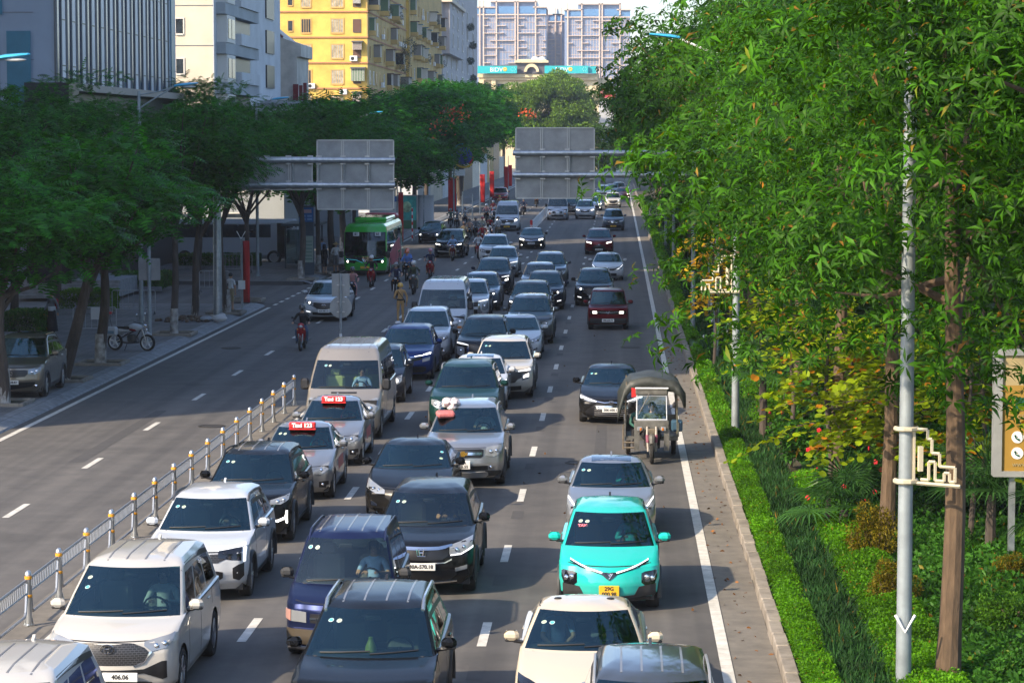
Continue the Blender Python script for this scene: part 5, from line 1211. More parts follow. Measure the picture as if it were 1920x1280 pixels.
whorl_tree(9.6, 55, 0, 9.4, 0, 'tall broadleaf tree in the second row behind the near lamp pole', .15, rot=4)
whorl_tree(9.3, 68, 2, 9.8, 0, 'broadleaf tree of the second row level with the lone fan palm', .15, rot=3)
whorl_tree(9.5, 82, 1, 10, 0, 'broadleaf tree of the second row level with the black saloon', .15, rot=5)
whorl_tree(5.9, 31.5, 1, 9.9, 0, 'broadleaf crown entering from the right edge nearest the camera', .16, rot=.7)
whorl_tree(7.4, 34, 2, 8.6, 0, 'broadleaf crown filling the upper right corner', .16, rot=2)
rg = random.Random(5)
y = 99
while y < 400:
    t = whorl_tree(5.0+rg.uniform(-.3, .5), y, 3, 8.6+rg.uniform(-.5, .8)+(.8 if y < 130 else 0), 0, 'distant broadleaf tree in the verge row beyond the yellow sapling', .17, rot=rg.uniform(0, 6), scale=1.2+rg.uniform(-.05, .12)+(y-99)*.0004, group='distant trees of the right verge row'); y += 9.5+(y-99)*.03
y = 94
while y < 330:
    t = whorl_tree(11.0+rg.uniform(-.6, .6), y, 3, 11+rg.uniform(-.5, 1.5), 0, 'distant broadleaf tree of the back row right of the verge', .17, rot=rg.uniform(0, 6), scale=1.3, group='distant trees of the right back row'); y += 12
# feathery flame trees on the left
def flame_crown(seed, R_, nb, nfr, fl=.42, pairs=7, m=None, flat=.35, lw=.055):
    rg = np.random.default_rng(seed); P = []; D = []; N = []; T = []
    Vs = []; Fs = []; off = 0; base = []; dirs = []
    for i in range(nb):
        d = norm(rg.normal(size=3)); d[2] = d[2]*.9+.08; c = norm(d)*np.array(R_)*rg.uniform(.45, 1.0); r = rg.uniform(.8, 1.35); T.append(c)
        q = norm(rg.normal(size=(nfr, 3)))*rg.uniform(.2, 1, (nfr, 1))**.5*np.array([1.3, 1.3, flat])*r
        o = c+q; dd = norm(q*np.array([1, 1, .2])+rg.normal(size=(nfr, 3))*.35+norm(c)*.3); dd[:, 2] -= .12
        base.append(o); dirs.append(norm(dd))
    B_ = np.concatenate(base); D_ = np.concatenate(dirs); n = len(B_); up = np.tile([0, 0, 1.], (n, 1))+rg.normal(size=(n, 3))*.25
    Sd = norm(np.cross(D_, up)); U = np.cross(Sd, D_); L_ = fl*rg.uniform(.7, 1.25, (n, 1)); V = []; 
    for j in range(pairs):       # each pair of leaflets a small diamond either side of the drooping midrib
        f0 = (j+.3)/pairs; f1 = (j+1.0)/pairs; wj = L_*.36*math.sin(math.pi*(.12+.8*f0))
        p0 = B_+D_*L_*f0-U*L_*.22*f0*f0; p1 = B_+D_*L_*f1-U*L_*.22*f1*f1
        for sg in (1, -1):
            tip = (p0+p1)/2+Sd*wj*sg+D_*L_*.05-U*wj*.15; V.append(np.stack([p0, p1*.4+p0*.6+Sd*wj*sg*.55-D_*L_*.02, tip, p1], 1))
    V = np.stack(V, 1).reshape(-1, 3); nf = len(V)//4; F_ = np.arange(nf*4).reshape(-1, 4)
    return meshnp('crown', V, F_, m, 4), np.array(T)
CF = []; TF = []
for s_ in range(3):
    m_, T_ = flame_crown(30+s_, (4.2, 4.2, 2.9), 66, 60, .46, 6, L_fl); CF.append(m_); TF.append(T_)
m_, T_ = flame_crown(40, (5.4, 5.4, 3.6), 84, 46, .75, 4, L_fl, .4); CF.append(m_); TF.append(T_)
L_fn = leafmat('bright_feathery_leaves', (.02, .15, .016), .6, .4, .5)  # sunlight on the near crowns put into a lighter leaf colour
m_, T_ = flame_crown(44, (3.7, 3.7, 2.3), 44, 46, .62, 6, L_fn, .4); CF.append(m_); TF.append(T_)
def flame_tree(x, y, c, h, label, rt=.15, scale=1., rot=0, lean=(0, 0), white=True, group='feathery street trees on the left pavement', z0=.15):
    t = empty('flame_tree', (x, y, z0), rot, label, 'tree', group); mb = MB(); rg = random.Random(int(y*13)); pts = []; rs = []; n = 8; hf = max(3.4, h*.6)
    Mr = Matrix.Rotation(-rot, 3, 'Z'); ln = Mr @ Vector((lean[0], lean[1], 0))
    for i in range(n+1): f = i/n; pts.append((ln.x*f+.05*math.sin(f*6+x), ln.y*f+.05*math.cos(f*5), hf*f)); rs.append(rt*(1.2-.45*f))
    mb.path(pts, rs, 10); top = Vector(pts[-1])
    for i in range(9):
        q = TF[c][rg.randrange(len(TF[c]))]*scale; e = Vector((q[0]+ln.x, q[1]+ln.y, q[2]+h)); mb.path([top-Vector((0, 0, rg.uniform(0, hf*.2))), top*.45+e*.55+Vector((0, 0, -.25)), e], [rt*.5, rt*.3, rt*.08], 6)
    tr = mb.build('trunk', barkd, t)
    if white:
        mb = MB(); mb.path([(pts[0][0], pts[0][1], .0), (pts[0][0]+ln.x*.18, pts[0][1]+ln.y*.18, 1.05)], [rt*1.24, rt*1.12], 12, False); mb.build('lime_wash', lime, tr)
    inst('crown', CF[c], t, (ln.x, ln.y, h), 0, scale)
    b = MB()
    return t
def tree_pit(x, y):
    b = MB()
    for dx, dy, sx, sy in ((-.75, 0, .12, 1.62), (.75, 0, .12, 1.62), (0, -.75, 1.38, .12), (0, .75, 1.38, .12)): b.rbox((x+dx, y+dy, .19), (sx, sy, .12), .02)
    o = b.build('tree_pit_kerb', conc); tag(o, kind='structure')
    b = MB(); b.b2(x-.69, x+.69, y-.69, y+.69, .152, .17); o = b.build('tree_pit_soil', soil, ang=0); tag(o, kind='structure')
lt = [(4, 757, 4, 5.4, .17, 'feathery tree at the left edge in front of the tan parked crossover', (0, 0)), (119, 713, 4, 5.9, .19, 'feathery tree with strongly leaning dark trunk behind the tan crossover', (.9, 0)), (192, 682, 4, 6.3, .17, 'feathery tree with white limed foot left of the parked motorcycle', (.1, 0)),
 (327, 627, 0, 7.2, .14, 'feathery tree with white limed foot right of the parked motorcycle', (.1, 0)), (363, 598, 1, 7.0, .15, 'feathery tree just left of the thick gantry pole', (.3, 0)), (424, 587, 2, 7.0, .15, 'feathery tree between the two men in pale shirts', (-.3, 0)), (463, 563, 0, 7.0, .13, 'feathery tree behind the red street banner', (0, 0)),
 (567, 524, 1, 7.0, .16, 'feathery tree beside the bus shelter information panel', (0, 0)), (597, 512, 2, 7.2, .14, 'feathery tree directly left of the people waiting for the bus', (0, 0)), (622, 499, 0, 7.4, .2, 'thick dark feathery tree beside the green bus', (0, 0))]
for i, (px, py, c, h, rt, lb, ln) in enumerate(lt):
    x, y = G(px, py, .15); flame_tree(x, y, c, h, lb, rt, rot=i*1.3, lean=ln, scale=[.82, .92, .95, .78, .66, .74, .7, .9, .78, .88][i]); tree_pit(x, y)
far = [(-18.5, 172, 6.6), (-19.5, 188, 7.7), (-18.6, 206, 7.4), (-18.0, 226, 8.6), (-18.4, 246, 9.2), (-17.5, 268, 9.6), (-18, 290, 10), (-19.3, 315, 10.2), (-21, 345, 10.6), (-22.5, 380, 11), (-24, 420, 11.5)]
for i, (x, y, h) in enumerate(far):
    flame_tree(x, y, 3, h, 'spreading flame tree in the far row on the left beyond the green bus', .22, 1.0+i*.035, i*.9, group='far flame trees on the left')
for i, (x, y) in enumerate(((-24, 92), (-25, 105), (-26, 118), (-24, 146), (-25.5, 160), (-23, 74))):
    flame_tree(x, y, i % 3, [7.2, 6.2, 7.9, 6.6, 8.4, 6.0][i], ['feathery tree on the inner pavement above the walking woman', 'feathery tree of the inner row before the dark entrance block', 'feathery tree of the inner row at the corner of the side street', 'feathery tree of the inner row beyond the side street', 'feathery tree of the inner row before the white tower', 'feathery tree of the inner row behind the tan crossover'][i], .16, 1.05, i, group=None, white=False)
# red blossom of the flame trees
fm = mat('flame_blossom', (.6, .10, .02), .6, island=.4)
rgf = np.random.default_rng(3)
for (px, py, Y) in ((860, 215, 225), (830, 205, 232), (990, 213, 300), (795, 262, 210), (828, 237, 218)):
    x, z = XZ(px, py, Y); P_ = np.array([x, Y-3, z])+rgf.normal(size=(60, 3))*np.array([.6, .5, .35]); o = leafobj('flame_blossom', P_, rgf.normal(size=(60, 3)), .3, .2, fm, None, rgf)
    tag(o, 'cluster of orange red blossom on the far flame trees', 'blossom', 'blossom clusters on the flame trees')
# big round tree closing the road
def round_crown(seed, R_, n, ln, wd, m, nb=110, name='crown'):
    rg = np.random.default_rng(seed); P = []
    for i in range(nb):
        d = norm(rg.normal(size=3)); d[2] = d[2]*.9+.1; c = norm(d)*np.array(R_)*rg.uniform(.55, .95); r = rg.uniform(.14, .26)*R_[0]; k = n//nb
        P.append(c+norm(rg.normal(size=(k, 3)))*r*rg.uniform(.5, 1, (k, 1))**.5*np.array([1, 1, .75]))
    P = np.concatenate(P); D = norm(rg.normal(size=P.shape)+norm(P)*.6); V, F_ = leaves(P, D, norm(rg.normal(size=P.shape)+[0, 0, 1.]), ln, wd, rg)
    return meshnp(name, V, F_, m, 3)
def round_tree(x, y, R_, h, n, ln, m, label, seed, rt=.4, group=None, name='round_tree', z0=0.):
    t = empty(name, (x, y, z0), 0, label, 'tree', group); b = MB(); b.path([(0, 0, -.1), (.1, 0, h*.5), (0, 0, h)], [rt, rt*.8, rt*.5], 10)
    for i in range(6): a = i*1.05; b.path([(0, 0, h*.6), (R_[0]*.3*math.cos(a), R_[1]*.3*math.sin(a), h*.85), (R_[0]*.6*math.cos(a), R_[1]*.6*math.sin(a), h+R_[2]*.2)], [rt*.5, rt*.3, rt*.1], 6)
    b.build('trunk', barkd, t); inst('crown', round_crown(seed, R_, n, ln, ln*.6, m), t, (0, 0, h)); return t
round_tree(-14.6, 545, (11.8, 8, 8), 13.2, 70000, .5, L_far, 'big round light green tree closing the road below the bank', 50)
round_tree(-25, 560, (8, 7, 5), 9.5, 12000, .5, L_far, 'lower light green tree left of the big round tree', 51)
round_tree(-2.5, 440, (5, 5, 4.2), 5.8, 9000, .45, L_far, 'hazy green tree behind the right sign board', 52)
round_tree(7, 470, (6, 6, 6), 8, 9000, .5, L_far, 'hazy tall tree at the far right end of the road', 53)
# ---------------- understory on the right verge ----------------
def strip(name, x0, x1, y0, y1, h, dens, ln, wd, m, core, seed, style='bush', kind='stuff', gaps=()):
    rg = np.random.default_rng(seed); n = int((x1-x0)*(y1-y0)*dens)
    X = rg.uniform(x0, x1, n); Y = rg.uniform(y0, y1, n)
    for a, b in gaps: k = ~((Y > a) & (Y < b)); X, Y = X[k], Y[k]
    n = len(X); u = (X-x0)/(x1-x0)*2-1
    prof = np.sqrt(np.maximum(0, 1-np.abs(u)**4)); lump = .8+.25*np.sin(Y*2.1+np.sin(X*5))*np.sin(Y*.7)+.1*np.sin(Y*7+X*9)
    zb = np.interp(X, xs, zs); Z = zb+h*prof*lump*rg.uniform(.72, 1.0, n)
    P = np.stack([X, Y, Z], 1)
    if style == 'bush': D = norm(rg.normal(size=(n, 3))+np.stack([u*.8, 0*u-.2, .5+0*u], 1)); N = norm(rg.normal(size=(n, 3))*.6+[0, 0, 1.]); V, F_ = leaves(P, D, N, ln, wd, rg, .15)
    else: P[:, 2] = zb; D = norm(rg.normal(size=(n, 3))*np.array([.6, .6, .12])+np.array([0, 0, .75])); N = norm(rg.normal(size=(n, 3))); V, F_ = leaves(P, D, N, ln, wd, rg, .35, .1)
    o = bpy.data.objects.new(name, meshnp(name, V, F_, m, 3)); COL.objects.link(o)
    return o
def merge_strip(name, parts, m, label, core):
    vs = []; fs = []; off = 0
    for o in parts:
        me = o.data; v = np.empty(len(me.vertices)*3, np.float32); me.vertices.foreach_get('co', v); f = np.empty(len(me.loops), np.int32); me.loops.foreach_get('vertex_index', f)
        vs.append(v.reshape(-1, 3)); fs.append(f.reshape(-1, 3)+off); off += len(me.vertices); bpy.data.objects.remove(o); bpy.data.meshes.remove(me)
    V = np.concatenate(vs); F_ = np.concatenate(fs)
    if core:      # leafy mound under the leaves so that soil does not show
        x0, x1, y0, y1, h = core; ny = int((y1-y0)/1.0); g = []
        for j in range(ny+1):
            y = y0+(y1-y0)*j/ny; lump = .8+.25*math.sin(y*2.1)*math.sin(y*.7)
            for i in range(5): u = i/4*2-1; x = x0+(x1-x0)*i/4; g.append((x, y, bankz(x)+h*.75*lump*math.sqrt(max(0, 1-abs(u)**4))))
        g = np.array(g); f = []
        for j in range(ny):
            for i in range(4): a = j*5+i+len(V); f += [(a, a+1, a+6), (a, a+6, a+5)]
        V = np.concatenate([V, g]); F_ = np.concatenate([F_, np.array(f)])
    o = bpy.data.objects.new(name, meshnp(name, V, F_, m, 3)); COL.objects.link(o); tag(o, label, kind='stuff', cat='planting'); return o
hp = [strip('a', 2.68, 3.2, 33, 70, .34, 1500, .055, .03, L_hedge, 0, 1), strip('b', 2.68, 3.2, 70, 130, .34, 650, .09, .05, L_hedge, 0, 2, gaps=((93, 97),)), strip('c', 2.68, 3.2, 130, 330, .34, 130, .2, .12, L_hedge, 0, 3)]
merge_strip('low_hedge', hp, L_hedge, 'bright green clipped low hedge running along the right kerb', (2.7, 3.18, 33, 330, .34))
hp = [strip('a', 3.85, 5.0, 33, 58, .34, 1000, .06, .034, L_hedge, 0, 4)]
merge_strip('low_hedge', hp, L_hedge, 'second bright green mat of hedge at the bottom right beside the croton bushes', (3.85, 5.0, 33, 58, .3))
hp = [strip('a', 3.2, 3.85, 33, 75, .4, 900, .30, .035, L_strap, 0, 5, 'grass'), strip('b', 3.2, 3.9, 75, 320, .4, 110, .4, .1, L_strap, 0, 6, 'grass')]
merge_strip('strap_grass', hp, L_strap, 'dark green strap leaved grass strip behind the low hedge', (3.2, 3.85, 33, 320, .12))
hp = [strip('a', 5.0, 12, 33, 75, .45, 260, .13, .07, L_shrub, 0, 7), strip('b', 4, 13, 75, 300, .6, 26, .35, .2, L_shrub, 0, 8)]
merge_strip('ground_cover', hp, L_shrub, 'leafy ground cover under the verge trees', (4.4, 13, 33, 300, .35))
hp = [strip('a', 9, 30, 52, 330, 5.8, 9, .7, .42, L_dark, 0, 9)]
merge_strip('far_thicket', hp, L_dark, 'dark thicket closing the view behind the second row of trees', None)
def shrub_mesh(seed, n, ln, wd, m, R_=(1, 1, .8), nb=14):
    rg = np.random.default_rng(seed); P = []
    for i in range(nb):
        d = norm(rg.normal(size=3)); d[2] = abs(d[2]); c = d*np.array(R_)*rg.uniform(.3, .75); k = n//nb; P.append(c+norm(rg.normal(size=(k, 3)))*rg.uniform(.28, .45)*np.array(R_)*rg.uniform(.7, 1, (k, 1)))
    P = np.concatenate(P); P = P[P[:, 2] > -.1]; D = norm(rg.normal(size=P.shape)+norm(P)*.9+[0, 0, -.15]); V, F_ = leaves(P, D, norm(rg.normal(size=P.shape)*.5+[0, 0, 1.]), ln, wd, rg, .25); return meshnp('foliage', V, F_, m, 3)
SM = dict(green=[shrub_mesh(60+i, 3200, .12, .07, L_shrub) for i in range(2)], dark=[shrub_mesh(63, 2600, .13, .07, L_dark)], lime=[shrub_mesh(64+i, 4200, .075, .045, L_hedge) for i in range(2)], croton=[shrub_mesh(67, 3600, .085, .03, L_crot, (.8, .8, .95))], fine=[shrub_mesh(68, 4200, .07, .035, L_lawn)])
stemm = mat('shrub_stems', (.10, .07, .045), .9)
flower = mat('red_flower', (.6, .02, .03), .5); flow_w = mat('white_flower', (.7, .7, .65), .5)
def shrub(x, y, kind, s, label, seed, flowers=0, fmat=None, group=None, name='shrub', sz=1., z=None):
    z = bankz(x) if z is None else z
    t = empty(name, (x, y, z), seed*1.3, label, 'shrub', group); me = SM[kind][seed % len(SM[kind])]; inst('foliage', me, t, (0, 0, .25*s*sz), 0, (s, s, s*sz))
    b = MB()
    for i in range(5): a = i*1.26; b.path([(0, 0, -.05), (.3*s*math.cos(a), .3*s*math.sin(a), .55*s*sz)], .018, 5)
    b.build('stem', stemm, t); rgl = random.Random(seed)
    for i in range(flowers):
        a = rgl.uniform(math.pi*1.0, math.pi*1.9); e = rgl.uniform(-.1, 1.2); p = Vector((math.cos(a)*math.cos(e)*s*1.02, math.sin(a)*math.cos(e)*s*1.02, .25*s*sz+math.sin(e)*s*sz*.85)); p.rotate(Matrix.Rotation(-seed*1.3, 3, 'Z'))
        b = MB()
        for k in range(5): an = k*1.257; b.ell(p+Vector((.03*math.cos(an), 0, .03*math.sin(an))), (.03, .018, .03), 6, 4)
        b.build('flower', fmat or flower, t)
sh = [(4.9, 60.0, 'green', 1.35, 5, 'large green shrub with scattered red flowers left of the dark trunk'), (5.8, 58.0, 'green', 1.3, 5, 'broad green shrub with red flowers right of the dark trunk'), (5.0, 53.5, 'green', 1.0, 7, 'lower green shrub dotted with red flowers in front of the dark trunk'), (4.6, 65, 'green', 1.15, 3, 'green shrub with a few red flowers near the lone fan palm'), (6.6, 55, 'dark', 1.1, 0, 'dark shrub under the round leaved trees'), (6.4, 62.5, 'dark', 1.35, 0, 'dark shrub behind the large flowering shrub')]
for i, (x, y, k, s, nf, lb) in enumerate(sh): shrub(x, y, k, s, lb, i, nf)
cr = [(4.85, 47.2, 'croton', .95, 'orange and green croton bush left of the near lamp pole'), (4.6, 42.6, 'croton', .72, 'small orange croton bush at the foot of the near lamp pole'), (6.7, 43.5, 'croton', .6, 'low orange tinted bush behind the pale tan trunk')]
for i, (x, y, k, s, lb) in enumerate(cr): shrub(x, y, k, s, lb, 20+i, name='croton_bush')
ln_ = [(4.3, 69, .95), (4.35, 75, 1.0), (4.4, 81, 1.05), (4.5, 88, 1.1)]
for i, (x, y, s) in enumerate(ln_): shrub(x, y, 'lime', s, ['lime green rounded bush beside the lone fan palm', 'lime green rounded bush left of the second lamp pole', 'lime green rounded bush with the white flowers behind it', 'farthest lime green bush beside the strap grass'][i], 30+i, group=None)
shrub(4.1, 97, 'dark', .9, 'dark bush dotted with small white flowers beside the third lamp pole', 41, 14, flow_w)
for i, (x, y, s) in enumerate(((6.2, 39.5, .8), (7.4, 41, .9), (5.9, 36.5, .6), (8.2, 46, 1.1), (7.2, 50, 1.1), (8.6, 52, 1.2), (8.2, 38.5, .8), (7.5, 66, 1.4), (6.8, 72, 1.4), (7.2, 80, 1.5), (6.5, 90, 1.5), (8.5, 60, 1.4))):
    shrub(x, y, ['fine', 'dark', 'green'][i % 3], s, 'leafy bush filling the verge behind the first row of trunks', 50+i, group='filler bushes under the verge trees')
for i in range(22):
    y = 100+i*6.5; shrub(4.6+(i % 3)*.8, y, ['dark', 'lime', 'green'][i % 3], 1.1+(i % 4)*.1, 'distant bush in the strip between the far lamp poles', 80+i, group='distant bushes of the right verge')
# fan palms
def fan(rg, size=.75, nseg=26, spread=2.5):
    V = []; F_ = []
    for k in range(nseg):
        a = -spread+2*spread*k/(nseg-1); L_ = size*(1-.12*abs(a)/spread)*rg.uniform(.93, 1.05); d = Vector((math.sin(a), math.cos(a), 0)); s = Vector((math.cos(a), -math.sin(a), 0)); w_ = .022; zf = .012
        mid = d*L_*.6+Vector((0, 0, -.02)); tip = d*L_+Vector((0, 0, -.16*size-rg.uniform(0, .1))); o = len(V)
        V += [(0, 0, 0), tuple(mid-s*w_+Vector((0, 0, zf))), tuple(mid+s*w_+Vector((0, 0, zf))), tuple(mid), tuple(tip)]
        F_ += [(o, o+1, o+3), (o, o+3, o+2), (o+1, o+4, o+3), (o+3, o+4, o+2)]
    return V, F_
def fan_palm(x, y, h, nf, label, seed, size=.8, group=None):
    rg = random.Random(seed); z = bankz(x); t = empty('fan_palm', (x, y, z), seed, label, 'palm', group); tb = MB(); tb.path([(0, 0, -.05), (0, 0, h*.55), (.02, 0, h)], [.11, .1, .08], 8); tb.build('trunk', barkd, t)
    mb = MB(); sb = MB()
    for i in range(nf):
        a = 2.4*i+rg.uniform(-.2, .2); el = 1.3-1.35*(i/nf)+rg.uniform(-.1, .1); L_ = rg.uniform(.6, .95)*size*1.1; d = Vector((math.cos(a)*math.cos(el), math.sin(a)*math.cos(el), math.sin(el))); e = Vector((0, 0, h))+d*L_+Vector((0, 0, -.1*L_))
        sb.path([(0, 0, h-.05), Vector((0, 0, h))+d*L_*.5+Vector((0, 0, .03)), e], .012, 4)
        V, F_ = fan(rg, size*rg.uniform(.85, 1.1)); up = Vector((0, 0, 1)); f = (d+Vector((0, 0, -.35))).normalized(); s = f.cross(up).normalized(); u = s.cross(f); M = Matrix((s, f, u)).transposed()
        mb.add([e+M @ Vector(v) for v in V], F_)
    sb.build('leaf_stalk', L_palm, t); mb.build('fan_leaves', L_palm, t, 0)
x, y = G(1398, 845); fan_palm(3.75, 65.5, 1.75, 15, 'lone fan palm standing beside the second lamp pole', 3, .85)
for i, (x, y, h, nf, s, lb) in enumerate(((4.5, 50.5, .45, 13, .8, 'low fan palm left of the croton bush'), (6.8, 46.5, 1.2, 15, .85, 'fan palm between the near lamp pole and the pale tan trunk'), (8.0, 42.5, 1.3, 15, .9, 'fan palm in front of the gold billboard'), (7.9, 37, .8, 13, .9, 'low fan palm at the bottom right corner behind the trunk'), (6.5, 60, 1.7, 14, .9, 'fan palm deep behind the dark trunk'), (5.6, 72.5, 2.4, 14, .9, 'fan palm behind the lone one near the second lamp pole'))):
    fan_palm(x, y, h, nf, lb, 11+i, s)
# round-leaved trees (paired lobes) with long arching twigs
def bauhinia(x, y, h, spread, ntw, m, label, seed, lsz=.15, old=None, rt=.06, dirx=0, zmin=1.4, group=None, droop=.5):
    rg = np.random.default_rng(seed); z = bankz(x); t = empty('round_leaved_tree', (x, y, z), 0, label, 'tree', group); tb = MB(); tb.path([(0, 0, -.05), (.08, .03, h*.35), (-.04, 0, h*.7), (0, 0, h)], [rt, rt*.85, rt*.7, rt*.4], 8)
    P = []; D = []; N = []
    for i in range(ntw):
        f = rg.uniform(.45, 1); s = np.array([0, 0, h*f]); a = rg.uniform(0, 2*math.pi); L_ = spread*rg.uniform(.5, 1.1)*(1.25-.4*f); d = np.array([math.cos(a)+dirx, math.sin(a), rg.uniform(.1, .6)]); d /= np.linalg.norm(d)
        pts = []
        for k in range(13):
            u = k/12; p = s+d*L_*u+np.array([0, 0, -droop*L_*u*u]); p = p+rg.normal(size=3)*.01; pts.append(p)
        if i % 2 == 0: tb.path([tuple(pts[0]), tuple(pts[4]), tuple(pts[8]), tuple(pts[12])], [rt*.3, rt*.2, rt*.12, .004], 5)
        nl = int(L_*15)
        for k in range(nl):
            u = .15+.85*k/nl; p = s+d*L_*u+np.array([0, 0, -droop*L_*u*u]); sd_ = np.cross(d, [0, 0, 1]); sd_ /= np.linalg.norm(sd_); sg = 1 if k % 2 else -1
            P.append(p+sd_*sg*.03+rg.normal(size=3)*.03); D.append(sd_*sg*.8+d*.5+np.array([0, 0, -.35])+rg.normal(size=3)*.25); N.append(np.array([0, 0, 1])+rg.normal(size=3)*.35)
    P = np.array(P); D = norm(np.array(D)); N = norm(np.array(N)); Sd = norm(np.cross(D, N)); U = np.cross(Sd, D); n = len(P); sz = lsz*rg.uniform(.65, 1.15, (n, 1))
    ring = [(0, 0), (.38, .12), (.5, .5), (.36, .88), (.12, 1.0), (0, .84), (-.12, 1.0), (-.36, .88), (-.5, .5), (-.38, .12)]
    V = np.stack([P+Sd*a*sz*.95+D*b*sz+U*abs(a)*sz*.25 for a, b in ring], 1).reshape(-1, 3)
    i = np.arange(n)[:, None]*10; F_ = np.concatenate([i+np.array([[0, 1, 2, 3]]), i+np.array([[0, 3, 4, 5]]), i+np.array([[0, 5, 6, 7]]), i+np.array([[0, 7, 8, 9]])], 0)
    me = meshnp('crown', V, F_, [m]+([old] if old else []), 4)
    if old:
        q = rg.random(n) < .09; mi = np.concatenate([q, q, q, q]).astype(np.int32); me.polygons.foreach_set('material_index', mi)
    inst('crown', me, t); tb.build('trunk', barkd, t)
bauhinia(4.2, 51, 3.9, 1.9, 46, L_bau, 'round leaved tree with lime leaves in front of the flowering shrubs', 70, .17, L_old, dirx=.15)
bauhinia(5.3, 49.5, 3.5, 1.7, 42, L_bau, 'round leaved tree with lime leaves left of the near lamp pole', 71, .17, L_old)
bauhinia(6.6, 47.8, 3.4, 1.7, 36, L_bau, 'round leaved tree with sparse lime leaves right of the near lamp pole', 72, .16, L_old)
bauhinia(4.1, 60.5, 4.6, 1.8, 40, L_bau, 'round leaved tree above the lone fan palm', 73, .16, L_old)
bauhinia(3.9, 70, 4.8, 1.7, 36, L_bau, 'round leaved tree touching the second lamp pole', 74, .16, L_yel)
bauhinia(5.9, 56, 4.3, 2.0, 44, L_bau, 'round leaved tree behind the dark trunk of the flowering shrubs', 78, .17, L_yel)
bauhinia(5.5, 64, 4.9, 2.1, 44, L_bau, 'round leaved tree of the second row left of the dark trunk', 79, .17, L_yel)
bauhinia(7.4, 52, 4.2, 2.0, 40, L_bau, 'round leaved tree deep between near lamp pole and billboard', 76, .17, L_old)
bauhinia(7.9, 44, 3.6, 1.4, 26, L_bau, 'round leaved sapling before the gold billboard', 77, .15, L_old)
bauhinia(3.25, 86, 5.3, 1.7, 44, L_yel, 'sapling with golden yellow round leaves hanging over the kerb', 75, .17, L_bau, droop=.75)
bauhinia(4.0, 92, 5.0, 1.6, 34, L_yel, 'second yellow leaved sapling just behind the first', 76, .17, L_old, droop=.6)
# single orange leaves caught in the broadleaf crowns, fallen leaves on the gutter
rgo = np.random.default_rng(9); P_ = []
for (px, py, Y) in ((1508, 45, 40), (1530, 48, 40), (1525, 55, 40), (1413, 335, 48), (1467, 337, 50), (1670, 130, 38), (1658, 227, 38), (1520, 380, 44), (1518, 392, 44), (1484, 392, 46), (1758, 112, 36), (1695, 230, 37), (1752, 332, 36)):
    x, z = XZ(px, py, Y); P_.append((x, Y-3.0, z))
P_ = np.array(P_); o = leafobj('hanging_dead_leaves', P_, np.tile([.1, 0, -1.], (len(P_), 1))+rgo.normal(size=P_.shape)*.15, .15, .06, L_old, None, rgo); tag(o, 'scattered orange dying leaves hanging in the near broadleaf crowns', 'leaves', kind='stuff')
n = 260; Y_ = rgo.uniform(35, 110, n); X_ = np.where(rgo.random(n) < .75, rgo.uniform(1.8, 2.4, n), rgo.uniform(-8, 1.8, n)); P_ = np.stack([X_, Y_, np.full(n, .015)], 1)
o = leafobj('fallen_leaves', P_, rgo.normal(size=(n, 3))*np.array([1, 1, .12]), .09, .06, mat('dead_leaf', (.16, .075, .02), .8, island=.5), None, rgo); tag(o, 'brown fallen leaves scattered along the gutter and lanes', 'leaves', kind='stuff')
# ---------------- street furniture ----------------
yband = mat('orange_band', (.75, .33, .02), .4); board_m = mat('sign_back', (.30, .31, .31), .55, .3, noise=.18, nscale=1.5); pole_m = mat('painted_pole', (.28, .32, .34), .5, .3, noise=.18, nscale=3)
creamp = mat('cream_ornament', (.52, .47, .35), .5); bluel = mat('blue_lamp_housing', (.04, .38, .62), .35, coat=.3); redc = mat('red_banner', (.50, .015, .015), .75); whc = mat('white_banner', (.62, .62, .64), .8); lampg = mat('lamp_lens', (.6, .62, .62), .2)
# railing of the median
t = empty('median_railing', (-9.62, 36.5, 0), label='steel railing with orange banded posts between the two carriageways', cat='railing')
for k in range(18):
    y = k*2.3; b = MB(); b.path([(0, y, .03), (0, y, .84)], .052, 12); b.lathe([(.052, .84), (.058, .85), (.05, .89), (.03, .915), (.004, .925)], 12, (0, y, 0)); b.lathe([(.01, .0), (.1, .005), (.1, .03), (.055, .035)], 4, (0, y, 0)); b.path([(-.07, y, .03), (-.05, y, .14)], .01, 4); b.path([(.07, y, .03), (.05, y, .14)], .01, 4)
    p = b.build('post', mat('polished_steel', (.55, .57, .58), .28, .85), t)
    b = MB(); b.lathe([(.053, .775), (.062, .78), (.062, .825), (.053, .83)], 12, (0, y, 0)); b.build('orange_band', yband, p)
    b = MB(); b.lathe([(.053, .475), (.062, .48), (.062, .52), (.053, .525)], 12, (0, y, 0)); b.build('orange_band', yband, p)
    if k < 17:
        a, c = y+.1, y+2.2; b = MB()
        fr = [(0, a, .72), (0, a+.06, .78), (0, c-.06, .78), (0, c, .72), (0, c-.12, .26), (0, c-.2, .2), (0, a+.2, .2), (0, a+.12, .26), (0, a, .72)]; b.path(fr, .025, 6, False)
        b.path([(0, a+.04, .56), (0, c-.04, .56)], .018, 5); b.path([(0, a-.08, .5), (0, a+.06, .5)], .012, 5); b.path([(0, c-.06, .5), (0, c+.08, .5)], .012, 5)
        for q in range(15): u = a+.12+q*.13; b.path([(0, u, .565), (0, u+.07, .775)], .009, 4)
        b.build('panel', mat('pale_steel', (.36, .38, .41), .35, .6), t)
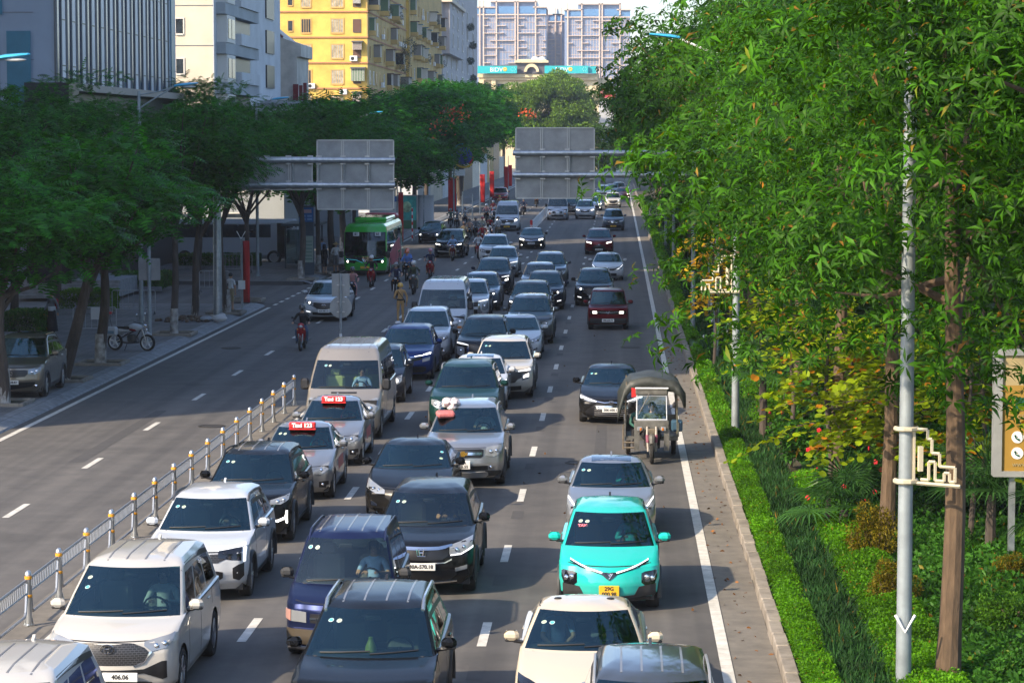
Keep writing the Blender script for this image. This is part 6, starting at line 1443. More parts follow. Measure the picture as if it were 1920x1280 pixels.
# farther railing beginning ahead on the median line
t = empty('far_railing', (-6.9, 212, 0), 0, 'low pale railing with a red and white end post far down the road', 'railing')
for k in range(28):
    y = k*2.5; x = -.2+0.0*k; b = MB(); b.path([(x, y, 0), (x, y, 1.0)], .05, 8); b.build('post', whl, t)
    b = MB(); b.path([(x, y, .9), (x, y+2.5, .9)], .035, 5); b.path([(x, y, .35), (x, y+2.5, .35)], .035, 5)
    for q in range(5): b.path([(x, y+.4*q+.4, .35), (x, y+.4*q+.4, .9)], .015, 4)
    b.build('panel', whl, t)
b = MB(); b.path([(-.2, -1.2, 0), (-.2, -1.2, 1.1)], .11, 10); p = b.build('end_post', redt, t); b = MB(); b.lathe([(.112, .4), (.112, .7)], 10, (-.2, -1.2, 0)); b.build('white_band', whl, p)
# sign gantries (backs of the boards face the camera)
def gantry(xp, Y, x0, x1, bx0, bx1, bz0, bz1, za, zb, label, small=None):
    t = empty('sign_gantry', (xp, Y, 0), label=label, cat='gantry')
    b = MB(); b.path([(0, 0, 0), (0, 0, zb+.9)], [.2, .15], 14); b.lathe([(.02, .0), (.34, .0), (.34, .05), (.2, .06)], 14, (0, 0, .15)); b.build('pole', steel, t)
    for z in (za, zb):
        b = MB(); b.path([(0, -.05, z), ((x1 if abs(x1-xp) > abs(x0-xp) else x0)-xp, -.05, z)], [.14, .115], 14); b.build('arm', steel, t)
        b = MB(); b.rbox((0, -.05, z), (.5, .42, .36), .03); b.build('bracket', steel, t)
    n = 7
    b = MB()
    for i in range(1, n): x = (x0-xp)+(x1-x0)*i/n; b.path([(x, -.05, za), (x, -.05, zb)], .028, 6)
    b.build('tie_bars', steel, t)
    def bd(a, c, z0, z1, nm='sign_board', k=3):
        b = MB(); b.b2(a-xp, c-xp, .12, .16, z0, z1); o = b.build(nm, board_m, t, 0)
        b = MB(); w_ = c-a
        b.b2(a-xp, c-xp, .07, .12, z0, z0+.05); b.b2(a-xp, c-xp, .07, .12, z1-.05, z1); b.b2(a-xp, a-xp+.05, .07, .12, z0, z1); b.b2(c-xp-.05, c-xp, .07, .12, z0, z1)
        for i in range(1, k): u = a-xp+w_*i/k; b.b2(u-.06, u-.02, .06, .12, z0, z1); b.b2(u+.02, u+.06, .06, .12, z0, z1)
        b.build('board_frame', mat('aluminium_frame', (.42, .43, .43), .4, .6), o, 0)
        for i in range(k+1):
            u = a-xp+w_*(.03+.94*i/k)
            for z in (za, zb):
                for dz in (-.17, .15): MB().rbox((u, .02, z+dz), (.24, .1, .08), .01).build('clamp', skid, o)
    bd(bx0, bx1, bz0, bz1)
    if small: bd(*small, nm='small_sign_board', k=3)
Yg = 111
a0, z1_ = XZ(593, 262, Yg); a1, z0_ = XZ(739, 394, Yg); _, zA = XZ(600, 347, Yg); _, zB = XZ(600, 300, Yg); s0, _ = XZ(455, 300, Yg); s1, sz0 = XZ(586, 357, Yg); _, sz1 = XZ(500, 294, Yg)
gx, gy = G(386, 603, .15)
gantry(gx, Yg, gx, a1+.05, a0, a1, z0_, z1_, zA, zB, 'left overhead gantry with grey backs of a large and a small board', (s0, s1, sz0, sz1))
a0, z1_ = XZ(966, 239, Yg); a1, z0_ = XZ(1115, 373, Yg); _, zA = XZ(1000, 328, Yg); _, zB = XZ(1000, 287, Yg)
gantry(4.1, Yg, a0-.1, 4.1, a0, a1, z0_, z1_, zA, zB, 'right overhead gantry with one grey sign board, half hidden by the trees')
# small road sign seen from behind at the railing end
x, y = G(639, 650); t = empty('road_sign', (x, y, 0), label='road sign seen from behind with square and round plates at the railing end', cat='sign')
def HZ(py): return XZ(639, py, y)[1]
b = MB(); b.path([(0, 0, 0), (0, 0, HZ(513))], .05, 10); p = b.build('pole', steel, t); b = MB(); b.lathe([(.053, .05), (.053, .5)], 10); b.build('white_band', whl, p); b = MB(); b.lathe([(.054, 0.0), (.054, .05)], 10); b.build('red_band', redt, p)
b = MB(); b.b2(-.34, .34, -.03+.1, .1, HZ(556), HZ(513)); b.build('square_plate', board_m, t, 0)
b = MB(); b.lathe([(.01, .07), (.42, .07), (.42, .1), (.01, .1)], 28, (0, 0, HZ(576)), 'Y'); b.build('round_plate', board_m, t)
b = MB(); b.rbox((0, .05, HZ(535)), (.3, .05, .05), .01); b.rbox((0, .05, HZ(566)), (.3, .05, .05), .01); b.rbox((0, .05, HZ(585)), (.3, .05, .05), .01); b.build('clamp', skid, t)
# street lamps
def head(b, x, y, z, dx, dy, L_=.9): 
    d = Vector((dx, dy, .12)).normalized(); s = d.cross(Vector((0, 0, 1))).normalized()
    pr = [(0, .05, .05), (.1, .09, .07), (.35, .15, .09), (.75, .15, .07), (.95, .1, .05), (1, .03, .03)]; vs = []
    for u, w_, h in pr:
        c = Vector((x, y, z))+d*u*L_
        for k in range(8): a = 2*math.pi*k/8; vs.append(c+s*w_*math.cos(a)+Vector((0, 0, h*math.sin(a)*(1 if math.sin(a) > 0 else .5))))
    fs = [(i*8+k, i*8+(k+1) % 8, i*8+8+(k+1) % 8, i*8+8+k) for i in range(5) for k in range(8)]+[tuple(range(8)), tuple(range(47, 39, -1))]
    b.add(vs, fs)
def lamp(x, y, z0, hx, hz, label, r=.1, group='blue headed street lamps on the left', both=False, L_=.95):
    """pole at x, lamp head tip at hx, height hz"""
    t = empty('street_lamp', (x, y, z0), label=label, cat='street lamp', group=group); h = hz-z0; sg = 1 if hx > x else -1
    b = MB(); b.path([(0, 0, 0), (0, 0, h-.2)], [r, r*.6], 12); b.lathe([(.01, .0), (r*1.8, 0), (r*1.8, .04), (r, .06)], 12); b.build('pole', pole_m, t)
    e = hx-x-sg*L_; b = MB(); b.path([(0, 0, h-.9), (e*.5, 0, h-.45), (e, 0, h-.02)], [.035, .035, .03], 6); b.path([(0, 0, h-.35), (e*.6, 0, h-.2), (e, 0, h-.02)], [.03, .03, .03], 6); b.build('bracket', pole_m, t)
    b = MB(); head(b, e, 0, h, sg, 0, L_); o = b.build('lamp_head', bluel, t); b = MB(); b.ell((e+sg*L_*.6, 0, h-.02), (L_*.3, .1, .05), 10, 6); b.build('lamp_lens', lampg, o)
    return t
for (px, py, Y, xp, lb) in ((57, 111, 68, -18.3, 'nearest left street lamp whose blue head enters at the upper left edge'), (372, 162, 104, -19.5, 'second left street lamp with blue head before the glass block'), (542, 187, 143, -20.2, 'third left street lamp with blue head before the white tower'), (718, 213, 184, -19.2, 'fourth left street lamp with blue head before the yellow block'), (801, 228, 230, -18.9, 'left street lamp with pale blue head on a forked bracket above the far flame trees')):
    x, z = XZ(px, py, Y); lamp(xp if Y < 230 else x-2.4, Y, .15, x, z, lb, group=None, L_=1.0 if Y < 230 else 1.3)
def ornament(t, z, sg, rot, s=1.0):      # stepped square-line bracket
    b = MB(); L_ = [(.0, 1.0), (.38, 1.0), (.38, .82), (.5, .82), (.5, .55), (.72, .55), (.72, .3), (1.15, .3), (1.15, .02), (1.0, .02), (1.0, .18), (.85, .18), (.85, .02), (.6, .02), (.6, .38), (.42, .38), (.42, .02), (.2, .02)]
    pts = [(sg*(.12+u*.62*s), 0, z+v*.82*s) for u, v in L_]
    for p0, p1 in zip(pts, pts[1:]):
        b.path([p0, p1], .026*s, 4)
    b.path([(sg*.08, -.0, z-.04), (sg*(.2+1.15*.62*s), 0, z-.04)], .03*s, 4); b.path([(sg*.12, 0, z+.82*s), (sg*.12, 0, z)], .026*s, 4); b.path([(sg*.22, 0, z+.55*s), (sg*.22, 0, z+.15*s)], .05*s, 4)
    b.xf(Matrix.Rotation(rot, 4, 'Z')); o = b.build('ornament', creamp, t, 0)
    b = MB(); b.lathe([(.16, z-.06), (.18, z-.04), (.18, z), (.16, z+.02)], 10); b.lathe([(.16, z+.78*s), (.18, z+.8*s), (.18, z+.84*s), (.16, z+.86*s)], 10); b.build('clamp_ring', creamp, o)
def vmark(t, z, m=whl, w=.14):
    b = MB(); b.path([(-w, -.14, z+w*1.7), (0, -.17, z), (w, -.14, z+w*1.7)], .022, 4); b.build('flag_holder', m, t)
for i, (px, Y, r, hh, lb) in enumerate(((1702, 36, .105, 11.5, 'near grey lamp pole with cream stepped ornament, rising through the trees'), (1380, 67, .1, 8.3, 'second grey lamp pole with cream ornament beside the lone fan palm'), (1299, 102, .09, 8.3, 'third grey lamp pole on the right verge, behind the yellow saplings'), (1262, 140, .09, 8.3, 'fourth grey lamp pole on the right verge'), (1247, 178, .09, 8.3, 'fifth and farthest grey lamp pole on the right verge'))):
    x, _ = XZ(px, 600, Y); t = empty('lamp_pole', (x, Y, bankz(x)), label=lb, cat='lamp pole')
    b = MB(); b.path([(0, 0, 0), (0, 0, hh)], [r*1.05, r*.75], 14); b.build('pole', pole_m, t)
    if i == 0: ornament(t, XZ(1740, 905, 36)[1]-bankz(x)+.05, 1, -.55, .88); vmark(t, XZ(1690, 1180, 36)[1]-bankz(x))
    elif i == 1: ornament(t, XZ(1340, 545, 67)[1]-bankz(x), -1, .1, 1.1); vmark(t, XZ(1381, 660, 67)[1]-bankz(x))
    elif i == 4: ornament(t, XZ(1240, 402, 178)[1]-bankz(x), -1, .1, 1.4)
x, z = XZ(1217, 72, 88); t = empty('lamp_pole', (3.4, 88, .13), label='lamp pole hidden in the leaves with its blue head showing against the sky', cat='lamp pole')
b = MB(); b.path([(0, 0, 0), (0, 0, z-.6)], [.1, .07], 12); b.build('pole', pole_m, t); b = MB(); b.path([(0, 0, z-.7), (x+1-3.4, 0, z-.13)], .04, 6); b.build('bracket', whl, t); b = MB(); head(b, x+1.1-3.4, 0, z-.13, -1, 0, 1.1); b.build('lamp_head', bluel, t)
# poles, banners and signs on the left pavement
def banner_pole(px, py, h, label, ban=None, sign=False, rb=.06, name='banner_pole'):
    x, y = G(px, py, .15); t = empty(name, (x, y, .15), label=label, cat='pole'); b = MB(); b.path([(0, 0, 0), (0, 0, h)], [rb, rb*.75], 10); b.build('pole', pole_m, t)
    if sign:
        b = MB(); b.b2(-.42, .42, .06, .09, 2.3, 3.15); b.build('sign_plate', board_m, t, 0); vmark(t, 4.0, w=.28)
    if ban:
        a, c, z0, z1, m = ban; b = MB(); n = 8; vs = []
        for j in range(n+1):
            z = z0+(z1-z0)*j/n
            for i in range(5): u = i/4; vs.append((a+(c-a)*u, .05*math.sin(u*5+z*1.3), z))
        fs = [(j*5+i, j*5+i+1, j*5+i+6, j*5+i+5) for j in range(n) for i in range(4)]; b.add(vs, fs); o = b.build('banner', m, t)
        md = o.modifiers.new('thick', 'SOLIDIFY'); md.thickness = .01
    return t
banner_pole(281, 637, 4.1, 'grey post with square sign plate behind the parked motorcycle', None, True, .085, 'sign_pole')
t = banner_pole(454, 579, 3.2, 'grey post with long red banner and a small white notice', (.06, .36, .3, 3.1, redc), False, .06); vmark(t, 3.2, w=.2)
b = MB(); b.b2(-.16, .16, -.1, -.07, .9, 1.3); b.build('notice', whl, t, 0)
banner_pole(745, 470, 4.5, 'post with red banner behind the green bus', (.08, .42, .6, 4.0, redc))
banner_pole(795, 438, 3.4, 'short post with twin white banners right of the bus', (-.5, .8, .3, 3.1, whc))
t = banner_pole(851, 422, 6.6, 'tall post with round blue orange emblem and red banner', (-.5, .2, 1.2, 4.2, redc), False, .08)
b = MB(); b.lathe([(.01, -.1), (.75, -.1), (.75, -.03), (.01, -.03)], 20, (.9, 0, 6.1), 'Y'); o = b.build('emblem_disc', mat('emblem_blue', (.03, .06, .3), .5), t)
for c_, a0_, a1_, r_ in (((.02, .35, .5), 1.6, 3.4, 1.05), ((.75, .45, .05), 3.9, 5.6, 1.0), ((.6, .05, .05), 5.3, 6.2, .82)):
    b = MB(); b.path([(.9+r_*math.cos(a), -.06, 6.1+r_*math.sin(a)) for a in np.linspace(a0_, a1_, 9)], [.02]+[.09]*7+[.02], 6); b.build('swoosh', mat('swoosh_%d' % int(r_*100), c_, .5), o)
b = MB(); b.b2(.1, 1.0, -.1, -.06, 4.35, 4.9); b.build('white_plate', whl, t, 0)
for i, (px, py) in enumerate(((900, 402), (918, 390), (945, 372), (953, 366))): banner_pole(px, py, 5.2, 'far red banner on a post under the left trees', (.0, .5, 1.2, 4.0, redc)).__setitem__('group', 'far red banners under the left trees')
for i, (px, py) in enumerate(((867, 405), (886, 412))): banner_pole(px, py, 2.4, 'short pale post in a row beside the far scooters', None).__setitem__('group', 'short pale posts beside the far scooters')
# advertising panel and striped post behind the bus
x, y = G(763, 450, .15); t = empty('advertising_panel', (x, y, .15), label='lit green and teal advertising panel right of the red banner', cat='advertising panel'); b = MB(); b.b2(-.8, .8, 0, .2, .8, 3.4); b.build('frame', board_m, t, 0); b = MB(); b.b2(-.72, .72, -.03, 0, 1.5, 3.3); b.build('picture', mat('panel_teal', (.06, .42, .36), .5, noise=.5, nscale=1.2), t, 0); b = MB(); b.b2(-.72, .72, -.03, 0, .88, 1.48); b.build('caption_strip', mat('panel_green', (.06, .2, .09), .5), t, 0); b = MB(); b.ell((0, -.04, 2.5), (.36, .03, .42), 14, 8); b.build('picture_globe', mat('panel_globe', (.4, .6, .35), .5, noise=.5, nscale=3), t); b = MB(); b.b2(-.6, -.5, .05, .15, 0, .8); b.b2(.5, .6, .05, .15, 0, .8); each(b, 'leg', steel, t)
x, y = G(773, 452, .15); t = empty('striped_post', (x, y, .15), label='thin red and white striped post right of the advertising panel', cat='post'); b = MB(); b.path([(0, 0, 0), (0, 0, 2.5)], .05, 8); p = b.build('post', whl, t)
b = MB(); [b.lathe([(.053, .2+.5*k), (.053, .45+.5*k)], 8) for k in range(5)]; b.build('red_stripes', redt, p)
# blue bus stop totem, shelter, panel
x, y = G(575, 515, .15); t = empty('bus_stop_totem', (x, y, .15), label='dark bus stop totem with blue head panel', cat='sign'); b = MB(); b.b2(-.42, .42, 0, .16, 0, 3.9); b.build('column', mat('totem_dark', (.04, .07, .1), .5), t, 0); b = MB(); b.b2(-.4, .4, -.03, 0, 3.0, 3.8); o = b.build('blue_panel', mat('totem_blue', (.02, .14, .42), .45), t, 0)
b = MB(); b.b2(-.3, .3, -.04, -.03, 3.5, 3.7); b.build('white_caption', mat('caption_pink', (.6, .4, .42), .6), o, 0); b = MB(); [b.b2(-.3+.36*i, -.04+.36*i, -.04, -.03, 3.1+.18*j, 3.2+.18*j) for i in range(2) for j in range(2)]; b.build('caption_rows', mat('caption_blue', (.2, .4, .7), .6), o, 0)
b = MB(); b.b2(-.3, .38, -.035, 0, .7, 2.2); o = b.build('route_board', mat('route_board_green', (.30, .38, .33), .5), t, 0); b = MB(); [b.b2(-.24, .32, -.045, -.035, .85+.2*j, .93+.2*j) for j in range(6)]; b.build('route_lines', mat('route_line', (.15, .25, .2), .6), o, 0)
x, y = G(556, 503, .15); t = empty('bus_shelter', (x, y, .15), label='dark framed bus shelter with glass side wall and flat roof', cat='bus shelter')
b = MB(); [b.b2(a, a+.1, c, c+.1, 0, 2.5) for a in (-.7, .9) for c in (0, 5)]; b.build('frame', mat('shelter_frame', (.05, .07, .08), .5), t, 0); b = MB(); b.b2(-.9, 1.3, -.2, 5.3, 2.5, 2.65); b.build('roof', mat('shelter_frame', (.05, .07, .08), .5), t, 0)
b = MB(); b.b2(-.65, -.6, .15, 4.95, .3, 2.3); b.b2(-.58, .85, .02, .06, .3, 2.3); b.build('glass_wall', glassmat('shelter_glass', (.4, .5, .5)), t, 0); b = MB(); b.b2(-.4, .1, .8, 4.4, .42, .48); b.build('bench', steel, t, 0)
# white notice board with blue label, at the hedge behind the bus
x, y = G(718, 452, .15); t = empty('notice_board', (x, y+2, .15), label='white notice board with small blue sign above the green bus roof', cat='sign'); b = MB(); b.b2(-1.2, 1.0, 0, .08, 1.9, 3.3); o = b.build('board', whl, t, 0); b = MB(); b.b2(-1.0, -.9, .02, .1, 0, 1.9); b.b2(.7, .8, .02, .1, 0, 1.9); each(b, 'leg', steel, t)
b = MB(); b.b2(.2, 1.1, -.06, -.01, 2.9, 3.3); b.build('blue_label', mat('label_blue', (.03, .16, .5), .5), o, 0)
# crowd barriers
def barrier(px, py, w_, label, rz=0, cloth=False):
    x, y = G(px, py, .15); t = empty('crowd_barrier', (x, y, .15), rz, label, 'barrier'); b = MB(); b.path([(-w_/2, 0, .12), (-w_/2, 0, 1.02), (-w_/2+.06, 0, 1.08), (w_/2-.06, 0, 1.08), (w_/2, 0, 1.02), (w_/2, 0, .12)], .022, 6); b.path([(-w_/2, 0, .25), (w_/2, 0, .25)], .018, 6); b.build('frame', mat('barrier_pale', (.36, .37, .38), .6), t)
    n = int(w_/.22); b = MB(); [b.path([(-w_/2+w_*i/n, 0, .25), (-w_/2+w_*i/n, 0, 1.07)], .01, 4) for i in range(1, n)]; b.build('bars', mat('barrier_pale', (.36, .37, .38), .6), t)
    b = MB(); [b.path([(a, -.25, 0), (a, 0, .14), (a, .25, 0)], .02, 5) for a in (-w_/2+.05, w_/2-.05)]; b.build('foot', mat('barrier_dark', (.06, .06, .06), .6), t)
    if cloth: b = MB(); b.b2(-.15, .35, -.05, -.03, .6, 1.08); b.build('notice', mat('notice_pale', (.5, .5, .48), .7), t, 0)
barrier(178, 627, 1.7, 'pale crowd barrier with a notice, left of the parked motorcycle', .1, True); barrier(251, 590, 1.9, 'pale crowd barrier behind the square sign plate', .05); barrier(402, 548, 1.5, 'pale crowd barrier behind the thick gantry pole', 0); barrier(437, 512, 2.2, 'grey barrier far back near the steps', 0)
# steps, clipped hedges and planters on the left
t = empty('stone_steps', (-29, 128, .15), label='pale stone steps before the dark entrance, behind the trees', cat='steps'); [MB().b2(-.3-.35*0, 4.6, -5+.4*k, 3, .16*k, .16*k+.155).build('step', lk, t, 0) for k in range(5)]
for i, (px0, px1, py, h, d, k) in enumerate(((0, 72, 632, .9, 3, 'clipped dark hedge at the left edge behind the tan crossover'), (112, 205, 588, .95, 2.4, 'clipped green hedge block behind the walking woman'), (205, 300, 545, .8, 4, 'long clipped hedge behind the crowd barriers'), (330, 478, 505, .8, 3, 'clipped hedge beyond the thick gantry pole'), (510, 552, 476, .9, 3, 'bright clipped hedge block in the side street corner'), (380, 470, 470, .8, 3, 'far clipped hedge in the plaza'))):
    x0, y = G(px0, py, .15); x1, _ = G(px1, py, .15); rgh = np.random.default_rng(i+5); w_ = x1-x0; n = int(w_*d*900)+2500; P_ = np.stack([rgh.uniform(0, w_, n), rgh.uniform(0, d, n), rgh.uniform(.1, h, n)], 1)
    q = rgh.integers(0, 3, n); P_[q == 0, 1] = rgh.uniform(0, .1, (q == 0).sum()); P_[q == 1, 2] = h+rgh.uniform(-.06, .04, (q == 1).sum()); P_[q == 2, 0] = w_-rgh.uniform(0, .1, (q == 2).sum())
    t = empty('clipped_hedge', (x0, y, .15), label=k, cat='hedge'); V, F_ = leaves(P_, rgh.normal(size=(n, 3))+[0, -.3, .4], norm(rgh.normal(size=(n, 3))+[0, 0, 1.]), .09, .06, rgh); inst('foliage', meshnp('foliage', V, F_, L_lawn if i in (1, 4) else L_shrub, 3), t)
    b = MB(); b.b2(-.12, w_+.12, -.15, -.02, 0, .22); b.build('kerb', lk, t, 0)
# white coach and small cars behind the bus stop
t = empty('parked_coach', (-24.2, 160, 0), .0, 'long white coach parked in the side street behind the bus shelter', 'coach'); b = MB(); b.rbox((0, 0, 1.6), (8.6, 2.4, 2.5), .25); b.build('body', P['white'], t); b = MB(); b.b2(-3.9, 2.6, -1.215, -1.19, 1.7, 2.5); b.build('window_band', winglass, t, 0); b = MB(); b.b2(3.0, 4.0, -1.215, -1.19, .5, 2.6); b.build('door', blackg, t, 0)
for sx in (-2.8, 2.8):
    ty, rm = wheel_meshes(.45, .28, 8); o = inst('wheel', ty, t, (sx, -1.1, .45), -math.pi/2); inst('rim', rm, o)
# gold billboard at the right edge
x, z0 = XZ(1862, 893, 45); _, z1 = XZ(1862, 655, 45); zb = bankz(x); t = empty('gold_billboard', (x, 45, zb), -.0, 'gold and cream billboard with phone icons cut by the right edge', 'billboard'); gold = mat('billboard_gold', (.32, .19, .03), .55); crm = mat('billboard_cream', (.36, .29, .15), .55); dkg = mat('billboard_green', (.01, .08, .05), .5)
b = MB(); b.b2(0, .14, -.05, .25, z0-zb, z1-zb); b.b2(.14, 2.3, -.05, .25, z0-zb, z0-zb+.1); b.b2(.14, 2.3, -.05, .25, z1-zb-.1, z1-zb); b.b2(2.3, 2.44, -.05, .25, z0-zb, z1-zb); b.build('frame', board_m, t, 0)
zz = lambda py: XZ(1862, py, 45)[1]-zb
b = MB(); b.b2(.14, 2.3, 0, .1, z0-zb+.1, zz(722)); o = b.build('gold_panel', gold, t, 0); b = MB(); b.b2(.14, 2.3, 0, .1, zz(722), z1-zb-.1); b.build('cream_panel', crm, t, 0)
X_ = lambda px: XZ(px, 800, 45)[0]-x
text_front('ORIENTAL', .2, dkg, t, (X_(1903)+.62, -.01, zz(690)), bold=.006); b = MB(); b.b2(X_(1903), 2.1, -.02, 0, zz(768), zz(745)); p = b.build('green_label', dkg, o, 0); text_front('FORYOU', .2, whl, p, (X_(1913)+.5, -.03, zz(757)), bold=.005)
text_front('GRADUATION', .11, crm, o, (X_(1901)+.42, -.01, zz(781))); text_front('www.', .12, crm, o, (X_(1903)+.1, -.01, zz(870)))
for py in (819, 849):
    b = MB(); b.lathe([(.01, -.012), (.105, -.012), (.105, 0)], 18, (X_(1908), 0, zz(py)), 'Y'); q = b.build('phone_icon', whl, o); b = MB(); b.path([(X_(1908)-.045, -.02, zz(py)+.04), (X_(1908)-.03, -.02, zz(py)-.02), (X_(1908)+.03, -.02, zz(py)-.045)], [.02, .01, .02], 5); b.build('handset', dkg, q)
b = MB(); b.b2(.3, .4, .05, .2, -.1, z0-zb); b.b2(2.0, 2.1, .05, .2, -.1, z0-zb); each(b, 'leg', steel, t)
# rubble and sacks at the pole foot
x, y = G(405, 604, .15); sk = MB(); sk.ell((0, 0, .16), (.34, .22, .17), 12, 8); sk.ell((.1, .1, .3), (.15, .1, .09), 8, 6); o = sk.build('sand_sack', mat('sack_white', (.5, .5, .5), .9)); o.location = (x+.15, y, .15); tag(o, 'white tied sack lying at the kerb beside the thick gantry pole', 'sack')
o = MB().ell((0, 0, .12), (.3, .25, .13), 12, 8).build('sand_sack', mat('sack_grey', (.3, .33, .36), .9)); o.location = (x-.45, y+.3, .15); tag(o, 'grey plastic sack against the thick gantry pole', 'sack')
rgq = random.Random(2); b = MB()
for i in range(60): a = rgq.uniform(0, 6.28); r = rgq.uniform(0, 1)**.6; b.ell((r*1.3*math.cos(a), r*.9*math.sin(a), .02+.22*(1-r)), (rgq.uniform(.05, .14),)*2+(rgq.uniform(.04, .1),), 6, 4)
o = b.build('rubble_heap', mat('rubble', (.12, .085, .06), .95, noise=.4, nscale=4)); o.location = (x-1.3, y+.6, .15); tag(o, 'heap of brown soil and rubble between tree foot and gantry pole', 'rubble', kind='stuff')
# green bus
buspaint = paint('bus_green', (.03, .46, .04), 0, .35)
SP['bus'] = dict(L=12.0, W=2.5, H=3.0, belt=1.12, nose=.9, roofz=2.5, wb=6.0, fo=2.6, wr=.48, ww=.28, spokes=8, name='city_bus', mirror_mat=black, mirror_y=-.1, mtall=2.2, msize=1.2, fin=False, doors=False, ditch=False, hoodline=False, gbow=.2, gcorner=.12, bow=.2, corner=.18, inset=.006, seat_y=1.2, glass=glassmat('bus_glass', (.05, .06, .07), (.45, .5, .55)),
 front=[(.1, .3), (.03, .5), (0, .8), (.01, 1.12), (.12, 2.0), (.25, 2.5), (.4, 2.8), (.7, 2.95), (1.4, 3.0)], rear=[(.1, .3), (0, .6), (.02, 2.5), (.1, 2.8), (.4, 2.96), (.9, 3.0)], width=[(1.2, .3), (1.25, .6), (1.25, 1.12), (1.22, 2.5), (1.16, 2.8), (1.02, 2.95), (.8, 3.0)], pillars=[(.02, .12), (.14, .27), (.29, .42), (.44, .57), (.59, .72), (.74, .87), (.89, .97)],
 feat=[('black_nose', blackg, False, sym((0, .78, 1.1), (.8, .8, 1.12), (1.1, .95, 1.12))), ('headlamp', blackg, True, [(.55, .72, .86), (1.05, .74, .92), (1.12, .8, .92)], .012), ('teal_strip', mat('teal_light', (.05, .5, .6), .3, emit=(.1, .8, 1), es=.15), True, [(.12, .74, .76), (.5, .9, .92), (1.1, .94, .96)], .016)], lenses=((.98, .82, .07, lampon),), emblem=('vee', .86, .14, chrome))
bus = car('bus', 'green', 684, 510, 'green city bus with black windscreen and pink advert on its side', 'bus', plate_=('29E', .48, dict(yellow=True)))
for s_ in bus.children:
    if s_.type == 'MESH':
        for k, m in enumerate(s_.data.materials):
            if m == P['green'] and s_.name.startswith(('body',)): s_.data.materials[k] = buspaint
B = PROTO['bus'][2]; patch(B, [(-4.2, .45, 1.1), (-1.2, .45, 1.55), (3.2, .45, 1.9), (4.2, .45, 1.1)], mat('pink_advert', (.45, .05, .08), .45, noise=.4, nscale=.8), bus, 'side_advert', 'S', .012, True, .4)
b = MB(); b.rbox((0, .5, 3.1), (1.9, 6.0, .28), .1); b.build('roof_pod', buspaint, bus); b = MB(); b.rbox((0, 4.6, 3.12), (2.0, 1.6, .34), .12); b.build('roof_pod', mat('pink_pod', (.5, .08, .1), .45), bus)
for x_, tx_ in ((-.5, '61'), (.75, '61')):
    b = MB(); b.b2(x_-.17, x_+.17, -5.9, -5.88, 2.28, 2.5); o = b.build('route_card', whl, bus, 0); text_front(tx_, .2, black, o, (x_, -5.905, 2.39), bold=.01)
# ---------------- people, motorbikes, three-wheeler ----------------
skin_m = mat('skin', (.42, .24, .15), .55); hair_m = mat('hair_black', (.012, .010, .009), .5); eye_m = mat('eyes_dark', (.01, .01, .01), .3)
def cloth(n, c): return mat('cloth_'+n, c, .85, noise=.15, nscale=9)
CL = {k: cloth(k, v) for k, v in dict(white=(.6, .61, .62), black=(.012, .012, .014), navy=(.015, .025, .07), grey=(.16, .17, .18), tan=(.42, .25, .10), pink=(.5, .25, .24), blue=(.10, .2, .5), lblue=(.25, .38, .6), red=(.28, .015, .02), green=(.03, .12, .1), jean=(.04, .07, .13), khaki=(.3, .24, .14), peach=(.55, .32, .22), teal=(.02, .35, .35), olive=(.05, .07, .04), cream=(.5, .45, .34)).items()}
shoe_m = mat('shoes_dark', (.03, .025, .02), .6)
def hand(J, E, wr, d, side, up=Vector((0, 0, 1)), curl=.9, s=1.0):
    """palm and five jointed fingers from the wrist along d; thumb leaves the side of the palm"""
    d = d.normalized(); sd_ = d.cross(up).normalized(); nrm = sd_.cross(d); w = Vector(J[wr][0]); pm = len(J); J.append((tuple(w+d*.05*s), .024, 'skin')); E.append((wr, pm)); p2 = len(J); J.append((tuple(w+d*.085*s), .026, 'skin')); E.append((pm, p2))
    for i, (o, l) in enumerate(((-.03, .062), (-.01, .072), (.01, .068), (.028, .055))):
        a = len(J); J.append((tuple(w+d*.10*s+sd_*o*s), .0095, 'skin')); E.append((p2, a)); b = a+1; J.append((tuple(w+d*(.10+l*.55)*s+sd_*o*s-nrm*l*.25*curl), .0088, 'skin')); E.append((a, b)); c = b+1; J.append((tuple(w+d*(.10+l*(1-.55*curl))*s+sd_*o*s-nrm*l*.75*curl), .0078, 'skin')); E.append((b, c))
    a = len(J); J.append((tuple(w+d*.07*s+sd_*side*.042*s), .0105, 'skin')); E.append((pm, a)); b = a+1; J.append((tuple(w+d*.10*s+sd_*side*.052*s-nrm*.02*curl), .0095, 'skin')); E.append((a, b))
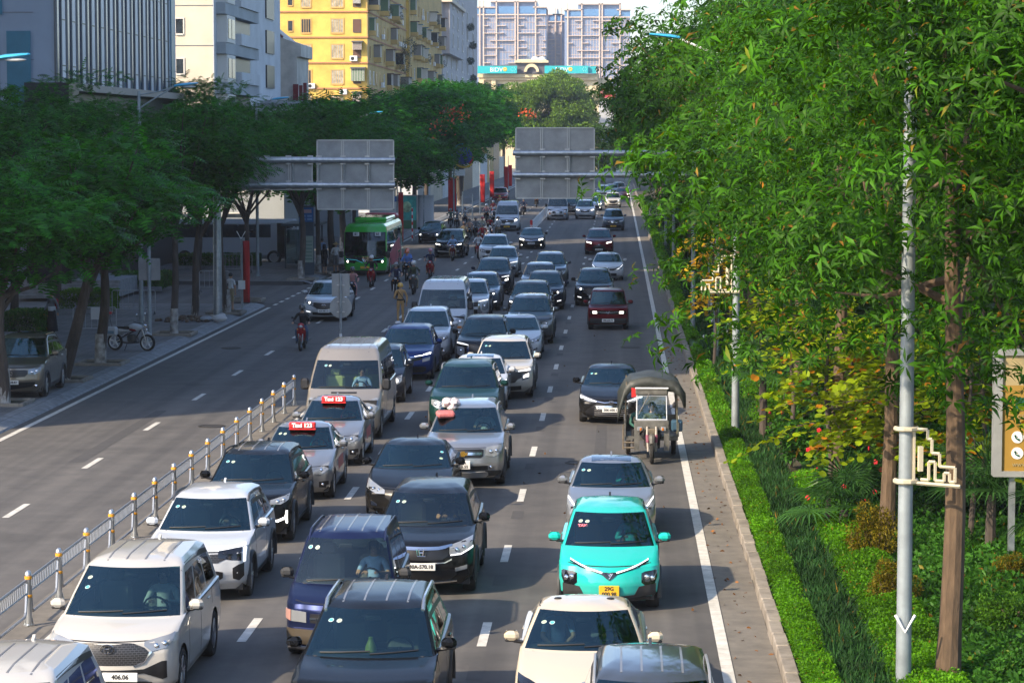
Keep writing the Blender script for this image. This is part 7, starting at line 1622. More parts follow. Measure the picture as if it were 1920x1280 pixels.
def person_mesh(pose):
    """pose: dict of joint positions. body faces -Y. slots: skin, top, forearm, legs, shoes"""
    J = []; E = []; idx = {}
    def add(n, p, r, lab): idx[n] = len(J); J.append((tuple(p), r, lab))
    ps = {k: Vector(v) for k, v in pose.items()}
    hip, chest, neck, headp = ps['hip'], ps['chest'], ps['neck'], ps['head']
    add('hip', hip, .135, 'legs'); add('waist', hip.lerp(chest, .42), .125, 'top'); add('chest', chest, .145, 'top'); add('upper', chest.lerp(neck, .6), .11, 'top'); add('neck', neck, .052, 'skin')
    hd = headp-neck; add('jaw', neck+hd*.45, .068, 'skin'); add('head', headp, .088, 'skin'); add('crown', headp+hd.normalized()*.085, .062, 'skin')
    E += [(0, 1), (1, 2), (2, 3), (3, 4), (4, 5), (5, 6), (6, 7)]
    fw = ps.get('face', Vector((0, -1, 0))).normalized(); add('nose', headp+fw*.105-hd.normalized()*.01, .014, 'skin'); E.append((idx['head'], idx['nose']))
    sx = ps.get('side', Vector((1, 0, 0))).normalized()
    for s, S_ in ((1, 'R'), (-1, 'L')):
        sh = chest.lerp(neck, .52)+sx*s*.175; add('sh'+S_, sh, .062, 'top'); E.append((idx['upper'], idx['sh'+S_])); el, wr = ps['el'+S_], ps['wr'+S_]
        add('um'+S_, sh.lerp(el, .5), .052, 'top'); add('el'+S_, el, .042, 'fore'); add('fm'+S_, el.lerp(wr, .4), .04, 'fore'); add('wr'+S_, wr, .026, 'fore'); E += [(idx['sh'+S_], idx['um'+S_]), (idx['um'+S_], idx['el'+S_]), (idx['el'+S_], idx['fm'+S_]), (idx['fm'+S_], idx['wr'+S_])]
        hand(J, E, idx['wr'+S_], ps.get('hd'+S_, wr-el), -s, curl=pose.get('curl', (.6,))[0])
        if 'kn'+S_ not in ps: continue
        hp = hip+sx*s*.09+Vector((0, 0, -.03)); kn, an = ps['kn'+S_], ps['an'+S_]; add('hp'+S_, hp, .095, 'legs'); add('tm'+S_, hp.lerp(kn, .5), .078, 'legs'); add('kn'+S_, kn, .058, 'legs'); add('cf'+S_, kn.lerp(an, .35), .056, 'shin'); add('an'+S_, an, .04, 'shin'); ft = ps.get('ft'+S_, Vector((0, -1, 0))).normalized()
        add('ball'+S_, an+ft*.12+Vector((0, 0, -.045)), .036, 'shoes'); add('toe'+S_, an+ft*.18+Vector((0, 0, -.05)), .026, 'shoes'); add('heel'+S_, an-ft*.04+Vector((0, 0, -.04)), .034, 'shoes')
        E += [(0, idx['hp'+S_]), (idx['hp'+S_], idx['tm'+S_]), (idx['tm'+S_], idx['kn'+S_]), (idx['kn'+S_], idx['cf'+S_]), (idx['cf'+S_], idx['an'+S_]), (idx['an'+S_], idx['ball'+S_]), (idx['ball'+S_], idx['toe'+S_]), (idx['an'+S_], idx['heel'+S_])]
    me = bpy.data.meshes.new('tmp'); me.from_pydata([j[0] for j in J], E, []); ob = bpy.data.objects.new('tmp', me); COL.objects.link(ob)
    sk = ob.modifiers.new('s', 'SKIN'); sk.use_smooth_shade = True
    if not me.skin_vertices: me.attributes  # layer made by the modifier
    bm = bmesh.new(); bm.from_mesh(me); lay = bm.verts.layers.skin.verify()
    for v, j in zip(bm.verts, J): v[lay].radius = (j[1], j[1]*(.78 if j[2] == 'top' and j[1] > .1 else 1)); v[lay].use_root = (v.index == 0)
    bm.to_mesh(me); bm.free(); sb = ob.modifiers.new('u', 'SUBSURF'); sb.levels = 1; sb.render_levels = 1
    dg = bpy.context.evaluated_depsgraph_get(); out = bpy.data.meshes.new_from_object(ob.evaluated_get(dg)); bpy.data.objects.remove(ob); bpy.data.meshes.remove(me)
    slots = ['skin', 'top', 'fore', 'legs', 'shin', 'shoes']; SL = {k: i for i, k in enumerate(slots)}
    A = np.array([J[a][0] for a, b in E]); Bv = np.array([J[b][0] for a, b in E]); lab = []
    for a, b in E:
        la, lb = J[a][2], J[b][2]; lab.append((SL[la], SL[lb]))
    RA = np.array([(J[a][1]+J[b][1])/2 for a, b in E])
    out.materials.clear()
    for k in slots: out.materials.append(skin_m)
    for f in out.polygons:
        c = np.array(f.center); ab = Bv-A; t = np.clip(((c-A)*ab).sum(1)/np.maximum((ab*ab).sum(1), 1e-9), 0, 1); d = np.linalg.norm(A+ab*t[:, None]-c, axis=1)-RA*.6; k = int(np.argmin(d)); f.material_index = lab[k][0 if t[k] < .5 else 1]; f.use_smooth = True
    out.name = 'person'
    return out
rideJ = dict(hip=(0, .22, .86), chest=(0, .10, 1.22), neck=(0, .03, 1.42), head=(0, -.02, 1.56), elR=(.31, -.06, 1.10), wrR=(.30, -.33, 1.05), elL=(-.31, -.06, 1.10), wrL=(-.30, -.33, 1.05), hdR=(0, -1, -.1), hdL=(0, -1, -.1), knR=(.20, -.20, .74), anR=(.19, -.12, .33), knL=(-.20, -.20, .74), anL=(-.19, -.12, .33), curl=(1.0, 0, 0))
pillJ = dict(hip=(0, .62, .93), chest=(0, .52, 1.30), neck=(0, .47, 1.50), head=(0, .43, 1.64), elR=(.27, .30, 1.12), wrR=(.15, .12, 1.05), elL=(-.27, .30, 1.12), wrL=(-.15, .12, 1.05), knR=(.25, .22, .80), anR=(.24, .30, .42), knL=(-.25, .22, .80), anL=(-.24, .30, .42))
standJ = dict(hip=(0, 0, .95), chest=(0, 0, 1.28), neck=(0, 0, 1.47), head=(0, -.02, 1.60), elR=(.24, .02, 1.12), wrR=(.23, -.06, .88), elL=(-.24, .02, 1.12), wrL=(-.23, -.06, .88), knR=(.10, -.01, .50), anR=(.11, .02, .09), knL=(-.10, -.01, .50), anL=(-.11, .02, .09))
backJ = dict(standJ, elR=(.29, .06, 1.10), wrR=(.10, -.14, 1.02), elL=(-.29, .04, 1.12), wrL=(-.26, .0, .86))
walkJ = dict(standJ, knR=(.09, -.12, .52), anR=(.09, .02, .10), knL=(-.09, .04, .50), anL=(-.09, .28, .16), elR=(.24, .1, 1.13), wrR=(.22, .12, .88), elL=(-.24, -.04, 1.12), wrL=(-.22, -.22, .93))
sitJ = dict(hip=(0, .1, .12), chest=(0, .16, .46), neck=(0, .15, .66), head=(0, .10, .80), elR=(.27, -.02, .36), wrR=(.14, -.30, .44), elL=(-.27, -.02, .36), wrL=(-.14, -.30, .44), knR=(.16, -.34, .20), anR=(.16, -.42, -.14), knL=(-.16, -.34, .20), anL=(-.16, -.42, -.14), curl=(1.0, 0, 0))
passJ = dict(sitJ, wrR=(.05, -.2, .22), wrL=(-.05, -.2, .22), elR=(.24, .02, .34), elL=(-.24, .02, .34))
PM = {}
def body_mesh(k):
    if k not in PM: PM[k] = person_mesh(dict(ride=rideJ, pill=pillJ, stand=standJ, back=backJ, walk=walkJ, sit=sitJ, pas=passJ)[k])
    return PM[k]
POSE = dict(ride=rideJ, pill=pillJ, stand=standJ, back=backJ, walk=walkJ, sit=sitJ, pas=passJ)
helm_cache = {}
def headpart(root, pose, kind, m, z=None):
    h = Vector(POSE[pose]['head']); key = (pose, kind)
    if key not in helm_cache:
        b = MB()
        if kind == 'helmet':
            b.lathe([(.002, .155), (.06, .145), (.1, .11), (.125, .05), (.13, 0), (.128, -.03), (.118, -.03), (.115, 0)], 16, tuple(h+Vector((0, .01, 0)))); b.path([h+Vector((-.1, -.10, .03)), h+Vector((0, -.175, .02)), h+Vector((.1, -.10, .03))], .012, 5)
        elif kind == 'hair': b.lathe([(.002, .12), (.05, .112), (.088, .075), (.102, .02), (.1, -.03), (.09, -.05)], 14, tuple(h+Vector((0, .022, .012))))
        elif kind == 'longhair': b.lathe([(.002, .12), (.05, .112), (.09, .075), (.106, .02), (.11, -.08), (.09, -.22), (.06, -.3), (.01, -.32)], 14, tuple(h+Vector((0, .04, .012))))
        elif kind == 'mask': b.ell(h+Vector((0, -.055, -.045)), (.062, .05, .05), 12, 8)
        elif kind == 'hat': b.lathe([(.002, .17), (.06, .15), (.09, .09), (.22, .03), (.21, .02), (.09, .06)], 16, tuple(h))
        elif kind == 'cap': b.lathe([(.002, .125), (.06, .115), (.1, .07), (.106, .02), (.1, .02)], 14, tuple(h+Vector((0, .01, .01)))); b.prism([(h.x-.07, h.y-.09), (h.x+.07, h.y-.09), (h.x+.05, h.y-.18), (h.x-.05, h.y-.18)], h.z+.03, h.z+.045, 'XY')
        elif kind == 'eyes': [b.ell(h+Vector((s*.034, -.088, .012)), (.012, .007, .007), 8, 5) for s in (1, -1)]
        elif kind == 'ears': [b.ell(h+Vector((s*.09, .0, -.005)), (.012, .022, .032), 8, 5) for s in (1, -1)]
        elif kind == 'mouth': b.ell(h+Vector((0, -.09, -.052)), (.024, .008, .006), 8, 5)
        helm_cache[key] = b.mesh(kind, m)
    nm = {'hair': 'hair', 'longhair': 'hair', 'hat': 'straw_hat'}.get(kind, kind); o = inst(nm, helm_cache[key], root); sl_ = o.material_slots[0]; sl_.link = 'OBJECT'; sl_.material = m; return o
def person(pose, loc, rz, label, top, fore=None, legs='black', shin=None, shoes=None, heads=(('hair', None),), cat='person', group=None, face=True):
    o = bpy.data.objects.new('person', body_mesh(pose)); COL.objects.link(o); o.location = loc; o.rotation_euler = (0, 0, rz); tag(o, label, cat, group)
    ms = [skin_m, CL[top], CL[fore] if fore and fore != 'skin' else (skin_m if fore == 'skin' else CL[top]), CL[legs], skin_m if shin == 'skin' else CL[shin or legs], shoes or shoe_m]
    for s_, m in zip(o.material_slots, ms): s_.link = 'OBJECT'; s_.material = m
    for k, m in heads: headpart(o, pose, k, m or hair_m)
    if face:
        headpart(o, pose, 'eyes', eye_m); headpart(o, pose, 'ears', skin_m)
        if not any(k == 'mask' for k, _ in heads): headpart(o, pose, 'mouth', mat('lips', (.25, .09, .07), .6))
    return o
def H(c, mask=None):
    r = [('helmet', c)]
    if mask: r.append(('mask', mask))
    return r
hm = {k: mat('helmet_'+k, v, .25, coat=1) for k, v in dict(white=(.6, .6, .6), black=(.02, .02, .02), red=(.4, .03, .03), orange=(.6, .12, .03), yellow=(.55, .30, .03), grey=(.15, .15, .16), brown=(.14, .08, .05), pink=(.5, .2, .25)).items()}
maskm = mat('face_mask', (.5, .52, .55), .8); maskd = mat('dark_face_mask', (.04, .04, .05), .8); straw = mat('straw', (.5, .32, .12), .8)
# --- motor scooters
def scooter(pm, slim=False):
    t = empty('motorbike'); r = .29 if slim else .26; rw = .045 if slim else .055; ky = ('bike', slim)
    if ky not in HUBS:
        b = MB(); b.lathe([(r*.72, -rw), (r*.9, -rw), (r, -rw*.5), (r, rw*.5), (r*.9, rw), (r*.72, rw)], 22, axis='X', closed=True); ty = b.mesh('wheel', rubber); b = MB(); b.lathe([(r*.74, -rw*.7), (r*.74, rw*.7), (r*.68, 0)], 22, axis='X', closed=True); b.lathe([(.05, -.05), (.05, .05)], 10, axis='X')
        for i in range(5): a = i*1.257; b.path([(0, .04*math.cos(a), .04*math.sin(a)), (0, r*.7*math.cos(a), r*.7*math.sin(a))], .016, 5)
        HUBS[ky] = (ty, b.mesh('rim', alloy))
    for y in (-.62, .62): o = inst('wheel', HUBS[ky][0], t, (0, y, r)); inst('rim', HUBS[ky][1], o)
    b = MB()
    for s in (1, -1): b.path([(s*.07, -.62, r), (s*.075, -.52, .62)], .022, 6)
    b.build('fork', alloy if slim else black, t)
    b = MB(); vs = []      # front leg shield: curved plate with thickness
    w0 = .15 if slim else .2
    for z, w_, y in ((.36, .7, -.34), (.5, 1.0, -.40), (.68, 1.15, -.45), (.82, 1.0, -.47), (.93, .6, -.46)):
        for i in range(7): u = i/6*2-1; vs.append((u*w0*w_, y+.1*u*u, z))
    for z, w_, y in ((.36, .66, -.30), (.5, .95, -.35), (.68, 1.1, -.38), (.82, .95, -.38), (.93, .55, -.38)):
        for i in range(7): u = i/6*2-1; vs.append((u*w0*w_, y+.1*u*u, z))
    fs = [(j*7+i, j*7+i+1, j*7+i+8, j*7+i+7) for j in range(4) for i in range(6)]+[(35+j*7+i, 35+j*7+i+7, 35+j*7+i+8, 35+j*7+i+1) for j in range(4) for i in range(6)]
    rg_ = list(range(7))+[6+7*j for j in range(1, 5)]+[28+i for i in range(5, -1, -1)]+[7*j for j in range(3, 0, -1)]
    fs += [(a, b_, b_+35, a+35) for a, b_ in zip(rg_, rg_[1:]+rg_[:1])]; b.add(vs, fs); b.build('leg_shield', pm, t)
    b = MB(); b.ell((0, -.62, r+.06), (.07, .27, r*.86), 12, 8); b.v = [v if v[2] > r*1.25 else (v[0], v[1], r*1.25) for v in b.v]; b.build('front_fender', pm, t)
    b = MB(); b.ell((0, -.44, .95), (.13, .09, .085), 12, 8); b.build('handlebar_cowl', pm, t); b = MB(); b.ell((0, -.505, .90 if slim else .93), (.085, .045, .055), 12, 8); b.build('headlight', lensglass, t)
    b = MB(); b.path([(-.34, -.34, 1.04), (-.2, -.42, 1.01), (0, -.44, .99), (.2, -.42, 1.01), (.34, -.34, 1.04)], .016, 6); b.build('handlebar', black, t)
    for s in (1, -1):
        b = MB(); b.path([(s*.22, -.41, 1.02), (s*.29, -.43, 1.2)], .007, 4); b.ell((s*.31, -.42, 1.23), (.055, .014, .04), 10, 6); b.build('mirror', black, t)
        b = MB(); b.ell((s*.13, -.49, .8), (.035, .02, .03), 8, 6); b.build('indicator', amber, t)
    b = MB(); b.rbox((0, .02, .33 if not slim else .42), (.26 if not slim else .12, .6, .09), .03); b.build('footboard', black, t)
    b = MB(); b.ell((0, .5, .56), (.17, .46, .2), 14, 8); b.build('rear_body', pm, t); b = MB(); b.rbox((0, .42, .765), (.26, .72, .09), .04); b.build('seat', mat('vinyl_black', (.02, .02, .02), .5), t)
    b = MB(); b.rbox((0, .28, .36), (.22, .3, .26), .05); b.path([(.14, .35, .3), (.17, .9, .34)], [.03, .05], 8); b.build('engine', mat('engine_grey', (.09, .09, .09), .5, .5), t)
    b = MB(); b.ell((0, .97, .64), (.08, .03, .05), 10, 6); b.build('tail_light', redl, t)
    return t
SC = {}
def bike(col, slim, px, py, label, rz=0, loc=None):
    k = slim
    if k not in SC: SC[k] = (scooter(P[col], slim), P[col].name); t = SC[k][0]
    else: t = copy_tree(SC[k][0], None, {SC[k][1]: P[col]} if P[col].name != SC[k][1] else None)
    x, y = loc or G(px, py); t.location = (x, y, 0); t.rotation_euler = (0, 0, rz); tag(t, label, 'motorbike'); return t
def rider(px, py, col, slim, blabel, plabel, top, fore=None, legs='black', shin=None, heads=(), rz=0, s=1.0, lift=0):
    t = bike(col, slim, px, py, blabel, rz)
    p = person('ride', (t.location.x, t.location.y, lift), rz, plabel, top, fore, legs, shin, None, heads); return t, p
def passenger(t, label, top, fore=None, legs='black', shin=None, heads=()): return person('pill', tuple(t.location), t.rotation_euler.z, label, top, fore, legs, shin, None, heads)
W_, Bk, Gy = hm['white'], hm['black'], hm['grey']
rider(567, 655, 'red2', True, 'red slim motorbike alone on the left carriageway near the white crossover', 'person in black jacket and black helmet riding the lone red motorbike', 'black', None, 'jean', None, H(Bk, maskd))
rider(661, 566, 'darkblue', False, 'dark scooter beside the round back of the road sign', 'person in pink jacket and black helmet riding beside the road sign', 'pink', None, 'pink', None, H(Bk, maskd))
rider(697, 538, 'red2', False, 'red round nosed scooter right in front of the green bus', 'person in black with white helmet riding the red scooter before the bus', 'black', None, 'black', None, H(W_))
rider(743, 555, 'black', True, 'black motorbike nearest the tan uniformed officer', 'person in dark shirt with grey helmet and mask riding toward the officer', 'navy', 'skin', 'black', None, H(Gy, maskm))
t, p = rider(763, 526, 'black', True, 'black motorbike carrying two people in blue beside the bus', 'person in blue shirt and orange helmet riding with a passenger beside the bus', 'blue', None, 'black', None, H(hm['orange'])); passenger(t, 'person in blue with orange helmet sitting behind the blue rider', 'blue', None, 'black', None, H(hm['orange']))
rider(776, 551, 'grey', False, 'grey scooter behind the tan uniformed officer', 'person in brown jacket, white helmet and white mask on the grey scooter', 'olive', None, 'khaki', None, H(W_, maskm))
rider(807, 522, 'red2', False, 'bright red scooter right of the pair in blue', 'person in dark T shirt with pink helmet on the bright red scooter', 'navy', 'skin', 'black', 'skin', H(hm['pink']))
rider(849, 489, 'red', True, 'dark red motorbike before the black off roader', 'person in light blue shirt without mask riding before the black off roader', 'lblue', None, 'khaki', None, [('hair', None)])
rider(845, 427, 'black', True, 'dark motorbike farthest left of the group by the kerb', 'person in dark green jacket with grey helmet, leftmost of the far kerb group', 'green', None, 'black', None, H(Gy))
rider(857, 430, 'black', True, 'dark motorbike second from the left by the far kerb', 'person in pale grey shirt bareheaded, second from the left by the far kerb', 'grey', None, 'black', None, [('hair', None)])
t, p = rider(872, 424, 'darkblue', True, 'slim bicycle like motorbike ridden in white shirt near the kerb', 'person in white shirt with dark bag strap riding slowly near the kerb', 'white', None, 'black', None, [('hair', None)])
b = MB(); b.path([(-.15, -.06, 1.37), (0, -.1, 1.25), (.14, -.02, 1.05)], .02, 5); o = b.build('bag_strap', CL['black'], p)
rider(870, 459, 'grey', True, 'grey motorbike left front of the central scooter group', 'person in beige jacket with brown helmet, left front of the central group', 'khaki', None, 'black', None, H(hm['brown'], maskd))
rider(880, 451, 'black', True, 'black motorbike ridden in peach jacket in the central group', 'person in peach jacket and white mask in the central scooter group', 'peach', None, 'black', None, H(Bk, maskm))
rider(892, 448, 'black', False, 'black scooter ridden in grey sweater in the central group', 'person in grey sweater with brown helmet in the central scooter group', 'grey', None, 'grey', None, H(hm['brown'], maskd))
rider(905, 447, 'pearl', False, 'cream scooter ridden in pale top in the central group', 'person in cream top with red helmet and white mask in the central group', 'cream', None, 'khaki', None, H(hm['red'], maskm))
rider(905, 463, 'red', False, 'dark red scooter between the cream one and the white crossover', 'person in dark red shirt with black helmet beside the white crossover', 'red', None, 'jean', None, H(Bk))
rider(915, 458, 'white', False, 'white scooter ridden by someone with long hair', 'person in white blouse with long dark hair on the white scooter', 'white', None, 'jean', None, [('longhair', None)])
rider(918, 445, 'black', False, 'black scooter behind the white scooter', 'person in peach and red jacket with black helmet behind the white scooter', 'red', 'peach', 'black', None, H(Bk, maskm))
rider(934, 446, 'tan', False, 'tan scooter just in front of the tall white minibus', 'person in white shirt with brown helmet on the tan scooter', 'white', None, 'black', None, H(hm['brown'], maskm))
rider(912, 416, 'black', False, 'dark scooter ridden in plaid shirt beyond the central group', 'person in purple plaid shirt with white helmet beyond the central group', 'pink', None, 'black', None, H(W_))
rider(926, 424, 'black', True, 'black motorbike at the left side of the tall white minibus', 'person in white shirt and navy vest with white helmet beside the tall minibus', 'white', None, 'black', None, H(W_))
rider(925, 408, 'red2', True, 'red motorbike behind the tall white minibus', 'person in red jacket with white helmet behind the tall white minibus', 'red', None, 'black', None, H(W_))
rider(937, 396, 'black', True, 'dark motorbike farthest behind the tall minibus', 'person in peach jacket and straw coloured helmet farthest behind the tall minibus', 'peach', None, 'black', None, H(hm['yellow']))
rider(897, 484, 'red2', True, 'red motorbike squeezed left of the white crossover in the far queue', 'person in white top squeezed left of the white crossover in the far queue', 'white', None, 'black', None, H(Bk))
rider(982, 403, 'darkblue', False, 'dark scooter before the far railing', 'person in blue jacket on the dark scooter before the far railing', 'navy', None, 'black', None, H(Gy)); rider(1006, 388, 'black', False, 'black scooter just under the right sign board', 'person in black under the lower edge of the right sign board', 'black', None, 'black', None, H(Bk))
# --- pedestrians
x, y = G(751, 606); p = person('back', (x, y, 0), math.pi+.25, 'police officer in tan uniform and yellow helmet standing with back to the camera', 'tan', None, 'tan', None, mat('boots_brown', (.06, .035, .02), .5), H(hm['yellow']))
b = MB(); b.lathe([(.15, .98), (.155, 1.0), (.155, 1.03), (.15, 1.05)], 16); b.v = [(v[0], v[1]*.8, v[2]) for v in b.v]; b.build('belt', CL['black'], p); b = MB(); b.path([(.13, .1, 1.4), (.0, .165, 1.22), (-.13, .12, 1.03)], .014, 5); b.path([(.13, .1, 1.4), (.05, -.1, 1.42)], .014, 5); b.build('shoulder_strap', CL['black'], p); b = MB(); b.rbox((-.17, .02, .95), (.06, .1, .14), .02); b.build('holster', CL['black'], p)
def ped(px, py, pose, rz, label, *a, **k): x, y = G(px, py, .15); return person(pose, (x, y, .15), rz, label, *a, **k)
p = ped(98, 626, 'walk', -.6, 'woman walking away in long black skirt and white top with a dark red backpack', 'grey', None, 'black', None, mat('shoes_white', (.5, .5, .5), .6), [('hair', None)])
b = MB(); b.lathe([(.14, .98), (.17, .7), (.22, .3), (.24, .12)], 14); b.build('long_skirt', CL['black'], p); b = MB(); b.rbox((0, .2, 1.2), (.3, .16, .4), .06); b.build('backpack', CL['red'], p); b = MB(); b.lathe([(.15, .93), (.16, 1.08), (.14, 1.1)], 14); b.build('white_hem', CL['white'], p); b = MB(); b.ell((0, .08, 1.68), (.05, .05, .05), 10, 6); b.build('hair', hair_m, p)
ped(412, 582, 'stand', .5, 'man in pale shirt, pale shorts and black cap left of the kerb tree', 'white', 'skin', 'lblue', 'skin', None, [('hair', None), ('cap', CL['black'])]); ped(433, 583, 'back', 2.6, 'man in white shirt and khaki shorts right of the tree by the kerb', 'white', 'skin', 'khaki', 'skin', None, [('hair', None)])
ped(604, 500, 'back', math.pi, 'person in light blue shirt and dark trousers waiting at the bus stop', 'lblue', None, 'navy', None, None, [('hair', None)]); ped(609, 514, 'stand', 2.4, 'person in black dress with shoulder bag at the bus stop', 'black', 'black', 'black', 'skin', None, [('longhair', None)]); ped(630, 511, 'back', math.pi-.2, 'woman in straw hat and white top beside the green bus', 'white', 'white', 'grey', 'skin', None, [('hat', straw)])
# --- parked white patrol motorcycle seen from its side
x, y = G(246, 657, .15); t = empty('motorcycle', (x, y, .15), math.radians(72), 'white and red patrol motorcycle with panniers parked on the left pavement', 'motorcycle'); wrim = mat('white_rim', (.65, .65, .65), .4)
for yy, r in ((-.68, .31), (.66, .31)):
    b = MB(); b.lathe([(r*.76, -.05), (r*.93, -.05), (r, -.02), (r, .02), (r*.93, .05), (r*.76, .05)], 26, (0, yy, r), 'X', True); w_ = b.build('wheel', rubber, t); b = MB(); b.lathe([(r*.78, -.035), (r*.78, .035), (r*.68, .02), (r*.68, -.02)], 26, (0, yy, r), 'X', True); b.lathe([(.02, -.05), (.06, -.045), (.06, .045), (.02, .05)], 12, (0, yy, r), 'X')
    for i in range(5): a = i*1.257+.3; b.path([(0, yy+.04*math.cos(a), r+.04*math.sin(a)), (0, yy+r*.72*math.cos(a), r+r*.72*math.sin(a))], [.035, .026], 6)
    b.build('rim', wrim, w_)
b = MB(); [b.path([(s*.08, -.68, .31), (s*.09, -.5, .82)], .025, 8) for s in (1, -1)]; b.build('fork', alloy, t); b = MB(); b.path([(0, -.42, .34), (0, -.55, .6), (0, -.68, .66), (0, -.86, .6)], [.03, .06, .06, .02], 8); b.build('front_fender', P['white'], t)
b = MB(); b.ell((0, -.18, .86), (.15, .3, .14), 14, 9); b.build('fuel_tank', P['white'], t); b = MB(); b.ell((0, -.12, .78), (.153, .2, .07), 12, 7); b.build('tank_stripe', P['red2'], t); b = MB(); b.rbox((0, .34, .84), (.27, .72, .1), .04); b.build('seat', black, t); b = MB(); b.ell((0, .42, .74), (.15, .42, .1), 12, 7); b.build('tail_cowl', P['white'], t)
for s in (1, -1):
    b = MB(); b.rbox((s*.27, .66, .72), (.17, .5, .34), .06); o = b.build('pannier', P['white'], t); b = MB(); b.rbox((s*.345, .66, .68), (.03, .3, .12), .01); b.build('pannier_label', mat('pannier_blue', (.15, .25, .35), .5), o)
b = MB(); b.rbox((0, -.05, .46), (.26, .36, .3), .06); b.lathe([(.08, -.14), (.1, -.1), (.1, .1), (.08, .14)], 12, (0, .0, .42), 'X'); b.path([(.14, -.2, .5), (.16, -.25, .3), (.17, .2, .26), (.18, .75, .32)], [.025, .03, .035, .045], 8); b.build('engine', mat('engine_grey', (.09, .09, .09), .5, .5), t)
b = MB(); b.path([(0, -.45, .85), (0, .1, .62), (0, .62, .34)], .025, 6); b.path([(0, -.45, .85), (0, -.2, .45)], .025, 6); b.build('frame', black, t); b = MB(); b.path([(-.36, -.3, 1.1), (-.2, -.45, 1.03), (0, -.5, 1.0), (.2, -.45, 1.03), (.36, -.3, 1.1)], .014, 6); b.build('handlebar', black, t)
b = MB(); b.lathe([(.01, -.1), (.07, -.09), (.09, 0), (.05, .06)], 14, (0, -.58, .9), 'Y'); b.build('headlight', chrome, t); b = MB(); b.ell((0, -.62, .78), (.05, .06, .05), 10, 6); b.build('siren_horn', chrome, t)
for s in (1, -1): b = MB(); b.path([(s*.25, -.4, 1.05), (s*.3, -.42, 1.3)], .007, 4); b.ell((s*.31, -.42, 1.33), (.06, .014, .045), 10, 6); b.build('mirror', chrome, t)
b = MB(); b.path([(0, .8, .8), (.02, .88, 1.15), (0, .86, 1.32)], .012, 5); o = b.build('beacon_stalk', black, t); b = MB(); b.lathe([(.01, 1.42), (.07, 1.4), (.08, 1.33), (.01, 1.31)], 12, (0, .86, 0)); b.build('red_beacon', mat('red_plastic', (.45, .02, .02), .3), o); b = MB(); b.path([(-.1, .1, .3), (-.28, .12, .02)], .014, 5); b.build('side_stand', black, t)
# --- cargo three-wheeler
x, y = G(1222, 870); t = empty('three_wheeler', (x, y, 0), 0, 'worn cargo three wheeler with dark tarpaulin roof hugging the right edge line', 'three wheeler'); dirty = mat('dirty_grey_sheet', (.14, .135, .12), .5, .4, noise=.35, nscale=5); tarp = mat('dark_tarpaulin', (.035, .04, .035), .55, noise=.4, nscale=4, bump=.6, bscale=6); rst = mat('rusty_frame', (.16, .13, .09), .7, noise=.4, nscale=8)
b = MB(); b.lathe([(.19, -.05), (.27, -.05), (.3, -.02), (.3, .02), (.27, .05), (.19, .05)], 24, (0, .1, .3), 'X', True); w_ = b.build('wheel', rubber, t); b = MB(); b.lathe([(.2, -.03), (.2, .03), (.02, .06), (.02, -.06)], 20, (0, .1, .3), 'X', True); b.build('rim', steel, w_)
b = MB(); [b.path([(s*.09, .1, .3), (s*.11, .2, .72), (s*.11, .24, .9)], [.03, .035, .03], 8) for s in (1, -1)]; b.build('fork', mat('worn_fork', (.3, .27, .24), .5, .3), t); [MB().path([(s*.1, .14, .52), (s*.11, .18, .7)], .042, 8).build('fork_spring', mat('purple_spring', (.22, .05, .09), .5), t) for s in (1, -1)]
b = MB(); b.path([(0, -.16, .5), (0, .0, .63), (0, .16, .66), (0, .34, .52)], [.05, .085, .085, .05], 8); b.build('front_fender', dirty, t)
b = MB(); b.rbox((0, .3, .92), (.86, .06, .24), .02); b.b2(-.43, -.30, .27, .33, .3, .82); b.b2(.30, .43, .27, .33, .3, .82); b.build('front_apron', dirty, t); b = MB(); b.rbox((0, .22, .78), (.2, .05, .14), .02); b.build('small_plate', rst, t)
for s in (1, -1): b = MB(); b.rbox((s*.29, .23, .84), (.14, .06, .1), .02); o = b.build('headlight', lensglass, t); b = MB(); b.rbox((s*.27, .195, .84), (.05, .02, .07), .01); b.build('indicator', amber, o)
b = MB(); a, c = 1.06, 1.64
b.path([(-.37, .3, a), (.37, .3, a), (.36, .42, c), (-.36, .42, c), (-.37, .3, a)], .024, 6); wf = b.build('windscreen_frame', P['white'], t); b = MB(); b.quad((-.35, .31, a+.02), (.35, .31, a+.02), (.34, .42, c-.02), (-.34, .42, c-.02)); b.build('windscreen', clearglass, t, 0); b = MB(); b.path([(-.32, .29, 1.2), (-.05, .36, 1.72)], .01, 4); b.build('wiper', black, t)
b = MB(); b.rbox((0, .5, 1.74), (.8, .28, .16), .03); b.build('roof_visor', dirty, t); b = MB(); b.rbox((0, .38, 1.83), (.82, .1, .03), .01); b.build('roof_edge', whl, t)
b = MB(); vs = []; nx, ny = 13, 12        # sagging tarpaulin with hanging side flaps
for j in range(ny+1):
    yy = .62+2.0*j/ny
    for i in range(nx+1):
        u = i/nx*2-1; au = abs(u); xx = u*.78 if au < .8 else math.copysign(.624+.1*(au-.8)/.2, u); zz = 2.06-.10*au*au+.025*math.sin(5*u+3*yy)
        if au >= .8: zz -= (au-.8)/.2*(.55+.22*math.sin(yy*3+(2 if u > 0 else 0))); xx += math.copysign(.12*(au-.8)/.2, u)
        vs.append((xx, yy, zz))
fs = [(j*(nx+1)+i, j*(nx+1)+i+1, (j+1)*(nx+1)+i+1, (j+1)*(nx+1)+i) for j in range(ny) for i in range(nx)]; b.add(vs, fs)
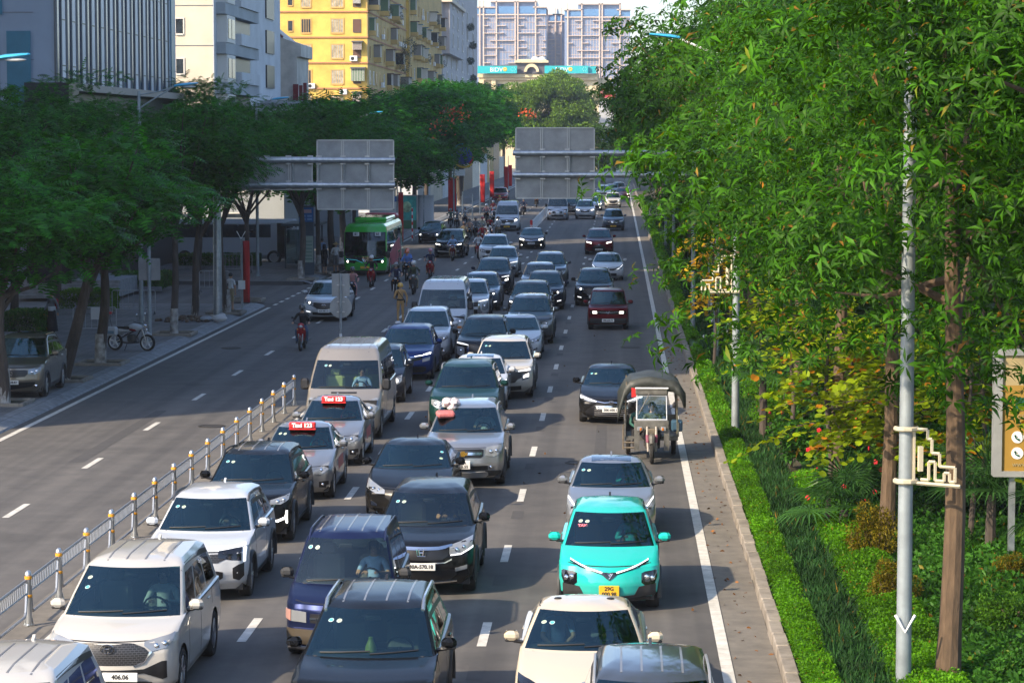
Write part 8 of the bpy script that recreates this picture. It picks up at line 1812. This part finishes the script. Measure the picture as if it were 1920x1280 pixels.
o2 = len(b.v); b.add([(v[0]*1.0, .60, v[2]-d) for v in vs[:nx+1] for d in (0, .28)], [(2*i, 2*i+2, 2*i+3, 2*i+1) for i in range(nx)]); o = b.build('tarpaulin', tarp, t, 60); md = o.modifiers.new('thick', 'SOLIDIFY'); md.thickness = .02
b = MB(); b.b2(-.66, .66, .75, 2.6, .5, .6); b.b2(-.68, -.64, .7, 2.6, .6, .95); b.b2(.64, .68, .7, 2.6, .6, .95); b.b2(-.66, .66, 2.56, 2.6, .6, .95); b.build('cargo_box', dirty, t, 0); b = MB(); [b.path([(sx*.64, yy, .6), (sx*.62, yy, 1.95)], .02, 6) for sx in (1, -1) for yy in (.75, 1.6, 2.5)]; b.path([(-.7, .7, .28), (-.7, .7, .9)], .02, 5); b.path([(-.7, .7, .45), (-.35, .7, .45)], .02, 5); b.path([(-.7, .7, .32), (-.35, .7, .32)], .02, 5); b.build('frame', rst, t)
b = MB(); b.rbox((0, .75, .62), (.5, .3, .16), .05); b.build('seat', black, t); b = MB(); b.path([(-.32, .52, 1.02), (0, .42, 1.0), (.32, .52, 1.02)], .016, 6); b.build('handlebar', black, t)
for s in (1, -1):
    b = MB(); b.lathe([(.19, -.06), (.28, -.06), (.31, -.03), (.31, .03), (.28, .06), (.19, .06)], 22, (s*.57, 2.0, .31), 'X', True); w_ = b.build('wheel', rubber, t); b = MB(); b.lathe([(.2, -.04), (.2, .04), (.03, .05), (.03, -.05)], 18, (s*.57, 2.0, .31), 'X', True); b.build('rim', steel, w_)
    b = MB(); b.path([(s*.42, .4, 1.3), (s*.52, .35, 1.38)], .01, 4); b.ell((s*.55, .35, 1.42), (.05, .015, .08), 8, 6); b.build('mirror', black, t)
b = MB(); b.rbox((.63, .95, .85), (.28, .35, .28), .04); b.build('blue_tub', mat('blue_plastic', (.06, .12, .2), .5), t); b = MB(); b.prism([(-.5, 1.6), (-.38, 1.62), (-.4, 1.82), (-.5, 1.84)], .4, .42); b.build('red_flag', redc, t)
lx, ly = x, y
o = person('sit', (lx+.02, ly+.78, .56), 0, 'driver of the three wheeler in dark jacket over a white shirt', 'olive', None, 'black', None, None, [('hair', None)]); o.scale = (.95,)*3
o = person('pas', (lx-.3, ly+1.15, .56), 0, 'passenger in dark jacket leaning beside the three wheeler driver', 'green', None, 'black', None, None, [('hair', None)]); o.scale = (.92,)*3
# --- people in the nearest vehicles
def inside(root, side, label, top, key, driver=True, fore=None):
    sp, B = PROTO[key][1], PROTO[key][2]; o = person('sit' if driver else 'pas', (root.location.x+.37*side, root.location.y+B.sy-.02, B.belt-.36), 0, label, top, fore, 'black', None, None, [('hair', None)]); o.scale = (.93,)*3; return o
inside(c1, 1, 'driver in white shirt behind the wheel of the pearl white people carrier', 'white', 'mpv_grille')
inside(mz, -1, 'passenger in pale blue shirt in the cream saloon', 'lblue', 'sedan_cream', False, 'skin'); inside(mz, 1, 'driver in dark shirt in the cream saloon', 'grey', 'sedan_cream')
inside(ev, 1, 'driver in turquoise shirt in the turquoise taxi', 'teal', 'taxi_ev'); inside(cap, 1, 'driver in white shirt in the silver crossover with cloths on its roof', 'white', 'suv_cross_badge', True, 'skin')
for ob in list(COL.objects):
    lb = ob.get('label') or ''
    if lb.startswith('old navy'): inside(ob, 1, 'driver in pale blue shirt in the old navy people carrier', 'lblue', 'old_mpv', True, 'skin')
    elif 'plate 570.18' in lb: inside(ob, 1, 'driver in dark top in the crossover with chrome wing grille', 'navy', 'suv_chrome_wing', True, 'skin')
    elif lb.startswith('beige silver minibus'): inside(ob, 1, 'driver in light blue shirt in the beige minibus', 'lblue', 'van_old')
    elif lb.startswith('white compact crossover'): inside(ob, 1, 'driver in grey shirt in the white compact crossover', 'grey', 'suv_angular')
    elif lb.startswith('silver saloon with dark sunroof'): inside(ob, 1, 'driver in teal shirt in the silver saloon with sunroof', 'teal', 'hatch_sunroof')
    elif lb.startswith('silver taxi with red roof sign, nearer'): inside(ob, 1, 'driver in teal shirt in the nearer silver taxi', 'teal', 'taxi_sedan')
    elif lb.startswith('silver taxi with red roof sign, directly'): inside(ob, 1, 'driver in red shirt in the silver taxi before the beige van', 'red', 'taxi_sedan')
    elif lb.startswith('green city bus'): o_ = person('sit', (ob.location.x+.6, ob.location.y-5.0, .95), 0, 'driver in pale shirt in the green bus', 'lblue', None, 'black', None, None, [('hair', None)])
# dashboard figure, roof cloths
def ornament_fig(root, key):
    sp, B = PROTO[key][1], PROTO[key][2]; b = MB(); h = surf(B, 0, z=B.belt+.05); y0 = h.y+.35; z0 = B.belt+.01
    b.lathe([(.001, .2), (.03, .19), (.035, .15), (.05, .12), (.075, .06), (.08, 0), (.02, -.01)], 14, (root.location.x, root.location.y+y0, z0)); o = b.build('dashboard_figure', mat('jade', (.30, .36, .06), .35)); tag(o, 'small yellow green seated figure on the dashboard of the black crossover at bottom centre', 'figurine')
ornament_fig(fl, 'suv_flagship')
B = PROTO['suv_cross_badge'][2]; zr = surf(B, -.45, -.35, d='T').z
rgc = np.random.default_rng(8)
def lump(name, c, r, m, label, cat, seed):
    rg_ = random.Random(seed); b = MB()
    for i in range(9): b.ell((rg_.uniform(-1, 1)*r[0]*.6, rg_.uniform(-1, 1)*r[1]*.6, r[2]*rg_.uniform(.3, 1.0)), (r[0]*.5, r[1]*.5, r[2]*rg_.uniform(.35, .6)), 9, 6)
    b.v = [(v[0]+rg_.uniform(-.012, .012), v[1]+rg_.uniform(-.012, .012), max(0.0, v[2]+rg_.uniform(-.015, .015))) for v in b.v]; o = b.build(name, m); o.location = c; tag(o, label, cat); return o
lump('crumpled_cloth', (cap.location.x-.42, cap.location.y-.05, zr+.01), (.26, .26, .2), mat('printed_white_cloth', (.6, .55, .56), .9, noise=.35, nscale=18), 'crumpled white printed cloth lying on the roof of the silver crossover', 'cloth', 3)
b = MB(); b.rbox((0, 0, .06), (.42, .3, .13), .04); o = b.build('pink_bag', mat('pink_bag_cloth', (.55, .16, .16), .85, noise=.25, nscale=14)); o.location = (cap.location.x-.52, cap.location.y-.48, surf(B, -.52, -.48, d='T').z-.01); o.rotation_euler = (.12, 0, .25); tag(o, 'pink and red folded bag on the roof edge of the silver crossover', 'bag')
# ---------------- air ----------------
b = MB(); b.b2(-700, 700, -40, 1500, -1.2, 95); hz = b.build('haze', mat('haze_air', (1, 1, 1)), ang=0)
m = MATS['haze_air']; n = m.node_tree; n.nodes.clear(); o = n.nodes.new('ShaderNodeOutputMaterial'); v = n.nodes.new('ShaderNodeVolumePrincipled')
v.inputs['Density'].default_value = .00019; v.inputs['Color'].default_value = (.80, .86, .97, 1); v.inputs['Anisotropy'].default_value = .2
n.links.new(v.outputs[0], o.inputs['Volume']); tag(hz, kind='stuff')
